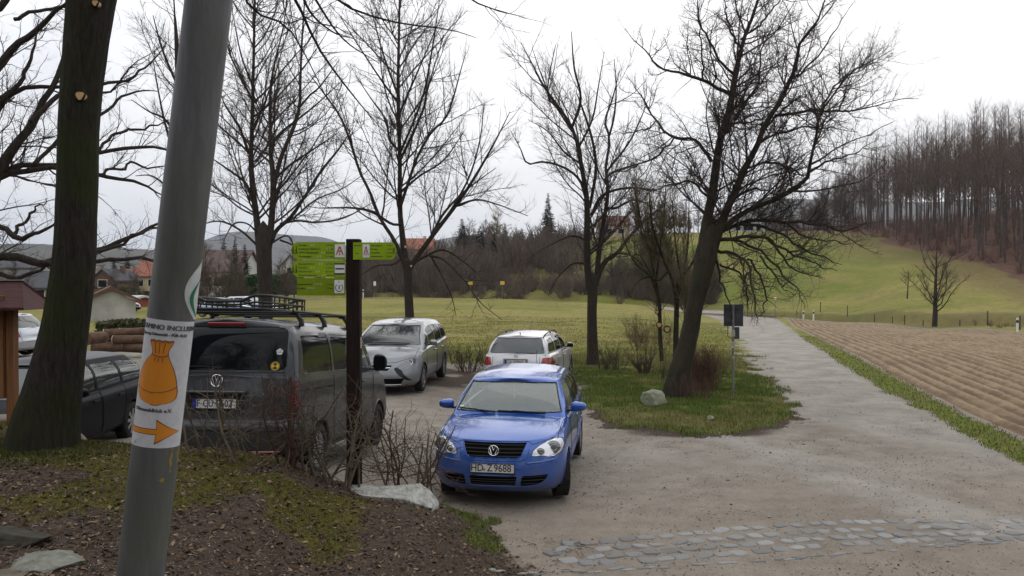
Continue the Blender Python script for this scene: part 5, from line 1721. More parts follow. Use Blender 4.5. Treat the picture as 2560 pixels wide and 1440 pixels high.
def underbody(sp, parent, z0=.22):
    mb = MB()
    W = sp['W']; L_ = sp['L']
    mb.box((0, L_ / 2, (z0 + .5) / 2), (W - .5, L_ - .5, .5 - z0), bev=.05)
    mb.box((0, L_ / 2, .55), (W - .3, L_ - 1.5, .12))
    mb.obj('underbody', M_VOID, parent)
def wheel_well(parent, x, y, r, side, W):
    mb = MB()
    V = []; Fs = []
    n = 20
    for i in range(n + 1):
        a = math.pi * (-.12 + 1.24 * i / n)
        for xx in (x + side * .05, x - side * .30):
            V.append((xx, y + math.cos(a) * (r + .032), r + math.sin(a) * (r + .032)))
    for i in range(n):
        Fs.append((2 * i, 2 * i + 1, 2 * i + 3, 2 * i + 2))
    V.append((x - side * .30, y, r)); c = len(V) - 1
    for i in range(n):
        Fs.append((2 * i + 1, c, 2 * i + 3))
    mb.add(V, Fs).obj('wheel_well', M_VOID, parent)

def arch(sh, mb, y, r, z, side, th=.012, R=None):
    pts = []
    for a in np.linspace(-.08 * math.pi, 1.08 * math.pi, 26):
        p, n = sh.hit('s', y + math.cos(a) * r, z + math.sin(a) * r, side)
        pts.append(p + n * .001)
    mb.tube(pts, th, 6)

# ---- small blue hatchback, front towards us
def blue_car():
    sp = dict(L=3.90, W=1.65, H=.75, cf=.62, cr=.34, nf=2.5, nr=3.2, bow=.03,
        w=[(0, .74), (.12, .79), (.35, .822), (.62, .825), (.85, .812), (.94, .79), (1, .745)],
        yf=[(0, .10), (.10, .03), (.28, .0), (.5, .012), (.7, .045), (.86, .085), (1, .17)],
        yr=[(0, 3.82), (.15, 3.89), (.4, 3.90), (.7, 3.88), (1, 3.84)],
        zb=[(0, .20), (.5, .17), (1.4, .19), (3.3, .19), (3.9, .26)],
        zs=[(0, .755), (.2, .79), (.5, .84), (1.0, .905), (1.35, .94), (2.2, .955), (3.2, .985), (3.9, .99)],
        crown=[(0, .0), (.12, .0), (.2, .015), (.4, .04), (.7, .055), (1.1, .06), (1.5, .05), (3.9, .02)],
        g=dict(cf=.30, cr=.26, nf=2.7, nr=3.0, bow=.05, ym=2.3,
               w=[(0, .775), (.5, .715), (1, .610)], yf=[(0, 1.00), (.5, 1.30), (1, 1.66)], yr=[(0, 3.84), (.5, 3.74), (1, 3.50)],
               zt=[(1.0, 1.335), (1.7, 1.345), (2.3, 1.385), (3.0, 1.385), (3.6, 1.33), (3.9, 1.30)], crown=[(1.6, .035), (1.9, .07), (3.1, .075), (3.5, .05), (3.9, .03)]))
    sh = Shell(sp, .0125)
    X0, D0 = (1231 - 1280) / F * 9.95, 9.90
    t = thing('blue_car', 'small blue hatchback facing us with plate HD Z 9688', 'car', (X0, D0, Hs(.0, 10.6) + .03), (0, 0, math.radians(-9)))
    m = paint('blue_paint', (.018, .088, .37), .28, .22, dirt=(.10, .085, .07), dirt_h=.42)
    # openings and panels
    grille = [(-.385, .775), (-.33, .635), (-.29, .605), (.29, .605), (.33, .635), (.385, .775)]
    lower = [(-.29, .40), (-.265, .275), (.265, .275), (.29, .40)]
    fog = [(.345, .40), (.32, .275), (.52, .29), (.60, .335), (.645, .405)]
    lamp = [(.445, .625), (.465, .69), (.53, .745), (.62, .785), (.70, .805), (.765, .79), (.79, .74), (.785, .67), (.76, .63), (.70, .605), (.64, .605), (.585, .622)]
    ws = [(-.695, .995), (.695, .995), (.575, 1.328), (.0, 1.340), (-.575, 1.328)]
    hood = [(-.735, .90), (-.72, .84), (-.47, .745), (-.40, .785), (.40, .785), (.47, .745), (.72, .84), (.735, .90), (.735, 1.05), (-.735, 1.05)]
    sh.cut('windscreen', 'f', ws, kinds=(1,), rnd=.05)
    sh.cut('radiator_grille', 'f', grille, kinds=(0,), rnd=.02, nmin=.1)
    sh.cut('lower_grille', 'f', lower, kinds=(0,), rnd=.02, nmin=.1)
    sh.cut('fog_grille', 'f', fog, kinds=(0,), rnd=.03, mirror=True, nmin=.1)
    sh.cut('headlight', 'f', lamp, kinds=(0,), rnd=.03, mirror=True, nmin=.02)
    wy = [.80, 3.26]
    for y in wy:
        c = [(y + math.cos(a) * .325, .30 + math.sin(a) * .325) for a in np.linspace(0, 2 * math.pi, 40, endpoint=False)]
        sh.cut('hole', 's', c, mirror=True, kinds=(0,), nmin=.05)
    win1 = [(1.42, .985), (1.86, 1.31), (2.30, 1.335), (2.26, .985)]
    win2 = [(2.32, .985), (2.36, 1.335), (2.95, 1.325), (3.35, 1.24), (3.50, 1.02), (3.45, .995)]
    sh.cut('side_window', 's', win1, mirror=True, kinds=(1,), rnd=.03)
    sh.cut('rear_side_window', 's', win2, mirror=True, kinds=(1,), rnd=.04)
    sh.cut('door', 's', [(1.28, .30), (2.28, .30), (2.28, .93), (1.28, .93)], mirror=True, kinds=(0,), nmin=.3)
    sh.cut('rear_door', 's', [(2.30, .30), (3.0, .30), (3.12, .62), (3.16, .93), (2.30, .93)], mirror=True, kinds=(0,), nmin=.3, only=['body'])
    sh.panel('body', m, t); sh.panel('door', m, t); sh.panel('rear_door', m, t)
    sh.panel('windscreen', M_CLEAR, t, .006); sh.panel('side_window', M_CLEAR, t, .006); sh.panel('rear_side_window', M_GLASS, t, .006)
    sh.panel('radiator_grille', M_VOID, t, .03); sh.panel('lower_grille', M_VOID, t, .04); sh.panel('fog_grille', M_VOID, t, .03)
    # headlights: bright bowl, one large and one small round lamp behind a clear lens
    for sg in (-1, 1):
        li = sh.names.index('headlight')
        sel = (sh.lab == li) & (np.sign(sh.V[sh.Q].mean(1)[:, 0]) == sg)
        q = sh.Q[sel]; u, inv = np.unique(q.ravel(), return_inverse=True)
        hl = add('headlight', mesh_np('headlight', sh.V[u] - np.array([0, -.004, 0]), inv.reshape(-1, 4)), M_LAMP, t)
        for (cx, cz, rr) in ((.685, .705, .084), (.545, .676, .044)):
            p, n = sh.hit('f', sg * cx, cz)
            n = (n * .35 + Vector((sg * .15, -1, .12))).normalized()
            M = frame_on(p + n * .001, n)
            k = MB()
            ring = [M @ Vector((math.cos(a) * rr, math.sin(a) * rr, 0)) for a in np.linspace(0, 2 * math.pi, 33)]
            k.tube(ring, .0065, 6, cap=False)
            k.obj('lamp_ring', M_CHROME, hl, smooth=True)
            k = MB()
            prof = [(rr * .98, .0), (rr * .8, .008), (rr * .5, .014), (0, .016)]
            V = []; Fs = []
            for (r_, h_) in prof:
                for j in range(24):
                    a = 2 * math.pi * j / 24; V.append(M @ Vector((math.cos(a) * r_, math.sin(a) * r_, h_)))
            for i in range(3):
                for j in range(24):
                    Fs.append((i * 24 + j, i * 24 + (j + 1) % 24, (i + 1) * 24 + (j + 1) % 24, (i + 1) * 24 + j))
            k.add(V, Fs).obj('lamp_lens', M_LENS, hl, smooth=True)
            k = MB(); k.tube([M @ Vector((math.cos(a) * rr * .42, math.sin(a) * rr * .42, .018)) for a in np.linspace(0, 2 * math.pi, 21)], .003, 5, cap=False)
            k.obj('lamp_reflector', M_CHROME, hl)
        k = MB(); sh.seam(k, 'f', [(sg * a, b) for a, b in lamp], .0035, closed=True); k.obj('lamp_gasket', M_BLACK, hl)
    k = MB(); slats(sh, k, 'f', grille, 4, .010, .0055); k.obj('grille_slats', M_BLACK, t)
    k = MB(); slats(sh, k, 'f', lower, 4, .014, .0055); k.obj('lower_grille_slats', M_BLACK, t)
    for sg in (-1, 1):
        k = MB(); slats(sh, k, 'f', [(sg * a, b) for a, b in fog], 3, .012, .005); k.obj('fog_grille_slats', M_BLACK, t)
    k = MB()
    for pl in (grille, lower): sh.seam(k, 'f', pl, .006, closed=True)
    k.obj('grille_frame', m, t, smooth=True)
    # bumper strips
    for sg in (-1, 1):
        k = MB(); sh.seam(k, 'f', [(sg * .40, .548), (sg * .55, .556), (sg * .70, .572)], .013, off=.002); k.obj('bumper_strip', m, t, smooth=True)
    # splitter line and seams
    k = MB()
    sh.seam(k, 'f', [(-.735, .875), (-.72, .825), (-.62, .795), (-.45, .752), (-.40, .785), (.40, .785), (.45, .752), (.62, .795), (.72, .825), (.735, .875)], .0035)
    sh.seam(k, 'f', [(-.42, .745), (-.40, .60), (-.32, .568), (.32, .568), (.40, .60), (.42, .745)], .0025)
    for sd_ in (-1, 1):
        sh.seam(k, 't', [(sd_ * .725, .45), (sd_ * .728, .8), (sd_ * .735, 1.15)], .0035)
        sh.seam(k, 's', [(1.28, .30), (1.28, .93)], .0035, sd_); sh.seam(k, 's', [(2.29, .30), (2.29, .95)], .0035, sd_)
        sh.seam(k, 's', [(3.0, .32), (3.12, .62), (3.16, .95)], .0035, sd_); sh.seam(k, 's', [(1.28, .30), (3.0, .30)], .0035, sd_)
    k.obj('panel_gaps', M_VOID, t)
    for sd_ in (-1, 1):
        k = MB(); sh.seam(k, 's', [(1.15, .52), (2.26, .53)], .012, sd_); sh.seam(k, 's', [(2.32, .53), (2.92, .535)], .012, sd_); k.obj('rubbing_strip', m, t, smooth=True)
        for y in (2.12, 2.95):
            p, n = sh.hit('s', y, .83, sd_)
            MB().box(p + Vector((sd_ * .018, 0, 0)), (.022, .17, .028), bev=.008).obj('door_handle', m, t)
        k = MB()
        for y in wy: arch(sh, k, y, .328, .30, sd_, .010)
        k.obj('arch_lip', m, t, smooth=True)
    # windscreen rubber, wipers
    k = MB(); sh.seam(k, 'f', ws, .009, closed=True); k.obj('windscreen_seal', M_BLACK, t)
    def ws_pt(x, z): return sh.hit('f', x, z)[0] + Vector((0, -.016, .008))
    for (a, b) in (((-.66, 1.02), (-.16, .995)), ((-.12, 1.005), (.50, .993))):
        k = MB(); P = [ws_pt(a[0] + (b[0] - a[0]) * i / 10, a[1] + (b[1] - a[1]) * i / 10) for i in range(11)]
        k.tube(P, .009, 5); k.tube([P[3] + Vector((0, -.02, .012)), P[-1] + Vector((0, -.03, -.005))], .006, 5); k.obj('wiper', M_BLACK, t)
    # cowl
    # cabin
    cab = MB(); cab.box((0, 2.35, .55), (1.38, 2.3, .12)); cab.obj('cabin_floor', M_VOID, t)
    ds = MB(); ds.box((0, 1.42, .90), (1.30, .46, .12), bev=.04); ds.obj('dashboard', M_DASH, t)
    hl = MB(); hl.box((0, 2.65, 1.335), (.96, 1.3, .02)); hl.obj('headliner', mat('headliner', (.5, .5, .48), .9), t)
    for sx in (-.34, .34):
        k = MB()
        k.box((sx, 2.15, .62), (.48, .5, .16), bev=.05)
        k.box((sx, 2.42, .88), (.46, .14, .55), Matrix.Rotation(-.22, 4, 'X'), bev=.05)
        st = k.obj('seat', M_SEAT, t)
        MB().box((sx, 2.50, 1.22), (.25, .10, .17), bev=.04).obj('headrest', M_SEAT, st)
    k = MB(); k.box((0, 3.25, .84), (1.2, .14, .5), Matrix.Rotation(-.2, 4, 'X'), bev=.05)
    for sx in (-.36, .36): k.box((sx, 3.34, 1.12), (.24, .08, .12), bev=.03)
    k.obj('rear_seat', M_SEAT, t)
    k = MB(); Ms = Matrix.Translation((.36, 1.74, .94)) @ Matrix.Rotation(-1.12, 4, 'X')
    k.tube([Ms @ Vector((math.cos(a) * .185, math.sin(a) * .185, 0)) for a in np.linspace(0, 2 * math.pi, 29)], .014, 6, cap=False)
    k.tube([Ms @ Vector((-.18, 0, 0)), Ms @ Vector((.18, 0, 0))], .018, 6); k.obj('steering_wheel', M_BLACK, t, smooth=True)
    MB().box((0, 1.70, 1.315), (.22, .02, .06), bev=.008).obj('rear_view_mirror', M_BLACK, t)
    k = MB(); k.tube([(0, 1.70, 1.28), (.005, 1.70, 1.15)], .002, 4); k.box((.006, 1.70, 1.13), (.03, .004, .05)); k.obj('mirror_pendant', M_PLATE, t)
    mv = mat('visor', (.42, .42, .40), .9)
    for vx in (-.31, .31): MB().box((vx, 1.86, 1.27), (.40, .015, .09)).obj('sun_visor', mv, t)
    p = ws_pt(-.63, 1.035)
    MB().box(p + Vector((0, .01, .0)), (.055, .003, .03), Matrix.Rotation(-.9, 4, 'X')).obj('windscreen_sticker', mat('green_sticker', (.55, .7, .55), .5), t)
    # emblem and plate
    p, n = sh.hit('f', 0, .69)
    k = MB(); roundel(k, frame_on(p + Vector((0, -.012, 0)), Vector((0, -1, .12))), .060); k.obj('round_emblem', M_CHROME, t, smooth=True)
    k = MB(); M2 = frame_on(p + Vector((0, -.004, 0)), Vector((0, -1, .12))); k.add([M2 @ Vector((math.cos(a) * .066, math.sin(a) * .066, 0)) for a in np.linspace(0, 2 * math.pi, 24, endpoint=False)], [tuple(range(24))]); k.obj('emblem_plate', M_BLACK, t)
    p, n = sh.hit('f', 0, .50)
    pl = number_plate(t, frame_on(Vector((0, p.y - .022, .492)), Vector((0, -1, .03))), [("HD", -.250), ("Z", -.062), ("9688", .020)], blue=False, size=.122, sx=.86)
    MB().lathe([(0, .0026), (.018, .0026), (.018, .0020), (0, .0020)], 'z', 18, (-.098, -.018, 0)).obj('registration_seal', mat('seal', (.30, .30, .22), .6), pl)
    MB().box((0, p.y - .008, .432), (.53, .02, .014)).obj('plate_holder', M_BLACK, t)
    # mirrors
    for sg in (-1, 1):
        mirror_part(t, (sg * .90, 1.52, 1.03), sg, m, (.21, .12, .135))
    for y, stx in ((wy[0], math.radians(14)), (wy[1], 0)):
        for sg in (-1, 1):
            wheel_well(t, sg * .70, y, .30, sg, sp['W']); wheel(t, sg * .715, y, .295, .19, sg, 9 if y < 1 else 9, stx, style='steel')
    underbody(sp, t, .20)
    t.scale = (1.035, 1.0, 1.0)
    return t

# ---- dark grey van, back towards us
def van():
    Lv = 4.89
    sp = dict(L=Lv, W=1.90, H=1.05, cf=.45, cr=.16, nf=2.8, nr=3.4, bow=.02,
        w=[(0, .88), (.1, .93), (.3, .95), (.7, .952), (.93, .945), (1, .935)],
        yf=[(0, .10), (.15, .02), (.35, 0), (.6, .04), (.8, .10), (1, .22)],
        yr=[(0, 4.80), (.10, 4.87), (.36, 4.89), (.40, 4.885), (.46, 4.83), (.7, 4.82), (1, 4.79)],
        zb=[(0, .28), (1, .30), (4, .30), (4.9, .36)],
        zs=[(0, .98), (.25, 1.02), (.6, 1.10), (1.0, 1.20), (1.5, 1.24), (4.9, 1.27)],
        crown=[(0, 0), (.2, .01), (.6, .06), (1.2, .06), (4.9, .02)],
        g=dict(cf=.36, cr=.17, nf=2.8, nr=3.4, bow=.02, ym=3.0,
               w=[(0, .935), (.5, .895), (.85, .835), (1, .775)], yf=[(0, .95), (.5, 1.2), (1, 1.58)], yr=[(0, 4.79), (.5, 4.73), (.85, 4.66), (1, 4.58)],
               zt=[(1., 1.84), (1.6, 1.85), (2.5, 1.87), (4.2, 1.87), (4.9, 1.84)], crown=[(1.5, .05), (2.2, .09), (4.3, .09), (4.9, .05)]))
    sh = Shell(sp, .02)
    ax = Lv - .98
    # the vehicle root sits on the ground below the rear axle
    X0, D0 = pp(527, 0, 9.3).x + math.sin(math.radians(4.7)) * .95, 9.3 + .95
    root = thing('dark_grey_van', 'dark grey passenger van seen from behind with a roof rack and tinted windows', 'van', (X0, D0, .355), (math.radians(4.0), 0, math.radians(180 - 4.7)))
    # shift all geometry so that the rear axle lies at the root
    class Off:
        pass
    holder = root
    m = paint('anthracite_paint', (.036, .040, .046), .35, .34, dirt=(.060, .054, .048), dirt_h=.75, coat=.7)
    rw = [(-.80, 1.345), (.80, 1.345), (.765, 1.80), (.68, 1.85), (-.68, 1.85), (-.765, 1.80)]
    sh.cut('rear_window', 'r', rw, kinds=(1,), rnd=.09)
    for nm, pl in (('front_window', [(1.42, 1.30), (1.86, 1.74), (2.08, 1.76), (2.06, 1.28)]), ('sliding_door_window', [(2.20, 1.28), (2.22, 1.76), (3.32, 1.76), (3.32, 1.29)]), ('rear_quarter_window', [(3.40, 1.29), (3.40, 1.76), (4.42, 1.75), (4.50, 1.31)])):
        sh.cut(nm, 's', pl, mirror=True, kinds=(1,), rnd=.06)
    ws = [(-.83, 1.22), (.83, 1.22), (.72, 1.78), (-.72, 1.78)]
    sh.cut('windscreen', 'f', ws, kinds=(1,), rnd=.05)
    tl = [(.855, .80), (.90, .80), (.93, .80), (.96, .80), (.96, 1.22), (.86, 1.22), (.84, 1.0)]
    sh.cut('tail_light', 'r', tl, mirror=True, kinds=(0,), rnd=.02, nmin=.05)
    for y in (.90, Lv - .98):
        c = [(y + math.cos(a) * .385, .345 + math.sin(a) * .385) for a in np.linspace(0, 2 * math.pi, 40, endpoint=False)]
        sh.cut('hole', 's', c, mirror=True, kinds=(0,), nmin=.05)
    sh.cut('tailgate', 'r', [(-.80, .66), (.80, .66), (.835, 1.0), (.83, 1.26), (-.83, 1.26), (-.835, 1.0)], kinds=(0,), only=['body'])
    sh.cut('sliding_door', 's', [(2.12, .36), (3.28, .36), (3.34, .6), (3.36, 1.24), (2.12, 1.24)], mirror=True, kinds=(0,), only=['body'])
    sh.cut('front_door', 's', [(1.30, .50), (1.42, .36), (2.09, .36), (2.09, 1.24), (1.30, 1.22)], mirror=True, kinds=(0,), only=['body'])
    sh.cut('rear_bumper', 'r', [(-.99, .30), (.99, .30), (.99, .655), (-.99, .655)], kinds=(0,), only=['body'], nmin=.0)
    parts = []
    lamp = [(.62, .74), (.60, .90), (.80, .97), (.90, .93), (.92, .76)]
    sh.cut('headlight', 'f', lamp, mirror=True, kinds=(0,), only=['body'], nmin=.02)
    for nm in ('body', 'tailgate', 'sliding_door', 'front_door', 'rear_bumper'):
        parts.append(sh.panel(nm, m, root))
    parts += [sh.panel('rear_window', M_GLASS, root, .006), sh.panel('windscreen', M_GLASS, root, .006), sh.panel('front_window', M_CLEAR, root, .006), sh.panel('sliding_door_window', M_GLASS, root, .006), sh.panel('rear_quarter_window', M_GLASS, root, .006), sh.panel('tail_light', M_RED_D, root, -.004), sh.panel('headlight', M_LAMP, root)]
    k = MB()
    sh.seam(k, 'r', [(-.80, .66), (.80, .66), (.835, 1.0), (.83, 1.27)], .005); sh.seam(k, 'r', [(-.80, .66), (-.835, 1.0), (-.83, 1.27)], .005)
    for sd_ in (-1, 1):
        sh.seam(k, 's', [(2.10, .36), (2.10, 1.24)], .005, sd_); sh.seam(k, 's', [(3.36, .62), (3.36, 1.24)], .005, sd_); sh.seam(k, 's', [(1.30, .55), (1.30, 1.2)], .005, sd_)
        sh.seam(k, 's', [(3.36, 1.10), (4.70, 1.11)], .007, sd_)
        sh.seam(k, 's', [(1.42, .36), (3.28, .36)], .005, sd_)
    parts.append(k.obj('panel_gaps', M_VOID, root))
    k = MB()
    for pl in ('side',):
        for sd_ in (-1, 1):
            sh.seam(k, 's', [(1.40, 1.275), (4.50, 1.295)], .007, sd_)
    sh.seam(k, 'r', [(-.78, 1.325), (0, 1.318), (.78, 1.325)], .008)
    parts.append(k.obj('window_trim', m, root, smooth=True))
    # plate recess and number plate
    p, n = sh.hit('r', 0, .95)
    k = MB(); k.box((0, p.y + .003, .985), (.66, .03, .20), bev=.012); parts.append(k.obj('plate_recess', M_BLACK, root))
    k = MB(); k.box((0, p.y + .03, 1.095), (.72, .06, .035), bev=.01); parts.append(k.obj('tailgate_handle', m, root))
    pl = number_plate(root, frame_on(Vector((0, p.y + .026, .965)), Vector((0, 1, .02))), [("F", -.205), ("CU", -.135), ("2602", .030)], blue=True, size=.114, sx=.80)
    parts.append(pl)
    p, n = sh.hit('r', 0, 1.225)
    k = MB(); roundel(k, frame_on(p + Vector((0, .012, 0)), Vector((0, 1, .1))), .068, 1.0); parts.append(k.obj('round_emblem', M_CHROME, root, smooth=True))
    p, n = sh.hit('r', 0, 1.885)
    k = MB(); k.box((0, p.y + .004, 1.885), (.46, .02, .032), bev=.006); parts.append(k.obj('brake_light', M_RED, root))
    # stickers on the window
    def on_rw(x, z): return sh.hit('r', x, z)[0] + Vector((0, .001, 0))
    q = on_rw(-.70, 1.56); Mx = frame_on(q, sh.hit('r', -.70, 1.56)[1])
    k = MB(); k.prism([(math.cos(a) * .042, math.sin(a) * .042) for a in np.linspace(math.pi / 2, 2.5 * math.pi, 5, endpoint=False)], 0, .002, 'xy', Mx); a = k.obj('white_sticker', M_PLATE, root); parts.append(a)
    k = MB(); k.tube([Mx @ Vector(v) for v in ((-.018, .01, .003), (-.014, -.015, .003), (.018, -.008, .003), (.014, .015, .003), (-.006, .012, .003))], .003, 4); k.obj('sticker_print', M_INK, a)
    q = on_rw(-.665, 1.395); Mx = frame_on(q, sh.hit('r', -.665, 1.395)[1])
    disc = [(math.cos(a) * .052, math.sin(a) * .052) for a in np.linspace(0, 2 * math.pi, 28, endpoint=False)]
    k = MB(); k.prism(disc, 0, .002, 'xy', Mx); a = k.obj('yellow_round_sticker', mat('yellow', (.75, .50, .03), .5), root); parts.append(a)
    k = MB()
    for a0 in (math.pi / 4, math.pi * 5 / 4):
        k.prism([(0, 0)] + [(math.cos(a_) * .036, math.sin(a_) * .036) for a_ in np.linspace(a0, a0 + math.pi / 2, 8)], .002, .003, 'xy', Mx)
    k.tube([Mx @ Vector((math.cos(a_) * .046, math.sin(a_) * .046, .003)) for a_ in np.linspace(0, 2 * math.pi, 25)], .002, 4, cap=False)
    k.obj('sticker_print', M_INK, a)
    # wiper
    k = MB(); P = [on_rw(-.05 + .62 * i / 8, 1.375 + .01 * math.sin(i / 8 * 3)) + Vector((0, .015, 0)) for i in range(9)]; k.tube(P, .009, 5); parts.append(k.obj('rear_wiper', M_BLACK, root))
    # bumper reflectors, lower valance
    for sx in (-1, 1):
        k = MB(); sh.seam(k, 'r', [(sx * .45, .42), (sx * .78, .425)], .018); parts.append(k.obj('bumper_reflector', M_RED, root))
    k = MB(); k.box((0, 4.72, .34), (1.6, .22, .12), bev=.03); parts.append(k.obj('rear_valance', M_BLACK, root))
    for y in (.90, Lv - .98):
        for sg in (-1, 1):
            k = MB(); arch(sh, k, y, .388, .345, sg, .014); parts.append(k.obj('arch_lip', m, root, smooth=True))
            wheel_well(root, sg * .83, y, .34, sg, 1.9); parts.append(root.children[-1])
            w = wheel(root, sg * .83, y, .335, .23, sg, 10, 0, M_RIM if y > 2 else M_BLACK, style='steel'); parts.append(w)
    n0 = len(root.children)
    underbody(sp, root, .30)
    for sg in (-1, 1):
        mirror_part(root, (sg * 1.08, 1.42, 1.34), sg, M_BLACK, (.22, .14, .26))
        for y in (2.22, 2.0):
            pass
        p, n = sh.hit('s', 2.24, 1.08, sg); MB().box(p + Vector((sg * .02, 0, 0)), (.03, .18, .035), bev=.01).obj('door_handle', m, root)
        p, n = sh.hit('s', 2.0, 1.08, sg); MB().box(p + Vector((sg * .02, -.05, 0)), (.03, .18, .035), bev=.01).obj('door_handle', m, root)
    # faint model script on the flank is left as a plain chrome bar lettering strip
    # green parking disc / papers seen through the front window
    MB().box((-.55, 1.62, 1.30), (.20, .16, .16), bev=.01).obj('green_paper', mat('green_paper', (.05, .35, .16), .6), root)
    k = MB()
    for sx in (-.45, .45):
        k.box((sx, 2.05, 1.05), (.48, .16, .62), bev=.05); k.box((sx, 2.1, 1.48), (.26, .1, .2), bev=.04)
    k.obj('front_seats', M_SEAT, root)
    # roof rails and cross bars
    zr_ = 1.965
    for y in (2.25, 3.35, 4.25):
        k = MB(); k.box((0, y, zr_ + .065), (1.50, .075, .028), bev=.010); bar = k.obj('roof_bar', M_BLACK, root)
        for sg in (-1, 1):
            k = MB(); k.tube([(sg * .80, y, 1.86), (sg * .79, y, 1.93), (sg * .73, y, zr_ + .05), (sg * .66, y, zr_ + .06)], [.035, .032, .028, .024], 8); k.obj('bar_foot', M_BLACK, bar, smooth=True)
    for sg in (-1, 1):
        MB().tube([(sg * .76, 2.1, zr_ + .075), (sg * .76, 4.45, zr_ + .075)], .016, 6).obj('roof_rail', M_BLACK, root, smooth=True)
    # steel basket
    k = MB()
    x0, x1, y0, y1 = -.36, .76, 2.75, 4.25
    def loop(z, r, bulge=0, dz=None):
        c = []
        R = .16
        for (cx, cy, a0) in ((x1 - R, y1 - R, 0), (x0 + R, y1 - R, .5), (x0 + R, y0 + R, 1.0), (x1 - R, y0 + R, 1.5)):
            for q in range(6):
                a = (a0 + .5 * q / 5) * math.pi
                c.append((cx + math.cos(a) * R, cy + math.sin(a) * R))
        c.append(c[0])
        pts = []
        for (x, y) in c:
            h = z + (dz(y, x) if dz else 0)
            pts.append((x, y, h))
        # densify the long sides
        out = []
        for a, b in zip(pts[:-1], pts[1:]):
            n_ = max(1, int(math.dist(a[:2], b[:2]) / .08))
            for i in range(n_):
                x = a[0] + (b[0] - a[0]) * i / n_; y = a[1] + (b[1] - a[1]) * i / n_
                out.append((x, y, z + (dz(y, x) if dz else 0)))
        out.append(out[0])
        k.tube(out, r, 7, cap=False)
        return out
    def rise(y, x):
        u = min(abs(x - x0), abs(x - x1))
        return .075 * float(sstep(.36, .14, np.array(u)))
    top = loop(zr_ + .20, .018, dz=rise)
    mid = loop(zr_ + .16, .013, dz=lambda y, x: rise(y, x) * .4)
    bot = loop(zr_ + .105, .017)
    for i in range(0, len(top) - 1, 2):
        k.tube([bot[i], top[i]], .010, 5)
    for i in range(9):
        y = y0 + .1 + (y1 - y0 - .2) * i / 8
        k.tube([(x0, y, zr_ + .10), (x1, y, zr_ + .10)], .007, 5)
    k.obj('roof_basket', M_BLACK, root, smooth=True)
    # move everything so that the rear axle is at the root's own place
    for c in root.children:
        c.location.y -= ax
    return root

# ---- generic builder for the other cars
def car(name, label, sp, m, loc, rz, front=None, rear=None, side=None, wy=(.9, 3.5), wr=.31, track=None, res=.022, glass=None, glass_f=None, spokes=7, rx=0., pivot=0.):
    sh = Shell(sp, res)
    t = thing(name, label, 'car', loc, (rx, 0, rz))
    glass = glass or M_GLASS; glass_f = glass_f or M_GLASS_G
    ws = sp['ws']; sh.cut('windscreen', 'f', ws, kinds=(1,), rnd=.06)
    sh.cut('rear_window', 'r', sp['rw'], kinds=(1,), rnd=.07)
    sw = []
    for i, pl in enumerate(sp['sw']):
        nm = 'side_window' + ('' if i == 0 else '_%d' % i)
        sh.cut(nm, 's', pl, mirror=True, kinds=(1,), rnd=.05); sw.append(nm)
    for y in wy:
        c = [(y + math.cos(a) * (wr + .03), wr + .005 + math.sin(a) * (wr + .03)) for a in np.linspace(0, 2 * math.pi, 40, endpoint=False)]
        sh.cut('hole', 's', c, mirror=True, kinds=(0,), nmin=.05)
    for (nm, proj, pl, mm, ins, mir) in sp['feat']:
        sh.cut(nm, proj, pl, mirror=mir, kinds=(0,), rnd=.02, nmin=.02, only=['body'])
    for i, pl in enumerate(sp['doors']):
        sh.cut('door_%d' % i, 's', pl, mirror=True, kinds=(0,), nmin=.25, only=['body'])
    sh.panel('body', m, t)
    for i, pl in enumerate(sp['doors']):
        sh.panel('door_%d' % i, m, t, obj_name='door' if i == 0 else 'rear_door')
    sh.panel('windscreen', glass_f, t, .006); sh.panel('rear_window', sp.get('rwm', glass), t, .006)
    for nm in sw: sh.panel(nm, glass, t, .006, obj_name='side_window')
    done = set()
    for (nm, proj, pl, mm, ins, mir) in sp['feat']:
        if nm in done: continue
        done.add(nm); sh.panel(nm, mm, t, ins)
    k = MB()
    for sd_ in (-1, 1):
        for pl in sp['doors']:
            sh.seam(k, 's', pl, .005, sd_, closed=True)
    for (proj, pts) in sp.get('seams', []):
        sh.seam(k, proj, pts, .005)
    k.obj('panel_gaps', M_VOID, t)
    k = MB(); sh.seam(k, 'f', ws, .008, closed=True); k.obj('windscreen_seal', M_BLACK, t)
    for y in wy:
        for sg in (-1, 1):
            xw = sp['W'] / 2 - .12
            wheel_well(t, sg * xw, y, wr, sg, sp['W']); wheel(t, sg * xw, y, wr - .005, .205, sg, spokes, 0, tread=False)
    underbody(sp, t)
    for sg in (-1, 1):
        mirror_part(t, (sg * (sp['W'] / 2 + .07), sp['my'], sp['mz']), sg, sp.get('mm', m), (.20, .12, .14))
        for y in sp['hy']:
            p, n = sh.hit('s', y, sp['hz'], sg); MB().box(p + Vector((sg * .018, 0, 0)), (.024, .18, .03), bev=.008).obj('door_handle', m, t)
    return t, sh

def base_spec(L_=4.5, W=1.78, cowl=.95, roof=1.42, belt=.95, hz=.80, boxy=0.):
    return L_

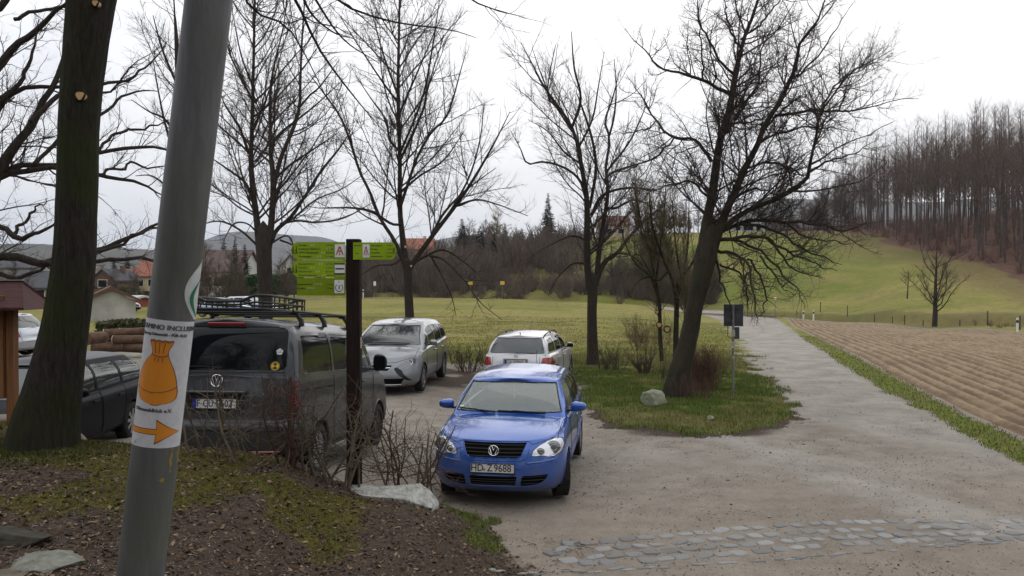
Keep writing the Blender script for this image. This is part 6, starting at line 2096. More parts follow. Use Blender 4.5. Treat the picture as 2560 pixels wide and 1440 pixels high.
def zafira():
    L_ = 4.66
    sp = dict(L=L_, W=1.88, H=.85, cf=.75, cr=.36, nf=2.3, nr=3.0, bow=.04,
        w=[(0, .84), (.12, .91), (.4, .938), (.7, .935), (.9, .92), (1, .87)],
        yf=[(0, .12), (.15, .03), (.35, 0), (.6, .04), (.8, .11), (1, .24)],
        yr=[(0, 4.56), (.2, 4.65), (.5, 4.64), (1, 4.56)],
        zb=[(0, .20), (4.6, .26)], zs=[(0, .80), (.25, .84), (.6, .95), (1.0, 1.02), (1.5, 1.05), (3, 1.09), (4.6, 1.14)],
        crown=[(0, 0), (.2, .01), (.6, .07), (1.2, .075), (4.6, .02)],
        g=dict(cf=.42, cr=.32, nf=2.4, nr=3.0, bow=.06, ym=2.6,
               w=[(0, .90), (.5, .83), (.85, .73), (1, .66)], yf=[(0, .88), (.5, 1.28), (1, 1.85)], yr=[(0, 4.56), (.5, 4.46), (1, 4.22)],
               zt=[(1, 1.52), (1.9, 1.545), (2.6, 1.60), (3.6, 1.59), (4.4, 1.53)], crown=[(1.8, .03), (2.3, .065), (4.2, .06)]),
        ws=[(-.78, 1.10), (.78, 1.10), (.62, 1.525), (-.62, 1.525)], rw=[(-.70, 1.15), (.70, 1.15), (.60, 1.50), (-.60, 1.50)],
        sw=[[(1.30, 1.09), (1.62, 1.30), (1.72, 1.34), (1.72, 1.09)], [(1.78, 1.09), (1.82, 1.40), (2.2, 1.50), (2.52, 1.515), (2.50, 1.10)], [(2.56, 1.10), (2.58, 1.515), (3.35, 1.50), (3.42, 1.12)], [(3.48, 1.12), (3.42, 1.49), (4.0, 1.43), (4.22, 1.22), (4.15, 1.15)]],
        doors=[[(1.25, .34), (2.53, .32), (2.53, 1.06), (1.30, 1.03)], [(2.56, .32), (3.30, .34), (3.40, .65), (3.50, 1.09), (2.56, 1.07)]],
        feat=[('headlight', 'f', [(.86, .85), (.70, .83), (.55, .745), (.44, .66), (.56, .58), (.66, .645), (.78, .70), (.88, .76)], mat('dark_lamp', (.16, .165, .17), .12, .4, .8, 1.), .0, True),
              ('lamp_surround', 'f', [(.44, .655), (.56, .58), (.60, .50), (.70, .40), (.78, .335), (.66, .35), (.50, .47), (.38, .62)], M_BLACK, .01, True),
              ('lower_grille', 'f', [(-.62, .40), (-.54, .27), (.54, .27), (.62, .40)], M_VOID, .03, False),
              ('radiator_grille', 'f', [(-.34, .70), (-.25, .58), (.25, .58), (.34, .70)], M_VOID, .02, False),
              ('tail_light', 'r', [(.72, .95), (.93, .95), (.93, 1.15), (.74, 1.13)], M_RED, 0, True)],
        my=1.66, mz=1.12, hy=(2.32, 3.28), hz=.90,
        seams=[('t', [(-.80, .55), (-.82, .95)]), ('t', [(.80, .55), (.82, .95)]), ('f', [(-.80, .87), (-.42, .76), (0, .74), (.42, .76), (.80, .87)])])
    D = 18.8
    m = paint('silver_paint', (.20, .215, .23), .6, .3, dirt=(.14, .13, .12), dirt_h=.4)
    t, sh = car('silver_people_carrier', 'silver grey people carrier with slanting dark headlights beyond the van', sp, m, (pp(940, 0, D).x, D, Hs(-2.9, 20.5) + .02), math.radians(-5.5), wy=(.97, 3.73), wr=.335, res=.022, spokes=7)
    k = MB(); sh.seam(k, 'f', [(-.55, .255), (.55, .255)], .012); k.obj('chrome_strip', M_CHROME, t)
    k = MB(); sh.seam(k, 'f', [(-.30, .645), (0, .63), (.30, .645)], .014); k.obj('grille_bar', M_CHROME, t)
    k = MB(); P = [sh.hit('f', -.66 + 1.2 * i / 10, 1.125 + .02 * math.sin(i / 10 * 3))[0] + Vector((0, -.02, .01)) for i in range(11)]; k.tube(P, .012, 5); k.obj('wiper', M_BLACK, t)
    for sg in (-1, 1):
        p, n = sh.hit('f', sg * .72, .75)
        k = MB(); M = frame_on(p + n * .002, (n + Vector((0, -1, 0))).normalized()); k.tube([M @ Vector((math.cos(a) * .05, math.sin(a) * .05, 0)) for a in np.linspace(0, 2 * math.pi, 17)], .010, 5, cap=False); k.obj('lamp_ring', M_CHROME, t)

def estate_spec(L_=4.55, W=1.78, silver=None):
    return dict(L=L_, W=W, H=.78, cf=.62, cr=.30, nf=2.5, nr=2.8, bow=.035,
        w=[(0, .79), (.12, .86), (.4, .887), (.7, .885), (.88, .865), (1, .81)],
        yf=[(0, .10), (.15, .02), (.35, 0), (.6, .03), (.8, .09), (1, .20)],
        yr=[(0, L_ - .12), (.12, L_ - .02), (.40, L_), (.55, L_ - .03), (.75, L_ - .06), (1, L_ - .12)],
        zb=[(0, .20), (L_, .27)], zs=[(0, .72), (.25, .77), (.6, .84), (1.0, .91), (1.5, .94), (3, .96), (L_, .98)],
        crown=[(0, 0), (.2, .01), (.6, .055), (1.2, .06), (L_, .02)],
        g=dict(cf=.32, cr=.26, nf=2.7, nr=2.8, bow=.05, ym=2.6,
               w=[(0, .81), (.5, .76), (.85, .66), (1, .60)], yf=[(0, 1.10), (.5, 1.42), (1, 1.82)], yr=[(0, L_ - .12), (.5, L_ - .25), (1, L_ - .45)],
               zt=[(1, 1.375), (1.9, 1.385), (2.5, 1.42), (3.5, 1.40), (L_, 1.36)], crown=[(1.8, .025), (2.3, .05), (L_ - .4, .05), (L_, .03)]),
        ws=[(-.71, .985), (.71, .985), (.57, 1.37), (-.57, 1.37)], rw=[(-.70, .99), (.70, .99), (.70, 1.06), (.575, 1.365), (-.575, 1.365), (-.70, 1.06)],
        sw=[[(1.50, .985), (2.0, 1.33), (2.42, 1.355), (2.40, .99)], [(2.46, .99), (2.48, 1.355), (3.18, 1.345), (3.22, 1.0)], [(3.28, 1.0), (3.26, 1.34), (3.85, 1.30), (4.12, 1.10), (4.08, 1.02)]],
        doors=[[(1.35, .32), (2.43, .31), (2.43, .935), (1.38, .91)], [(2.46, .31), (3.08, .33), (3.20, .62), (3.26, .945), (2.46, .94)]],
        feat=[('tail_light', 'r', [(.62, .70), (.80, .69), (.96, .72), (.96, .905), (.66, .895)], M_RED, -.002, True),
              ('headlight', 'f', [(.42, .62), (.50, .72), (.80, .77), (.88, .68), (.84, .60)], M_LAMP, 0, True),
              ('radiator_grille', 'f', [(-.38, .70), (-.32, .58), (.32, .58), (.38, .70)], M_VOID, .02, False),
              ('lower_grille', 'f', [(-.55, .42), (-.50, .28), (.50, .28), (.55, .42)], M_VOID, .02, False)],
        my=1.70, mz=1.02, hy=(2.25, 3.05), hz=.82, rwm=M_GLASS_G,
        seams=[('r', [(-.60, .92), (-.60, .55), (.60, .55), (.60, .92)])])

def estate():
    sp = estate_spec()
    m = paint('white_silver_paint', (.60, .60, .61), .35, .32, dirt=(.30, .27, .24), dirt_h=.35)
    D = 20.3
    a = math.radians(12.5)
    cx = (pp(1203, 0, D).x + pp(1378, 0, D).x) / 2 - .03
    L_ = sp['L']
    loc = (cx + math.sin(a) * L_, D + math.cos(a) * L_, Hs(1.0, 22.5) - .03)
    t, sh = car('white_estate_car', 'pale silver estate car with black roof rails parked nose to the meadow', sp, m, loc, math.radians(180) - a, wy=(.92, 3.50), wr=.315, res=.022, spokes=5)
    for sg in (-1, 1):
        k = MB(); P = []
        for i in range(15):
            u = i / 14; y = 1.95 + 2.0 * u
            p, n = sh.hit('t', sg * .60, y); P.append(p + Vector((0, 0, .055 * math.sin(math.pi * min(1, max(0, u)) ) ** .35 if 0 < u < 1 else 0)))
        k.tube(P, .017, 7)
        k.tube([sh.hit('t', sg * .60, 2.9)[0], sh.hit('t', sg * .60, 2.9)[0] + Vector((0, 0, .05))], .02, 6)
        k.obj('roof_rail', M_BLACK, t, smooth=True)
    p, n = sh.hit('t', 0, 3.9); k = MB(); k.tube([p, p + Vector((0, .05, .06))], .012, 6); k.obj('roof_aerial', M_BLACK, t)
    p, n = sh.hit('r', 0, .78)
    k = MB(); k.box((0, p.y - .0, .79), (.62, .04, .17), bev=.01); k.obj('plate_recess', mat('recess', (.25, .25, .25), .5), t)
    number_plate(t, frame_on(Vector((0, p.y + .03, .79)), Vector((0, 1, .05))), [("DA", -.19), ("WD", -.06), ("1068", .055)], True, size=.105, sx=.78)
    p, n = sh.hit('r', 0, .925); k = MB(); roundel(k, frame_on(p + Vector((0, .01, 0)), Vector((0, 1, .1))), .05); k.obj('round_emblem', M_CHROME, t)
    k = MB(); P = [sh.hit('r', .02 - .5 * i / 8, 1.01)[0] + Vector((0, .02, 0)) for i in range(9)]; k.tube(P, .010, 5); k.obj('rear_wiper', M_BLACK, t)
    k = MB(); sh.seam(k, 'r', [(-.57, 1.37), (.57, 1.37)], .02); k.obj('rear_spoiler', m, t, smooth=True)
    k = MB(); p, n = sh.hit('r', -.55, .6); k.tube([p + Vector((0, .03, -.1)), p + Vector((0, .06, .5))], .006, 5); k.obj('bent_aerial', M_BLACK, t)

def other_cars():
    sp = estate_spec(4.40, 1.78)
    m = paint('black_paint', (.003, .004, .007), .0, .3, coat=.0)
    m.node_tree.nodes['Principled BSDF'].inputs['IOR'].default_value = 1.2
    sp['feat'] = [f for f in sp['feat'] if f[0] != 'tail_light']
    # front towards the camera, mostly behind the mossy trunk
    D = 9.9
    x1, y1 = pp(352, 0, 14.4).x - .58, 14.5
    t, sh = car('black_car', 'black car behind the mossy trunk with only its side windows and roof showing', sp, m, (x1 - .05, y1 - 4.40, Hs(-6.9, 12.4) - .12), math.radians(0), wy=(.92, 3.5), wr=.32, res=.022, glass=M_GLASS_G, spokes=9)
    m2 = paint('light_grey_paint', (.45, .48, .52), .5, .3)
    D = 27
    t, sh = car('pale_grey_car', 'pale grey car with only a wheel arch visible past the information board', estate_spec(4.2, 1.75), m2, (pp(90, 0, D).x - 4.2, D + .4, Hs(pp(60, 0, D).x, D)), math.radians(-95), wy=(.92, 3.3), wr=.33, res=.03)
    m3 = paint('village_car_paint', (.02, .022, .03), .3, .3)
    D = 76
    t, sh = car('village_car', 'small dark car far off on the pale village street', estate_spec(4.3, 1.75), m3, (pp(345, 0, D).x, D, Hs(pp(328, 0, D).x, D)), math.radians(80), wy=(.92, 3.4), wr=.32, res=.05)
    m4 = paint('blue_grey_paint', (.35, .42, .50), .4, .3)
    D = 62
    for i, (px, lab, mm) in enumerate(((560, 'silver blue car in the village seen through the roof basket', m4), (628, 'pale car in the village right of the silver blue one', m2))):
        t, sh = car('village_car', lab, estate_spec(4.3, 1.75), mm, (pp(px, 0, D + 3 * i).x + 2, D + 3 * i, Hs(pp(px, 0, D).x, D)), math.radians(84), wy=(.92, 3.4), wr=.32, res=.05)
# ------------------------------------------------------------------ lamp post with stickers
def lamp_post():
    r = .0560; D = 2.05
    def cl(py): return pp(525 - .1230 * py, py, D)      # centre line
    top = cl(-500); bot_ = pp(525 - .1230 * 3400, 3400, D)
    zb = Hs(bot_.x, D)
    # extend to the ground
    dirv = (cl(0) - cl(1440)).normalized()
    s0 = cl(1440)
    foot = s0 - dirv * ((s0.z - zb + .05) / dirv.z)
    t = thing('lamp_post', 'grey steel lamp post leaning left close to the camera, with stickers', 'lamp post', foot)
    up = dirv
    Ln = (top - foot).length
    # axes: ahead = away from the camera
    side = Vector((0, 1, 0)).cross(up).normalized(); side = up.cross(Vector((0, 1, 0))).normalized()
    fwd = side.cross(up).normalized()
    if fwd.y > 0: fwd = -fwd            # fwd points at the camera
    if side.x < 0: side = -side
    m = mat('weathered_galvanised_steel', (.16, .16, .165), .55, .25, .3)
    n = NT(m); P = n.pos()
    k = n.n("ShaderNodeMapping"); k.inputs['Scale'].default_value = (9, 9, 1.2); n.l(P, k.inputs['Vector'])
    f = n.noise(3, 6, .62, k.outputs[0]); g = n.noise(160, 3, .6, P)
    c = n.ramp(f, [(.3, (.080, .083, .085)), (.55, (.125, .126, .130)), (.78, (.180, .180, .176))])
    c = n.mix(n.rng(n.noise(2.2, 5, .6, P), .5, .68, 0, .5), c, (.105, .115, .075))
    c = n.mix(n.rng(g, .58, .72, 0, .35), c, (.07, .07, .07))
    n.l(c, n.b.inputs['Base Color']); n.bump(n.math('ADD', f, n.math('MULTIPLY', g, .3)), .35, .004)
    mb = MB()
    N = 64; nz_ = 60
    V = []; Fs = []
    for i in range(nz_ + 1):
        s = Ln * i / nz_
        for j in range(N):
            a = 2 * math.pi * j / N
            V.append((up * s + (side * math.sin(a) + fwd * math.cos(a)) * r))
    for i in range(nz_):
        for j in range(N):
            Fs.append((i * N + j, (i + 1) * N + j, (i + 1) * N + (j + 1) % N, i * N + (j + 1) % N))
    mb.add(V, Fs).obj('pole', m, t, smooth=True)
    # clamp collar and lamp head high above the frame keep the post whole
    sc = foot
    def along(py):                     # distance along the post for a row of the photo
        return (cl(py) - foot).dot(up)
    def cyl(u, v, off):                # u: arc length to the right from the camera side, v: along
        a = u / r
        return up * v + (side * math.sin(a) + fwd * math.cos(a)) * (r + off)
    def patch(mb, rows, off):
        """rows: (v, u0, u1)"""
        V = []; Fs = []; K = 24
        for (v, u0, u1) in rows:
            for j in range(K + 1):
                V.append(cyl(u0 + (u1 - u0) * j / K, v, off))
        for i in range(len(rows) - 1):
            for j in range(K):
                a = i * (K + 1) + j
                Fs.append((a, a + 1, a + K + 2, a + K + 1))
        mb.add(V, Fs)
    M_ST = noisy('sticker_white', (.50, .51, .52), (.58, .59, .60), 60, rough=.5, bump=.05)
    M_OR = mat('sticker_orange', (.62, .22, .012), .5); M_BR = mat('sticker_outline', (.12, .030, .008), .5)
    M_TX = mat('sticker_text', (.07, .07, .08), .6); M_GR = mat('sticker_green', (.0, .14, .06), .5)
    px = D / F                      # metres per photo pixel
    v1, v0 = along(797), along(1108)
    mb = MB(); rows = []
    for i in range(30):
        v = v0 + (v1 - v0) * i / 29
        rows.append((v, -.150, .096))
    patch(mb, rows, .0008); stk = mb.obj('white_sticker', M_ST, t, smooth=True)
    def v(py): return along(py)
    # sack outline: row -> left/right from the centre line in pixels
    sack = [(848, -26, 26), (855, -24, 24), (865, -19.5, 19.5), (875, -17, 17.5), (882, -18, 18), (888, -24, 20), (900, -33, 25), (915, -41, 31), (930, -47, 35), (945, -50, 38), (960, -50, 40), (972, -48, 41), (985, -42, 40), (995, -32, 33), (1001, -16, 18), (1003, -4, 6)]
    def ang(p): return r * math.asin(max(-.98, min(.98, p * px / r)))
    def shape(mb, tbl, grow, off, c0=6):
        t_ = np.array(tbl, float)
        q = np.linspace(t_[0, 0], t_[-1, 0], 46)
        l = tab(q, list(zip(t_[:, 0], t_[:, 1]))); r_ = tab(q, list(zip(t_[:, 0], t_[:, 2])))
        rows = []
        for a, b, c in zip(q, l, r_):
            yy = a + (grow if a > (t_[0, 0] + t_[-1, 0]) / 2 else -grow) * (1 if a in (q[0], q[-1]) else 0)
            rows.append((v(yy), ang(c0 + b - grow), ang(c0 + c + grow)))
        patch(mb, rows, off)
    mb = MB(); shape(mb, sack, 1.6, .0012); mb.obj('sack_outline', M_BR, t)
    mb = MB(); shape(mb, sack, 0, .0016); mb.obj('sack_print', M_OR, t)
    mb = MB()
    def line(pts, w=.9, off=.0022):
        P = [cyl(ang(6 + x), v(y), off) for x, y in pts]
        mb.tube(P, w * px * .5, 5)
    line([(-19, 881), (-8, 884), (4, 885.5), (14, 884), (19, 880)], 2.4)
    line([(-49.5, 962), (-30, 970), (-8, 974), (14, 972), (32, 965), (40, 958)], 2.2)
    for x in (-12, -2, 9):
        line([(x * 1.2, 851), (x * .9, 866), (x * .8, 878)], 1.6)
    for x in (-9, -1, 8): line([(x, 888), (x * 1.1, 898)], 1.4)
    line([(x, 848 + 2.6 * math.sin(x * .45)) for x in np.linspace(-26, 26, 30)], 2)
    mb.obj('sack_creases', M_BR, t)
    # arrow
    def arrow(grow, off, m_, nm):
        mb = MB(); rows = []
        for q in np.linspace(1064 - grow, 1075 + grow, 4): rows.append((v(q - 1), ang(-48 - grow), ang(20)))
        rows = rows[::-1]; patch(mb, rows, off)
        rows = []
        for q in np.linspace(1042 - grow * 1.6, 1096 + grow * 1.6, 20):
            f = 1 - abs(q - 1069) / (27.5 + grow * 1.7)
            l = 17 + 3 * f - grow * .8 ; rr = 17 + 40 * f + grow * .6
            rows.append((v(q), ang(l), ang(max(rr, l + .1))))
        patch(mb, rows[::-1], off + .0001); mb.obj(nm, m_, t)
    arrow(1.6, .0012, M_BR, 'arrow_outline'); arrow(0, .0017, M_OR, 'arrow_print')
    def curved(body, size, u0, vc, sx=1., off=.0014, bold=0, slant=0):
        V, Pf = text_data(body, size, sx)
        V[:, 0] -= V[:, 0].min()
        mbx = MB()
        for dx in ([0] if not bold else [0, bold, -bold]):
            mbx.add([cyl(u0 + p[0] + dx, vc + p[1] + slant * p[0], off + p[2]) for p in V], Pf)
        return mbx
    mb = curved('CAMINO INCLUSIVO', .0170, -.058, v(815), 1.02, bold=.0006); mb.obj('sticker_title', M_TX, t)
    mb = curved('Pilgerweg Odenwald - FÜR ALLE', .0100, -.059, v(832), .94, bold=.0004); mb.obj('sticker_subtitle', M_TX, t)
    mb = curved('Odenwaldklub e.V.', .0125, -.046, v(1017), 1.0, bold=.0004); mb.obj('sticker_caption', M_TX, t)
    # torn round sticker on the right flank: grey-white disc segment with a green arc
    mb = MB(); rows = []
    for i in range(26):
        f = i / 25; py = 792 - (792 - 642) * f
        w = math.sin(math.pi * min(1, max(0, (f * .92 + .05)))) ** .8
        rows.append((v(py), .106 - .060 * w + .012 * (f - .5), .112))
    patch(mb, rows, .001); mb.obj('torn_sticker', noisy('torn_paper', (.42, .44, .43), (.56, .58, .57), 50, bump=.1), t)
    mb = MB(); P = []; rows = []
    for i in range(22):
        f = i / 21; py = 785 - (785 - 682) * f
        w = math.sin(math.pi * (f * .90 + .10)) ** .9
        c = .110 - .046 * w + .004
        hw = .0065 * math.sin(math.pi * min(1, f * .9 + .12)) ** .6
        rows.append((v(py), c - hw, c + hw))
    patch(mb, rows, .0016); mb.obj('green_arc', M_GR, t)
    # smears of old yellow paint
    mb = MB()
    for (a0, a1, b0, b1) in ((.060, .066, 1110, 1170), (.040, .050, 1182, 1192), (.084, .090, 1112, 1150)):
        rows = [(v(b1 + (b0 - b1) * i / 9), a0 + .003 * math.sin(i), a1 + .002 * math.cos(i * 2)) for i in range(10)]
        patch(mb, rows, .0007)
    mb.obj('yellow_paint_mark', noisy('yellow_paint', (.20, .15, .05), (.36, .25, .05), 60), t)
    mb = MB(); mb.tube([cyl(ang(-36), v(1105), .0012), cyl(ang(-30), v(1094), .0014), cyl(ang(-15), v(1083), .0012), cyl(ang(-8), v(1080), .0010)], .0006, 4); mb.obj('sticker_wrinkle', M_ST, t)

# ------------------------------------------------------------------ wooden signpost with green arms
def signpost():
    D = 8.8
    base = pp(885, 0, D); z0 = Hs(base.x, D)
    t = thing('signpost', 'dark wooden hiking signpost carrying bright green direction boards', 'signpost', (base.x, D, z0))
    ztop = pp(885, 598, D).z
    h = ztop - z0
    m = bark('dark_stained_wood', (.010, .007, .006), (.030, .020, .016), None, 14, (1, 1, .08), .4, .008)
    mb = MB(); mb.box((0, 0, h / 2 - .1), (.145, .145, h + .2), bev=.008); mb.obj('post', m, t)
    G = noisy('lime_green_board', (.24, .37, .010), (.29, .43, .014), 5, rough=.45, bump=.02, dist=.002)
    G2 = noisy('olive_green_board', (.17, .25, .006), (.20, .29, .008), 5, rough=.45, bump=.02, dist=.002)
    INK = mat('board_ink', (.012, .02, .010), .5); WH = mat('board_white', (.75, .76, .74), .5); RD = mat('board_red', (.42, .02, .015), .5); PIC = mat('board_pictogram', (.45, .55, .25), .5)
    px = (D - .09) / F
    yb = -.080
    def X(p): return (p - 885) * px
    def Z(q): return pp(0, q, D - .09).z - z0
    def board(name, poly, m_, y=yb, th=.006):
        mb = MB(); mb.prism([(X(a), Z(b)) for a, b in poly], y - th, y, 'xz'); return mb.obj(name, m_, t)
    def T(mb, s, x, q, size, al='l', sx=1., y=yb, bold=.0006):
        M = Matrix.Translation((X(x), y - .0065, Z(q))) @ Matrix.Rotation(math.pi / 2, 4, 'X')
        text_into(mb, s, size, M, sx, al, bold)
    A = board('upper_left_board', [(745, 605), (867, 605), (867, 649), (748, 649), (738, 642), (730, 626), (736, 612)], G)
    B = board('middle_left_board', [(745, 651), (867, 651), (867, 693), (748, 693), (738, 686), (731, 672), (737, 658)], G, yb - .001)
    Cc = board('lower_left_board', [(746, 695), (867, 695), (867, 739), (746, 739)], G2, yb)
    R_ = board('right_board', [(887, 606), (985, 606), (990, 610), (996, 627), (990, 644), (985, 649), (887, 649)], G, yb - .004)
    def lab(o, body):
        pass
    # upper board
    for brd, rows, q0 in ((A, [('Kuralpe', '1,9 km'), ('Felsberg / Ohlyturm', '2,8 km'), ('ÖPNV-Elmshausen', '4,2 km'), ('Fürstenlager', '11,1 km')], 613), (B, [('Beedenkirchen', '2,7 km'), ('Brandau', '5,2 km'), ('Neunkirchen', '8,6 km'), ('Ruine Rodenstein', '12,8 km')], 660)):
        k = MB()
        for i, (a, b) in enumerate(rows):
            T(k, a, 751, q0 + i * 9.4, .028); T(k, b, 836, q0 + i * 9.4, .028, 'r')
        # two walkers
        for dx in (-7, 1):
            x = 744 + dx; q = q0 + 13
            k.tube([(X(x), yb - .008, Z(q - 7)), (X(x), yb - .008, Z(q + 1)), (X(x - 2), yb - .008, Z(q + 9))], .004, 5)
            k.tube([(X(x), yb - .008, Z(q + 1)), (X(x + 2.5), yb - .008, Z(q + 9))], .004, 5); k.tube([(X(x), yb - .008, Z(q - 4)), (X(x - 3), yb - .008, Z(q + 1))], .003, 5)
            k.box((X(x), yb - .008, Z(q - 9)), (.009, .004, .010))
        k.box((X(839.5), yb - .0075, Z(q0 + 14)), (.004, .002, 40 * px))
        k.obj('board_lettering', INK, brd)
        k = MB()
        for i, (a, b) in enumerate(rows):
            w = len(a) * 3.3 + 755
            for j in range(2): k.box((X(w + 4 + j * 6), yb - .0075, Z(q0 + i * 9.4)), (.012, .002, .020))
        k.obj('board_pictograms', PIC, brd)
    k = MB(); T(k, 'Beedenkirchen', 747, 711, .026); T(k, '2,7 km', 836, 711, .026, 'r'); T(k, 'Kuralpe', 747, 721, .026); T(k, '1,9 km', 836, 721, .026, 'r'); k.box((X(839.5), yb - .0075, Z(717)), (.004, .002, 40 * px)); k.obj('board_lettering', INK, Cc)
    k = MB()
    for j in range(3):
        for (a, q) in ((792, 711), (773, 721)):
            k.tube([(X(a + j * 7 + math.cos(u) * 2.4), yb - .0075, Z(q + math.sin(u) * 2.6)) for u in np.linspace(0, 2 * math.pi, 5)], .0028, 4, cap=False)
    k.obj('board_pictograms', PIC, Cc)
    # plaques
    def plaque(par, x0, x1, q0, q1, kind, yy):
        mb = MB(); mb.box(((X(x0) + X(x1)) / 2, yy - .008, (Z(q0) + Z(q1)) / 2), ((x1 - x0) * px, .004, (q1 - q0) * px)); pl = mb.obj('plaque', WH, par)
        cx, cz = (X(x0) + X(x1)) / 2, (Z(q0) + Z(q1)) / 2; w = (x1 - x0) * px; hh = (q1 - q0) * px; y = yy - .0115
        if kind == 'A':
            k = MB(); s = w * .36
            k.tube([(cx - s, y, cz - hh * .30), (cx - s * .75, y, cz - hh * .18), (cx - s * .05, y, cz + hh * .33)], w * .055, 5)
            k.tube([(cx + s, y, cz - hh * .30), (cx + s * .75, y, cz - hh * .18), (cx + s * .05, y, cz + hh * .33)], w * .055, 5)
            k.tube([(cx - s * .55, y, cz - hh * .02), (cx + s * .55, y, cz - hh * .02)], w * .05, 5); k.tube([(cx, y, cz - hh * .14), (cx, y, cz - hh * .36)], w * .04, 5)
            k.obj('plaque_letter', RD, pl)
        elif kind == '=':
            k = MB(); k.box((cx, y + .001, cz), (w * .85, .003, hh * .13)); k.box((cx, y + .001, cz + hh * .44), (w, .003, hh * .12)); k.box((cx, y + .001, cz - hh * .44), (w, .003, hh * .12)); k.obj('plaque_bars', INK, pl)
        else:
            k = MB(); k.tube([(cx + math.sin(u) * w * .38, y, cz - hh * .08 - math.cos(u) * w * .40) for u in np.linspace(-2.5, 2.5, 26)], w * .035, 5)
            M = Matrix.Translation((cx, y, cz - hh * .08)) @ Matrix.Rotation(math.pi / 2, 4, 'X'); text_into(k, '1', w * .62, M, 1, 'c', .0022)
            M = Matrix.Translation((cx, y, cz + hh * .36)) @ Matrix.Rotation(math.pi / 2, 4, 'X'); text_into(k, 'L', w * .26, M, 1, 'c', .001)
            k.obj('plaque_digit', INK, pl)
    plaque(A, 841, 866, 611, 643, 'A', yb); plaque(B, 841, 866, 658, 686, '=', yb); plaque(Cc, 840, 864, 700, 733, '1', yb)
    plaque(R_, 911, 928, 611, 644, 'A', yb - .004)
    k = MB()
    for i, (a, b) in enumerate([('Reichenbach', '2 km'), ('Knoden', '7 km'), ('Lindenfels', '11 km'), ('Neunkirchen', '13 km')]):
        T(k, a, 931, 614 + i * 9, .024, y=yb - .004); T(k, b, 983, 614 + i * 9, .022, 'r', y=yb - .004)
    T(k, 'Alemannen', 889, 614, .018, y=yb - .004); T(k, 'weg', 893, 633, .018, y=yb - .004)
    for dx in (987, 990): k.tube([(X(dx), yb - .012, Z(620)), (X(dx), yb - .012, Z(634))], .003, 4)
    k.obj('board_lettering', INK, R_)
    # small white stickers lower on the post, and the metal strap
    k = MB(); k.box((-.078, -.02, Z(868)), (.004, .06, .16)); k.box((-.078, -.02, Z(940)), (.004, .05, .17)); k.obj('white_marker', mat('marker', (.45, .45, .43), .6), t)
    k = MB(); k.box((.078, -.02, Z(858)), (.004, .05, .12)); k.obj('cream_marker', mat('cream', (.5, .45, .30), .6), t)

# ------------------------------------------------------------------ information board at the far left
def info_board():
    D = 9.5
    W1 = noisy('stained_pine', (.14, .062, .024), (.24, .11, .044), 4, stretch=(6, 6, .5), bump=.3, rough=.7)
    RF = noisy('red_brown_roof', (.045, .012, .010), (.075, .022, .018), 6, stretch=(1, 8, 1), bump=.3, rough=.6)
    x = pp(24, 0, D).x; z0 = Hs(x, D)
    t = thing('information_board', 'wooden information board with a small red brown roof cut off by the left picture edge', 'notice board', (x, D, z0))
    def lz(q, d=D): return pp(0, q, d).z - z0
    def lx(p, d=D): return pp(p, 0, d).x - x
    for (px, w) in ((30, .085), (-330, .085)):
        mb = MB(); mb.box((lx(px), 0, lz(735) / 2 - .08), (w, .11, lz(735) + .16), bev=.006); mb.obj('post', W1, t)
    mb = MB(); mb.box(((lx(18) + lx(-320)) / 2, -.02, (lz(745) + lz(995)) / 2), (lx(18) - lx(-320), .05, lz(745) - lz(995)), bev=.004); p = mb.obj('panel', W1, t)
    mb = MB(); mb.box((lx(10), -.055, (lz(745) + lz(995)) / 2), (.055, .03, lz(745) - lz(995)), bev=.005); mb.obj('panel_frame', W1, t)
    mb = MB(); mb.box((lx(-150), -.05, (lz(790) + lz(960)) / 2), (1.05, .006, lz(790) - lz(960))); mb.obj('notice_sheet', mat('notice', (.5, .5, .46), .5), p)
    # roof: two slopes with the ridge running left-right
    rl, rr = lx(-420), lx(57)
    ridge = lz(702)
    def slope(sg):
        # trapezoid: front slope comes toward us and down
        yb_, zb_ = sg * .34, ridge - .30
        a, b = rr, rr + .21
        V = [(rl, 0, ridge), (a, 0, ridge), (b, yb_, zb_), (rl, yb_, zb_)]
        V2 = [(p[0], p[1], p[2] - .03) for p in V]
        MB().add(V + V2, [(0, 1, 2, 3), (7, 6, 5, 4), (0, 4, 5, 1), (1, 5, 6, 2), (2, 6, 7, 3), (3, 7, 4, 0)]).obj('roof_slope', RF, t)
    slope(-1); slope(1)
    MB().add([(rr, 0, ridge - .03), (rr + .21, -.34, ridge - .33), (rr + .21, .34, ridge - .33), (rr - .03, 0, ridge - .03), (rr + .18, -.34, ridge - .33), (rr + .18, .34, ridge - .33)],
             [(0, 1, 2), (5, 4, 3), (0, 3, 4, 1), (1, 4, 5, 2), (2, 5, 3, 0)]).obj('roof_hip', RF, t)
    mb = MB(); mb.box(((rl + rr) / 2, 0, ridge + .008), (rr - rl, .05, .014)); mb.obj('ridge_cap', mat('ridge_metal', (.30, .30, .31), .4, .6), t)
    for px in (-20,):
        mb = MB(); mb.box((lx(30), 0, lz(745)), (.07, .50, .07), bev=.005); mb.obj('roof_beam', W1, t)

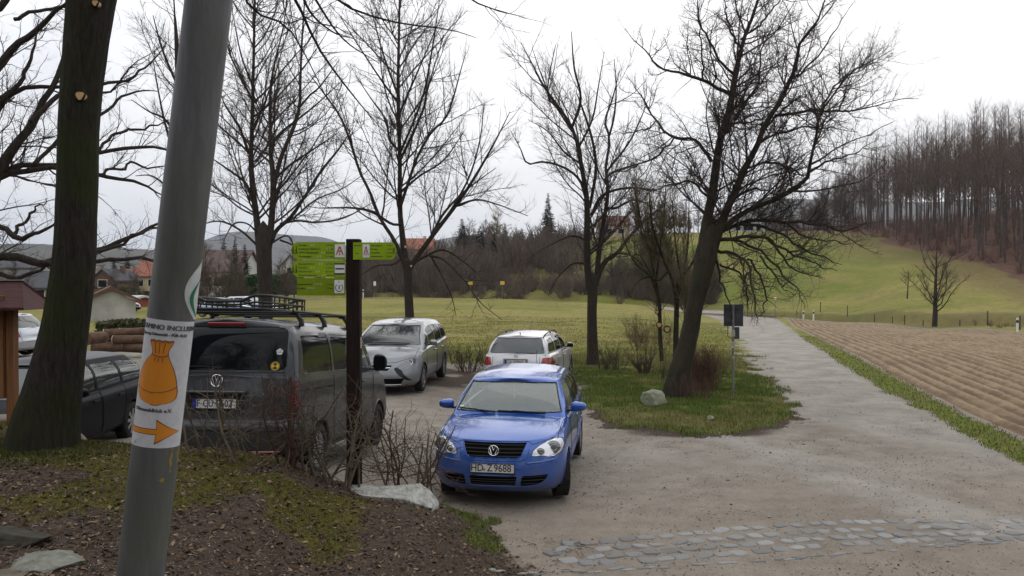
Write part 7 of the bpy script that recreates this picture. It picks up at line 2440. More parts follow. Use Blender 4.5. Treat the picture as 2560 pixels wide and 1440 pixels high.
# ------------------------------------------------------------------ road sign seen from behind, delineators, distant signs
def road_things():
    MG = noisy('sign_back_grey', (.050, .053, .062), (.075, .078, .088), 8, rough=.6, bump=.05)
    MP = noisy('galvanised_pole', (.16, .17, .16), (.24, .24, .22), 10, rough=.5, metal=.3, bump=.05)
    WH = mat('white_plastic', (.72, .73, .72), .5); BK = mat('black_band', (.02, .02, .02), .5); RD = mat('sign_red', (.5, .03, .03), .5)
    YL = mat('sign_yellow', (.62, .42, .03), .5)
    D = 19.5
    b = pp(1833, 0, D); z0 = Hs(b.x, D)
    t = thing('road_sign', 'grey backs of square road signs on a thin pole beside the lane', 'road sign', (b.x, D, z0))
    def lz(q): return pp(0, q, D).z - z0
    px = D / F
    MB().tube([(0, 0, -.1), (0, 0, lz(762))], .030, 12).obj('pole', MP, t, smooth=True)
    k = MB(); k.box((.02, .045, (lz(761) + lz(816)) / 2), (49 * px, .012, 55 * px), bev=.004); s = k.obj('large_panel', MG, t)
    for q in (772, 805):
        k = MB(); k.box((.0, .025, lz(q)), (44 * px, .02, .03)); k.obj('panel_bracket', MG, s)
    k = MB(); k.box((8 * px, .04, (lz(818) + lz(848)) / 2), (18 * px, .010, 30 * px), bev=.003); k.obj('small_panel', MG, t)
    k = MB(); k.tube([(-12 * px, .04, lz(816)), (-12 * px, .04, lz(842)), (0, .03, lz(846))], .010, 6); k.obj('bracket_wire', MG, t)
    k = MB(); k.box((-.005, -.036, lz(833)), (9 * px, .008, 17 * px)); k.box((-.02, -.036, lz(862)), (11 * px, .008, 16 * px)); k.box((0, -.036, lz(893)), (6 * px, .006, 8 * px)); k.obj('small_trail_marker', noisy('marker_faded', (.30, .26, .16), (.50, .50, .46), 14), t)
    # white delineator posts
    def delin(px_, D_, lab, label):
        x = pp(px_, 0, D_).x
        t = thing('delineator_post', label, 'marker post', (x, D_, Hs(x, D_)))
        MB().add([(-.06, -.04, -.1), (.06, -.04, -.1), (.06, .04, -.1), (-.06, .04, -.1), (-.06, -.04, 1.02), (.06, -.04, 1.02), (.06, .04, .94), (-.06, .04, .94)],
                 [(0, 3, 2, 1), (4, 5, 6, 7), (0, 1, 5, 4), (1, 2, 6, 5), (2, 3, 7, 6), (3, 0, 4, 7)]).obj('post', WH, t)
        MB().box((0, 0, .74), (.126, .086, .20), Matrix.Rotation(.0, 4, 'Y')).obj('black_band', BK, t)
    for (p_, D_, l) in ((1560, 104.0, 'white delineator post at the meadow edge right of the straight dark trunk'), (1196, 104.5, 'white delineator post between the two yellow signs'),
                        (908, 103.0, 'white delineator post just right of the wooden signpost'), (2009, 84., 'left of the two white delineator posts at the field corner'), (2034, 81., 'right of the two white delineator posts at the field corner'),
                        (2544, 57.5, 'white delineator post at the right picture edge behind the field'), (683, 100, 'white delineator post beside the double stemmed tree')):
        delin(p_, D_, '', l)
    # yield sign
    D_ = 97.; x = pp(1938, 0, D_).x; z = Hs(x, D_)
    t = thing('yield_sign', 'small red and white triangular give way sign by the junction', 'road sign', (x, D_, z))
    h = pp(0, 741, D_).z - z
    MB().tube([(0, 0, -.1), (0, 0, h - .1)], .035, 8).obj('pole', MP, t)
    k = MB(); s = .34; k.prism([(-s, h), (s, h), (0, h - s * 1.73)], -.05, -.04, 'xz'); k.obj('triangle_border', RD, t)
    k = MB(); s2 = .24; k.prism([(-s2, h - .06), (s2, h - .06), (0, h - .06 - s2 * 1.73)], -.056, -.051, 'xz'); k.obj('triangle_face', WH, t)
    # yellow signs
    for (p_, top, bot, w, lab) in ((1176, 704, 712, 11, 'left yellow place sign on a thin pole beyond the meadow'), (1256, 703, 712, 11, 'right yellow place sign on a thin pole beyond the meadow')):
        D_ = 107.5; x = pp(p_, 0, D_).x; z = Hs(x, D_)
        t = thing('place_sign', lab, 'road sign', (x, D_, z))
        h1 = pp(0, top, D_).z - z; h0 = pp(0, bot, D_).z - z
        MB().tube([(0, 0, -.1), (0, 0, h1)], .035, 8).obj('pole', MP, t)
        MB().box((0, -.05, (h1 + h0) / 2), (w * D_ / F, .03, h1 - h0), bev=.01).obj('yellow_panel', YL, t)
    D_ = 104.; x = pp(937, 0, D_).x; z = Hs(x, D_)
    t = thing('white_sign', 'small white sign on a thin pole beyond the meadow near the signpost', 'road sign', (x, D_, z))
    h1 = pp(0, 704, D_).z - z
    MB().tube([(0, 0, -.1), (0, 0, h1)], .03, 8).obj('pole', MP, t); MB().box((0, -.05, h1 - .25), (.32, .03, .55), bev=.01).obj('white_panel', WH, t)
    # fence stakes along the foot of the hill
    WD = noisy('grey_wood', (.05, .04, .03), (.10, .08, .06), 6)
    src = None
    for i, (p_, q_, D_) in enumerate(((2051, 742, 97), (2119, 752, 92), (2187, 758, 86), (2232, 762, 82), (2262, 766, 79), (2308, 772, 75), (2550, 800, 59), (2400, 782, 70), (2470, 792, 64))):
        x = pp(p_, 0, D_).x; z = Hs(x, D_)
        if src is None:
            src = thing('fence_stake', 'weathered wooden fence stake along the foot of the green hill', 'fence stake', (x, D_, z), group='wooden stakes along the foot of the hill')
            MB().tube([(0, 0, -.2), (.02, 0, 1.25)], [.055, .045], 7).obj('stake', WD, src)
        else:
            copy_thing(src, (x, D_, z), i, (1, 1, rnd_h(i)))

def rnd_h(i):
    return .75 + .35 * ((i * 37) % 10) / 10

# ------------------------------------------------------------------ houses
def house(name, label, px0, px1, q_eave, q_ridge, q_base, D, depth, wall, roof, gable=False, wins=(), rot=0., chim=True):
    """seen between columns px0..px1; ridge across the view unless gable"""
    x0, x1 = pp(px0, 0, D).x, pp(px1, 0, D).x
    zb, ze, zr_ = pp(0, q_base, D).z, pp(0, q_eave, D).z, pp(0, q_ridge, D).z
    cx = (x0 + x1) / 2; w = (x1 - x0)
    ov = .35
    t = thing(name, label, 'house', (cx, D + depth / 2, zb), (0, 0, rot))
    h = ze - zb; rh = zr_ - zb
    W = MB()
    if gable:
        W.prism([(-w / 2, -1), (w / 2, -1), (w / 2, h), (0, rh), (-w / 2, h)], -depth / 2, depth / 2, 'xz')
    else:
        W.prism([(-depth / 2, -1), (depth / 2, -1), (depth / 2, h), (0, rh), (-depth / 2, h)], -w / 2, w / 2, 'yz')
    wo = W.obj('wall', wall, t)
    R = MB()
    th = .22
    if gable:
        sl = (rh - h) / (w / 2)
        for sg in (-1, 1):
            e = sg * (w / 2 + ov); ez = h - sl * ov
            P = [(0, rh + .03), (e, ez + .03), (e, ez + .03 + th), (0, rh + .03 + th)]
            R.prism(P if sg > 0 else P[::-1], -depth / 2 - ov, depth / 2 + ov, 'xz')
    else:
        sl = (rh - h) / (depth / 2)
        for sg in (-1, 1):
            e = sg * (depth / 2 + ov); ez = h - sl * ov
            P = [(0, rh + .03), (e, ez + .03), (e, ez + .03 + th), (0, rh + .03 + th)]
            R.prism(P if sg > 0 else P[::-1], -w / 2 - ov, w / 2 + ov, 'yz')
    ro = R.obj('roof', roof, t)
    if chim:
        MB().box((w * .18, depth * .12, rh + .1), (.6, .6, 1.3)).obj('chimney', wall, ro)
    for (u, v_, ww, hh) in wins:
        k = MB(); k.box((-w / 2 + u * w, -depth / 2 - .015, v_ * h), (ww, .06, hh)); wdo = k.obj('window', M_WFRAME, t)
        MB().box((-w / 2 + u * w, -depth / 2 - .055, v_ * h), (ww - .18, .03, hh - .18)).obj('pane', M_GLASS, wdo)
    return t
M_WFRAME = mat('window_frame', (.6, .58, .54), .6)
def houses():
    cream = noisy('cream_render', (.50, .42, .26), (.58, .50, .33), .8); white = noisy('white_render', (.42, .42, .40), (.54, .54, .51), .8)
    grey = noisy('grey_render', (.30, .29, .26), (.46, .45, .41), .9, bump=.1); beige = noisy('beige_render', (.42, .34, .25), (.52, .43, .33), .8)
    red = noisy('red_tiles', (.20, .075, .05), (.32, .13, .085), 3, stretch=(1, 1, 3)); brown = noisy('brown_tiles', (.085, .055, .050), (.14, .095, .085), 3); dark = noisy('slate_tiles', (.045, .045, .055), (.08, .08, .09), 3)
    orange = noisy('orange_boards', (.33, .12, .05), (.45, .18, .08), 3)
    house('shed', 'low whitewashed shed with a sloping red edged roof left of the lamp post', 170, 282, 752, 724, 806, 60, 6, grey, noisy('rust_roof', (.10, .05, .04), (.16, .08, .06), 4), True, [], rot=.47, chim=False)
    house('yellow_house', 'yellow and white house with red tiled roof beside the lamp post', 332, 425, 690, 648, 727, 130, 9, cream, red, False, [(.2, .55, 1.1, 1.2), (.5, .55, 1.1, 1.2)])
    house('red_roof_house', 'far house with long orange red roof left of the yellow house', 268, 334, 706, 675, 722, 150, 9, beige, red, False, [(.3, .4, 1.2, 1.)])
    house('timber_house', 'small brown gabled house between tree trunk and orange roof', 228, 285, 700, 676, 722, 120, 8, noisy('brown_boards', (.10, .055, .035), (.16, .09, .06), 3), dark, True, [(.5, .6, 1.4, 1.2)])
    house('dark_roof_house', 'house with large slate grey roof behind the information board', 0, 118, 722, 682, 752, 82, 9, beige, dark, False, [(.3, .5, 1.2, 1.1), (.85, .5, 1.0, 1.1)])
    house('grey_barn', 'low grey roofed building above the slate roof at the far left', -40, 90, 672, 655, 690, 120, 9, grey, dark, False, [])
    house('brown_roof_house', 'white house under a broad brown roof behind the roof basket', 470, 598, 680, 626, 735, 110, 10, white, brown, False, [(.35, .55, 1.3, 1.3), (.6, .55, 1.3, 1.3), (.85, .55, 1.1, 1.3)])
    house('white_gable_house', 'white gabled house peeping out left of the green boards', 700, 752, 668, 640, 690, 135, 9, white, brown, True, [(.5, .6, 1.2, 1.2)])
    house('hill_house', 'house with orange red roof on the slope right of the signpost arm', 1005, 1078, 624, 596, 648, 165, 9, beige, red, False, [(.3, .5, 1.4, 1.2), (.7, .5, 1.4, 1.2)])
    house('beige_house', 'beige house with rust roof on the ridge beside the straight dark trunk', 1500, 1575, 562, 538, 594, 205, 10, beige, noisy('rust_tiles', (.12, .06, .045), (.20, .10, .075), 3), False, [(.3, .5, 1.6, 1.4), (.7, .5, 1.6, 1.4)])
    house('white_hill_house', 'white house with dark roof on the hilltop seen through the fruit tree', 1828, 1912, 553, 529, 575, 235, 11, white, dark, True, [(.2, .35, 1.6, 2.0), (.5, .35, 3.0, 2.0), (.8, .35, 1.4, 2.0), (.5, 1.1, 1.6, 1.2)])
    house('garage', 'low red garage beside the whitewashed shed', 300, 326, 752, 745, 775, 84, 5, noisy('garage_red', (.25, .05, .04), (.32, .08, .06), 3), white, False, [], chim=False)
    # green garden hedges
    leaf = island_mat('hedge_leaf', (.018, .045, .016), (.035, .075, .022), (.060, .105, .035), .7)
    def leafy(name, lab, px0, px1, q0, q1, D, dep, seed=1, n=5200, m=leaf, cat='hedge'):
        rg = np.random.default_rng(seed)
        x0, x1 = pp(px0, 0, D).x, pp(px1, 0, D).x; z0, z1 = pp(0, q1, D).z, pp(0, q0, D).z
        t = thing(name, lab, cat, ((x0 + x1) / 2, D, z0))
        w, h = (x1 - x0), z1 - z0
        P = np.stack([rg.uniform(-w / 2, w / 2, n), rg.uniform(-dep / 2, dep / 2, n), rg.uniform(0, 1, n) ** .8 * h], 1)
        P[:, 2] *= .8 + .25 * fbm(P[:, 0] * 1.3 + seed, P[:, 1] * 1.3, seed)
        s = rg.uniform(.07, .17, n) * (D / 60) ** .5
        a = nrm(rg.normal(size=(n, 3))); b = nrm(np.cross(a, rg.normal(size=(n, 3))))
        V = np.stack([P - a * s[:, None], P + b * s[:, None] * .7, P + a * s[:, None], P - b * s[:, None] * .7], 1).reshape(-1, 3)
        add('foliage', mesh_np('foliage', V, np.arange(4 * n).reshape(-1, 4), smooth=False), m, t)
        MB().box((0, 0, h * .32), (w * .9, dep * .5, h * .6)).obj('inner_branches', mat('hedge_wood', (.02, .025, .012), .9), t)
    leafy('garden_hedge', 'trimmed green garden hedge below the green boards', 678, 752, 684, 736, 100, 3, 3)
    leafy('garden_hedge', 'dark green garden bushes between lamp post and double stemmed tree', 568, 662, 684, 742, 84, 4, 4)
    oliv = island_mat('ivy_leaf', (.03, .04, .015), (.06, .065, .025), (.10, .09, .04), .8)
    leafy('garden_shrub', 'olive brown garden shrubs left of the lamp post below the yellow house', 340, 420, 728, 758, 95, 4, 5, 2600, oliv, 'shrub')
    leafy('garden_shrub', 'brown green shrub bank under the orange roofed houses', 270, 335, 716, 742, 110, 4, 6, 2600, oliv, 'shrub')
    leafy('ground_ivy', 'yellowish shrub patch behind the log pile', 268, 350, 800, 828, 40, 2.5, 7, 3000, oliv, 'shrub')
    # pale village street
    # log pile
    rg = np.random.default_rng(8)
    lg = noisy('log_bark', (.060, .036, .023), (.16, .095, .06), 5)
    D = 27.
    k = 0
    for row, (q, cnt) in enumerate(((862, 4), (843, 3), (827, 2))):
        for i in range(cnt):
            px = 245 + i * 38 + row * 15
            c = pp(px + 12, q + 6, D + rg.uniform(-.3, .3))
            r_ = .13 + rg.uniform(0, .05)
            dirv = Vector((1.0, rg.uniform(-.3, .7), rg.uniform(-.09, .06))).normalized()
            t = thing('log', 'felled log in the brown pile beyond the black car', 'log', c, group='logs in the pile beyond the black car')
            a = -dirv * .35; b = dirv * rg.uniform(1.6, 2.4)
            MB().tube([a, b], [r_, r_ * .85], 12, cap=False).obj('bark', lg, t, smooth=True)
            Mf = frame_on(a, -dirv)
            MB().lathe([(0, .0), (r_, .0), (r_, -.02)], 'z', 12).obj('cut_end', M_CUT, t).matrix_local = Mf
    # dark stump beside it
    c = pp(228, 846, 24.); 
    t = thing('log', 'dark round butt of a large log at the left end of the pile', 'log', c)
    MB().tube([(-.05, -.2, 0), (.12, .5, 0)], [.19, .17], 16).obj('bark', lg, t, smooth=True)

# ------------------------------------------------------------------ stones
def rock(name, label, c, size, seed, m, flat=0., cat='stone', sub=5, cuts=7):
    import bmesh
    rg = np.random.default_rng(seed)
    bm = bmesh.new(); bmesh.ops.create_icosphere(bm, subdivisions=sub, radius=1)
    V = np.array([v.co[:] for v in bm.verts]); Fc = [tuple(v.index for v in f.verts) for f in bm.faces]; bm.free()
    # facet it with random planes, then roughen
    for i in range(cuts * 3):
        n = nrm(rg.normal(size=3)); d = rg.uniform(.62, .92)
        s = V @ n
        V = V - np.where(s > d, s - d, 0)[:, None] * n[None] * .92
    n1 = fbm(V[:, 0] * 2.2 + 9, V[:, 1] * 2.2 + V[:, 2] * 1.7, seed); n2 = fbm(V[:, 0] * 8 + V[:, 2] * 5, V[:, 1] * 8 - V[:, 2] * 4, seed + 3)
    V = V * (1 + .22 * (n1 - .5) + .10 * (n2 - .5))[:, None]
    V = V * np.array(size)
    o = add(name, mesh_np(name, V, Ft=np.array(Fc)), m)
    o.location = c
    tag(o, label, cat)
    return o
def stones():
    R1 = noisy('granite', (.15, .15, .125), (.36, .36, .31), 9, bump=.7, dist=.02); R2 = noisy('lichened_stone', (.17, .185, .12), (.30, .31, .22), 6, bump=.6, dist=.03)
    p = pp(1636, 996, 18.0)
    o = rock('boulder', 'round mossy boulder in the grass at the foot of the leaning fruit tree', p, (.31, .30, .22), 3, R2, cat='boulder'); o.rotation_euler = (0, -.25, .4)
    p = pp(1777, 1048, 16.0); rock('field_stone', 'small half buried stone in the grass right of the boulder', p, (.10, .10, .07), 5, R2)
    p = pp(1802, 1086, 14.9); rock('field_stone', 'pale little stone at the worn front edge of the grass island', p, (.055, .05, .04), 6, R1, sub=3)
    p = pp(1600, 1066, 15.7); rock('field_stone', 'flat pale stone lying where the gravel meets the island right of the car', p, (.08, .06, .03), 7, R1, sub=3)
    p = pp(1718, 1046, 16.3); rock('field_stone', 'tiny white stone on the worn earth of the island', p, (.035, .03, .025), 8, mat('white_stone', (.7, .7, .66), .7), sub=3)
    # long pale slab by the signpost: layered tilted rock
    SL = noisy('pale_gneiss', (.20, .20, .175), (.48, .47, .43), 11, bump=.9, dist=.02, stretch=(1, 1, 2.2))
    D = 8.65
    a = pp(978, 1248, D)
    import bmesh
    rg = np.random.default_rng(4)
    nx, ny = 90, 16
    out_top = [(858, 1221), (880, 1219), (920, 1216), (950, 1222), (985, 1221), (1010, 1219), (1050, 1215), (1062, 1224), (1078, 1236), (1096, 1262)]
    out_bot = [(858, 1248), (872, 1252), (900, 1246), (940, 1250), (975, 1252), (1010, 1256), (1040, 1266), (1070, 1276), (1085, 1279), (1096, 1277)]
    V = []; 
    xs = np.linspace(858, 1096, nx)
    tt = np.interp(xs, [p[0] for p in out_top], [p[1] for p in out_top]); bb = np.interp(xs, [p[0] for p in out_bot], [p[1] for p in out_bot])
    for j in range(ny):
        v_ = j / (ny - 1)
        for i in range(nx):
            e = min(i, nx - 1 - i) / 6.; e = min(1, e)
            q = tt[i] + (bb[i] - tt[i]) * v_
            Dd = D - .22 * v_ * e + (.10 - .10 * v_) - .03 * math.sin(v_ * 3) 
            fr = .045 * (vnoise(np.array([xs[i] * .045 + v_ * 1.6]), np.array([v_ * .6]), 9)[0] - .5) + .025 * (vnoise(np.array([xs[i] * .25 + v_]), np.array([v_ * 5.]), 10)[0] - .5)
            V.append(pp(xs[i], q - 6 + rg.normal() * .35, Dd + fr * e))
    Fs = [(j * nx + i, (j + 1) * nx + i, (j + 1) * nx + i + 1, j * nx + i + 1) for j in range(ny - 1) for i in range(nx - 1)]
    n0 = len(V)
    for i in range(nx):           # underside and back
        V.append(V[(ny - 1) * nx + i] + Vector((0, .02, -.18))); 
    for i in range(nx):
        V.append(V[i] + Vector((0, .32, -.25)))
    for i in range(nx - 1):
        Fs.append(((ny - 1) * nx + i, n0 + i, n0 + i + 1, (ny - 1) * nx + i + 1)); Fs.append((i, i + 1, n0 + nx + i + 1, n0 + nx + i)); Fs.append((n0 + i, n0 + nx + i, n0 + nx + i + 1, n0 + i + 1))
    for i in (0, nx - 1):
        Fs.append(tuple([j * nx + i for j in range(ny)] + [n0 + i, n0 + nx + i]))
    o = MB().add(V, Fs).obj('stone_slab', SL, smooth=True)
    tag(o, 'long pale grey rock slab lying at the foot of the signpost', 'stone')
    # grey-green flat rocks sunk into the near bank
    p = pp(120, 1352, 5.9); o = rock('flat_rock', 'broad flat rock half sunk in the bank at the lower left', (p.x, p.y, Hs(p.x, p.y) - .0), (.26, .30, .075), 12, noisy('flat_rock_stone', (.10, .105, .08), (.24, .24, .20), 12, bump=.8, dist=.015)); 
    p = pp(30, 1300, 6.2); rock('flat_rock', 'dark mossy stone edge at the lower left picture corner', (p.x - .1, p.y, Hs(p.x, p.y) + .02), (.36, .22, .10), 13, noisy('dark_rock', (.022, .022, .016), (.06, .055, .04), 10, bump=.8))
    p = pp(10, 1395, 5.6); rock('flat_rock', 'brownish stone below the dark mossy one in the lower left corner', (p.x, p.y, Hs(p.x, p.y)), (.16, .16, .05), 14, noisy('brown_rock', (.08, .065, .045), (.17, .14, .10), 10, bump=.8))

# ------------------------------------------------------------------ cobbles, grit, leaves, grass
def small_ground():
    rg = np.random.default_rng(9)
    # worn setts across the entrance: curved strip with gaps
    ST = mat('sett_stone', (.2, .2, .2), .75, spec=.4)
    t = NT(ST); g = t.n("ShaderNodeNewGeometry"); P = t.pos()
    c = t.ramp(g.outputs['Random Per Island'], [(0, (.145, .146, .142)), (.5, (.22, .222, .218)), (1, (.31, .31, .30))])
    f = t.noise(40, 5, .65, P); c = t.mix(t.rng(f, .42, .7, 0, .45), c, (.19, .16, .13)); t.l(c, t.b.inputs['Base Color']); t.bump(f, .5, .006)
    mb_v, mb_f = [], []
    off = 0
    line_t = [(1365, 1362), (1500, 1352), (1700, 1330), (1900, 1310), (2100, 1300), (2300, 1298), (2600, 1300)]     # photo rows of the strip's far edge
    line_n = [(1365, 1400), (1500, 1422), (1700, 1408), (1900, 1388), (2100, 1372), (2300, 1362), (2600, 1356)]
    def strip(px, v):
        a = np.interp(px, [p[0] for p in line_t], [p[1] for p in line_t]); b = np.interp(px, [p[0] for p in line_n], [p[1] for p in line_n])
        q = a + (b - a) * v; Dq = EYE * F / (q - HOR)
        p_ = pp(px, q, Dq); return p_.x, p_.y
    px = 1372.; col = 0
    while px < 2580:
        stepx = rg.uniform(43, 52) * (.84 if px > 1950 else 1)
        nrow = 4
        for r_ in range(nrow):
            if rg.uniform() < (.06 if 1440 < px < 2440 else .4) : continue
            v = (r_ + .5 + rg.uniform(-.05, .05)) / nrow
            x, y = strip(px + rg.uniform(-6, 6) + (r_ % 2) * stepx * .5 + r_ * 8, v)
            ln, wd = rg.uniform(.090, .108) * (.84 if px > 1950 else 1), rg.uniform(.066, .082)
            a = rg.uniform(-.25, .25) + .35
            n = 9
            ring = []
            for k in range(n):
                th = 2 * math.pi * k / n; rr = 1 + rg.uniform(-.16, .12)
                ex = abs(math.cos(th)) ** .6 * math.copysign(1, math.cos(th)) * ln * rr; ey = abs(math.sin(th)) ** .6 * math.copysign(1, math.sin(th)) * wd * rr
                ring.append((x + ex * math.cos(a) - ey * math.sin(a), y + ex * math.sin(a) + ey * math.cos(a)))
            z = Hs(x, y); hh = rg.uniform(.005, .014); tx, ty = rg.normal() * .05, rg.normal() * .05
            V = []
            for (s_, dz) in ((1.02, -.03), (1.0, hh * .45), (.84, hh * .95), (.45, hh * 1.12)):
                for (qx, qy) in ring:
                    ux, uy = (qx - x) * s_, (qy - y) * s_
                    V.append((x + ux, y + uy, z + dz + (ux * tx + uy * ty) + rg.normal() * .0012))
            V.append((x, y, z + hh * 1.15))
            Fs = []
            for l in range(3):
                for k in range(n): Fs.append((l * n + k, l * n + (k + 1) % n, (l + 1) * n + (k + 1) % n, (l + 1) * n + k))
            for k in range(n): Fs.append((3 * n + k, 3 * n + (k + 1) % n, 4 * n))
            mb_v += V; mb_f += [tuple(i + off for i in f_) for f_ in Fs]; off += len(V)
        px += stepx
    # a thin second line of kerb setts nearer the camera and a few strays
    for i in range(70):
        px = 1230 + i * 19 + rg.uniform(-6, 6)
        q = np.interp(px, [1230, 1500, 1800, 2100, 2560], [1436, 1432, 1410, 1388, 1352]) + rg.uniform(-4, 4)
        Dq = EYE * F / (q - HOR); c_ = pp(px, q, Dq); x, y = c_.x, c_.y
        if rg.uniform() < .35: continue
        n = 7; z = Hs(x, y); V = []
        ln, wd = rg.uniform(.05, .09), rg.uniform(.015, .03); a = .25
        for (s_, dz) in ((1., -.02), (1., .004), (.7, .010)):
            for k in range(n):
                th = 2 * math.pi * k / n; ex, ey = math.cos(th) * ln * s_, math.sin(th) * wd * s_
                V.append((x + ex * math.cos(a) - ey * math.sin(a), y + ex * math.sin(a) + ey * math.cos(a), z + dz))
        Fs = [(l * n + k, l * n + (k + 1) % n, (l + 1) * n + (k + 1) % n, (l + 1) * n + k) for l in range(2) for k in range(n)] + [tuple(2 * n + k for k in range(n))]
        mb_v += V; mb_f += [tuple(i_ + off for i_ in f_) for f_ in Fs]; off += len(V)
    add('cobblestones', mesh_np('cobblestones', mb_v, polys=mb_f), ST, kind='structure')

    # loose grit: low-poly pebbles
    def pebbles(X, Y, Sz, name, m, label, lift=.3):
        n = len(X)
        base = np.array([(0, 0, 1), (.9, 0, .35), (.28, .86, .3), (-.73, .53, .35), (-.73, -.53, .3), (.28, -.86, .35), (0, 0, -.7)])
        T = np.array([(0, 1, 2), (0, 2, 3), (0, 3, 4), (0, 4, 5), (0, 5, 1), (6, 2, 1), (6, 3, 2), (6, 4, 3), (6, 5, 4), (6, 1, 5)])
        Z = H(X, Y)
        a = rg.uniform(0, 6.28, n); c, s = np.cos(a), np.sin(a)
        B = base[None] * (1 + rg.uniform(-.3, .3, (n, 7, 1)))
        B = B * np.stack([Sz * rg.uniform(.8, 1.5, n), Sz * rg.uniform(.7, 1.1, n), Sz * rg.uniform(.4, .75, n)], 1)[:, None]
        V = np.stack([B[..., 0] * c[:, None] - B[..., 1] * s[:, None] + X[:, None], B[..., 0] * s[:, None] + B[..., 1] * c[:, None] + Y[:, None], B[..., 2] + (Z + Sz * lift * .5)[:, None]], -1)
        F_ = (T[None] + 7 * np.arange(n)[:, None, None]).reshape(-1, 3)
        o = add(name, mesh_np(name, V.reshape(-1, 3), Ft=F_, smooth=False), m, kind='stuff')
        o['label'] = label; o['category'] = 'gravel'
    GP = island_mat('pebble', (.12, .105, .09), (.24, .22, .195), (.46, .44, .41), .85)
    n = 20000
    Y = 5 + 24 * rg.uniform(0, 1, n) ** 1.6; X = Y * rg.uniform(-.10, .70, n)
    W = ground_weights(X, Y); ok = (W['grass'] < .3) & (W['soil'] < .1) & (W['bank'] < .35) & (vnoise(X * 1.3, Y * 1.3, 3) > .3)
    X, Y = X[ok], Y[ok]
    pebbles(X, Y, rg.uniform(.0035, .011, len(X)) * (1 + (rg.uniform(0, 1, len(X)) > .985) * 1.6), 'gravel', GP, 'loose grit scattered over the worn gravel yard')
    n = 5200
    Y = rg.uniform(4.6, 9.2, n); X = Y * rg.uniform(-.64, .03, n)
    W = ground_weights(X, Y); ok = W['bank'] > .4
    X, Y = X[ok], Y[ok]
    near = rg.uniform(0, 1, len(X)) < np.where(Y < 6.6, 1., .25)
    X, Y = X[near], Y[near]
    pebbles(X, Y, rg.uniform(.004, .013, len(X)), 'bank_grit', GP, 'small pale stones strewn over the brown bank')
    # dead leaves and bits of twig on the bank
    n = 20000
    Y = rg.uniform(4.6, 9.4, n); X = Y * rg.uniform(-.64, .06, n)
    W = ground_weights(X, Y); ok = (W['bank'] > .35)
    X, Y = X[ok], Y[ok]; n = len(X); Z = H(X, Y)
    s = .006 + .028 * rg.uniform(0, 1, n) ** 2.2; a = nrm(rg.normal(size=(n, 3)) * np.array([1, 1, .35])); b = nrm(np.cross(a, np.array([0, 0, 1.]) + rg.normal(size=(n, 3)) * .4))
    C = np.stack([X, Y, Z + .008], 1)
    V = np.stack([C - a * s[:, None], C + b * s[:, None] * .55 + [0, 0, .003], C + a * s[:, None], C - b * s[:, None] * .55], 1).reshape(-1, 3)
    LF = island_mat('dead_leaf', (.040, .025, .017), (.095, .060, .038), (.27, .185, .115), .9)
    o = add('leaf_litter', mesh_np('leaf_litter', V, np.arange(4 * n).reshape(-1, 4), smooth=False), LF, kind='stuff'); o['label'] = 'dead brown leaves lying on the bank'; o['category'] = 'leaves'
    # dark bits of leaf blown over the gravel
    n = 10000
    Y = 7.4 + 16 * rg.uniform(0, 1, n) ** 1.5; X = Y * rg.uniform(-.10, .60, n)
    ok = fbm(X * .8, Y * .8, 93) + rg.uniform(-.12, .12, n) > .50
    X, Y = X[ok], Y[ok]; n = len(X); Z = H(X, Y)
    s = rg.uniform(.006, .026, n) * rg.uniform(.5, 1, n); a = nrm(rg.normal(size=(n, 3)) * np.array([1, 1, .2])); b = nrm(np.cross(a, np.array([0, 0, 1.]) + rg.normal(size=(n, 3)) * .3))
    C = np.stack([X, Y, Z + .006], 1)
    V = np.stack([C - a * s[:, None], C + b * s[:, None] * .5 + [0, 0, .003], C + a * s[:, None], C - b * s[:, None] * .5], 1).reshape(-1, 3)
    o = add('blown_leaves', mesh_np('blown_leaves', V, np.arange(4 * n).reshape(-1, 4), smooth=False), island_mat('blown_leaf', (.045, .028, .018), (.085, .055, .035), (.15, .10, .06), .9), kind='stuff'); o['label'] = 'dark bits of leaf blown over the gravel'; o['category'] = 'leaves'
    # twigs lying about
    n = 900
    Y = rg.uniform(4.8, 9.0, n); X = Y * rg.uniform(-.62, .1, n)
    P = np.zeros((n, 5, 3)); ang_ = rg.uniform(0, 6.28, n); ln = rg.uniform(.05, .26, n)
    for k in range(5):
        P[:, k, 0] = X + np.cos(ang_) * ln * k / 4; P[:, k, 1] = Y + np.sin(ang_) * ln * k / 4; ang_ = ang_ + rg.normal(size=n) * .25
        P[:, k, 2] = H(P[:, k, 0], P[:, k, 1]) + .010 + .012 * (k % 2)
    R = np.repeat(rg.uniform(.001, .0035, n)[:, None], 5, 1)
    v, q = tubes(P, R, 4)
    o = add('fallen_twigs', mesh_np('fallen_twigs', v, q), noisy('dead_twig', (.06, .045, .032), (.17, .13, .095), 9, bump=0), kind='stuff'); o['label'] = 'thin dead twigs strewn over bank and gravel'; o['category'] = 'twigs'

    # grass blades
    def blades(X, Y, h, w, m, name, label, lean=.5):
        n = len(X); Z = H(X, Y)
        a = rg.uniform(0, 6.28, n); d = np.stack([np.cos(a), np.sin(a), np.zeros(n)], 1); p = np.stack([-d[:, 1], d[:, 0], d[:, 2]], 1)
        C = np.stack([X, Y, Z - .005], 1); ln = (rg.uniform(.1, 1, n) * lean)[:, None]
        hh = h[:, None]
        M_ = C + d * hh * ln * .45 + np.array([0, 0, 1]) * hh * .6; T_ = C + d * hh * ln * 1.1 + np.array([0, 0, 1]) * hh
        ww = w[:, None]
        V = np.stack([C - p * ww, C + p * ww, M_ + p * ww * .7, M_ - p * ww * .7, T_], 1).reshape(-1, 3)
        I = np.arange(n) * 5
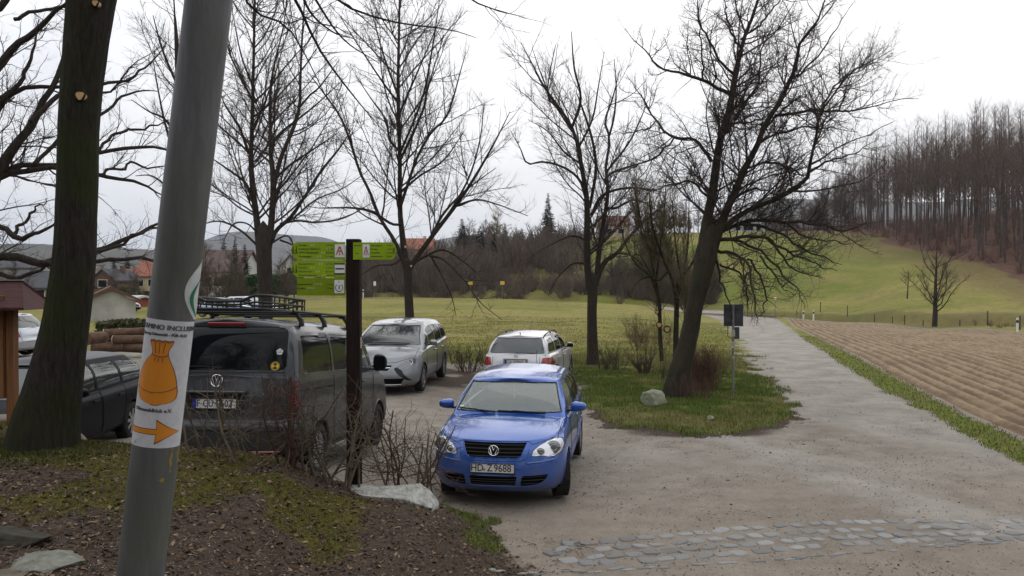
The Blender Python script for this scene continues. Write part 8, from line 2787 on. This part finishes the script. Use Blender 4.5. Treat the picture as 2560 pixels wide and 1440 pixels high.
        o = add(name, mesh_np(name, V, np.stack([I, I + 1, I + 2, I + 3], 1), np.stack([I + 3, I + 2, I + 4], 1)), m, kind='stuff')
        o['label'] = label; o['category'] = 'grass'
    GB = island_mat('grass_blade', (.060, .105, .014), (.105, .155, .022), (.19, .20, .055), .6, .25)
    GD = island_mat('dry_grass_blade', (.14, .14, .038), (.23, .21, .075), (.36, .30, .14), .7, .2)
    GMD = island_mat('meadow_blade', (.15, .165, .035), (.21, .21, .055), (.28, .25, .09), .7, .2)
    GMO = island_mat('mossy_blade', (.035, .050, .010), (.075, .085, .018), (.14, .12, .035), .8, .15)
    def samp(n, y0, y1, a0, a1, pw=1.):
        Y = y0 + (y1 - y0) * rg.uniform(0, 1, n) ** pw; return Y * rg.uniform(a0, a1, n), Y
    # island
    X, Y = samp(330000, 14.6, 30, -.02, .40, 1.2)
    W = ground_weights(X, Y); cl = fbm(X * 2.2, Y * 2.2, 61)
    ok = (W['dg'] < .05) & (cl * 1.15 + rg.uniform(0, .45, len(X)) > .62) & (rg.uniform(0, 1, len(X)) > W['dirt'] * .85)
    X, Y = X[ok], Y[ok]; cl = cl[ok]
    h = rg.uniform(.03, .085, len(X)) * (.6 + 1.0 * cl)
    dryn = fbm(X * .8 + 4, Y * .8, 66) + rg.uniform(-.1, .1, len(X)) + .012 * (Y - 20) > .58
    blades(X[~dryn], Y[~dryn], h[~dryn], rg.uniform(.003, .006, (~dryn).sum()), GB, 'island_grass', 'short green grass on the island under the trees')
    blades(X[dryn], Y[dryn], h[dryn], rg.uniform(.003, .006, dryn.sum()), GD, 'dry_island_grass', 'yellowed grass on the island and meadow edge')
    # verge
    X, Y = samp(260000, 8, 45, .24, .95, 1.4)
    W = ground_weights(X, Y); ok = (W['dv'] < .1) & (rg.uniform(0, 1, len(X)) > .25)
    X, Y = X[ok], Y[ok]; dryn = rg.uniform(0, 1, len(X)) < .28
    h = rg.uniform(.02, .055, len(X)); w = rg.uniform(.003, .006, len(X)) * (1 + Y / 30)
    blades(X[~dryn], Y[~dryn], h[~dryn], w[~dryn], GB, 'verge_grass', 'green grass on the verge between lane and ploughed field')
    blades(X[dryn], Y[dryn], h[dryn], w[dryn], GD, 'dry_verge_grass', 'straw coloured blades on the verge')
    # meadow, nearer part
    X, Y = samp(150000, 27, 62, -.42, .34, 1.3)
    W = ground_weights(X, Y); cl = fbm(X * .9, Y * .9, 63); ok = (W['dg'] < -.3) & (cl + rg.uniform(0, .4, len(X)) > .62)
    X, Y = X[ok], Y[ok]
    dryn = fbm(X * .3, Y * .5, 67) + rg.uniform(-.18, .18, len(X)) > .48
    h = rg.uniform(.05, .13, len(X)); w = rg.uniform(.006, .012, len(X))
    h *= .7
    blades(X[~dryn], Y[~dryn], h[~dryn], w[~dryn], GMD, 'meadow_grass', 'green tufts in the meadow behind the parked cars')
    blades(X[dryn], Y[dryn], h[dryn], w[dryn], GD, 'dry_meadow_grass', 'pale dry tufts in the meadow behind the parked cars', 1.)
    # bank moss and grass
    X, Y = samp(150000, 4.6, 9.6, -.66, .03)
    W = ground_weights(X, Y)
    ok = (W['moss'] + rg.normal(size=len(X)) * .22 + (fbm(X * 4, Y * 4, 95) - .5) * 1.6 > .55) | ((W['bank'] > .3) & (W['grass'] > .35))
    X, Y = X[ok], Y[ok]; g_ = W['grass'][ok] > .35
    blades(X[~g_], Y[~g_], rg.uniform(.008, .028, (~g_).sum()), rg.uniform(.0016, .003, (~g_).sum()), GMO, 'bank_moss', 'olive moss cushions on the bank', .8)
    blades(X[g_], Y[g_], rg.uniform(.02, .055, g_.sum()), rg.uniform(.0018, .0035, g_.sum()), GB, 'bank_grass', 'short green grass on the end of the bank')
    # foot of the mossy tree
    n = 16000
    a = rg.uniform(0, 6.28, n); r_ = .36 + rg.uniform(0, 1, n) ** 1.8 * .55
    X = pp(105, 0, 8.5).x + np.cos(a) * r_; Y = 8.5 + np.sin(a) * r_
    blades(X, Y, rg.uniform(.012, .05, n), rg.uniform(.002, .004, n), GMO, 'tree_foot_moss', 'dark moss around the foot of the mossy tree', .8)

# ------------------------------------------------------------------ trees behind the viewer, seen only as reflections and shade
def trees_behind():
    rg = np.random.default_rng(91)
    pr = [proto_tree(700 + q, h=17, r=.24, crown0=.16, spread=5., ang=(30, 62), n1=1.9, up=.25, dens=1.0, twig_k=.02) for q in range(2)]
    for i, (x, y, s) in enumerate(((-14, -9, 1.0), (-8, -12, 1.05), (-3, -11, .95), (2, -13, 1.1), (8, -12, 1.0), (14, -14, 1.1), (-19, -5, 1.1), (-11, -19, 1.2), (-1, -20, 1.2), (7, -21, 1.2), (20, -12, 1.1))):
        put_tree(pr[i % 2], 'roadside_tree', 'bare tree of the row standing behind the viewer', 'tree', (x, y, Hs(x, y)), s, i * 1.7, M_BARK, M_TWIG, 'bare trees behind the viewer')

# ------------------------------------------------------------------ air
def haze():
    m = bpy.data.materials.new('air'); m.use_nodes = True
    nt = m.node_tree; nt.nodes.clear()
    o = nt.nodes.new("ShaderNodeOutputMaterial"); v = nt.nodes.new("ShaderNodeVolumePrincipled")
    v.inputs['Color'].default_value = (.80, .88, 1.0, 1); v.inputs['Density'].default_value = .00016; v.inputs['Anisotropy'].default_value = .2
    nt.links.new(v.outputs[0], o.inputs['Volume'])
    V = [(x, y, z) for z in (-9, 190) for y in (-700, 5400) for x in (-6600, 6600)]
    o_ = MB().add(V, [(0, 2, 3, 1), (4, 5, 7, 6), (0, 1, 5, 4), (2, 6, 7, 3), (0, 4, 6, 2), (1, 3, 7, 5)]).obj('haze', m)
    o_['kind'] = 'stuff'; o_['label'] = 'thin haze that greys the distant hills'; o_['category'] = 'haze'

# ------------------------------------------------------------------ build everything
import time, sys
def step(f):
    t0 = time.time(); f(); print("STEP", f.__name__, round(time.time() - t0, 1)); sys.stdout.flush()
for f in (houses, road_things, hero_trees, far_vegetation, hedge, blue_car, van, zafira, estate, other_cars, lamp_post, signpost, info_board, stones, small_ground, trees_behind, haze):
    step(f)
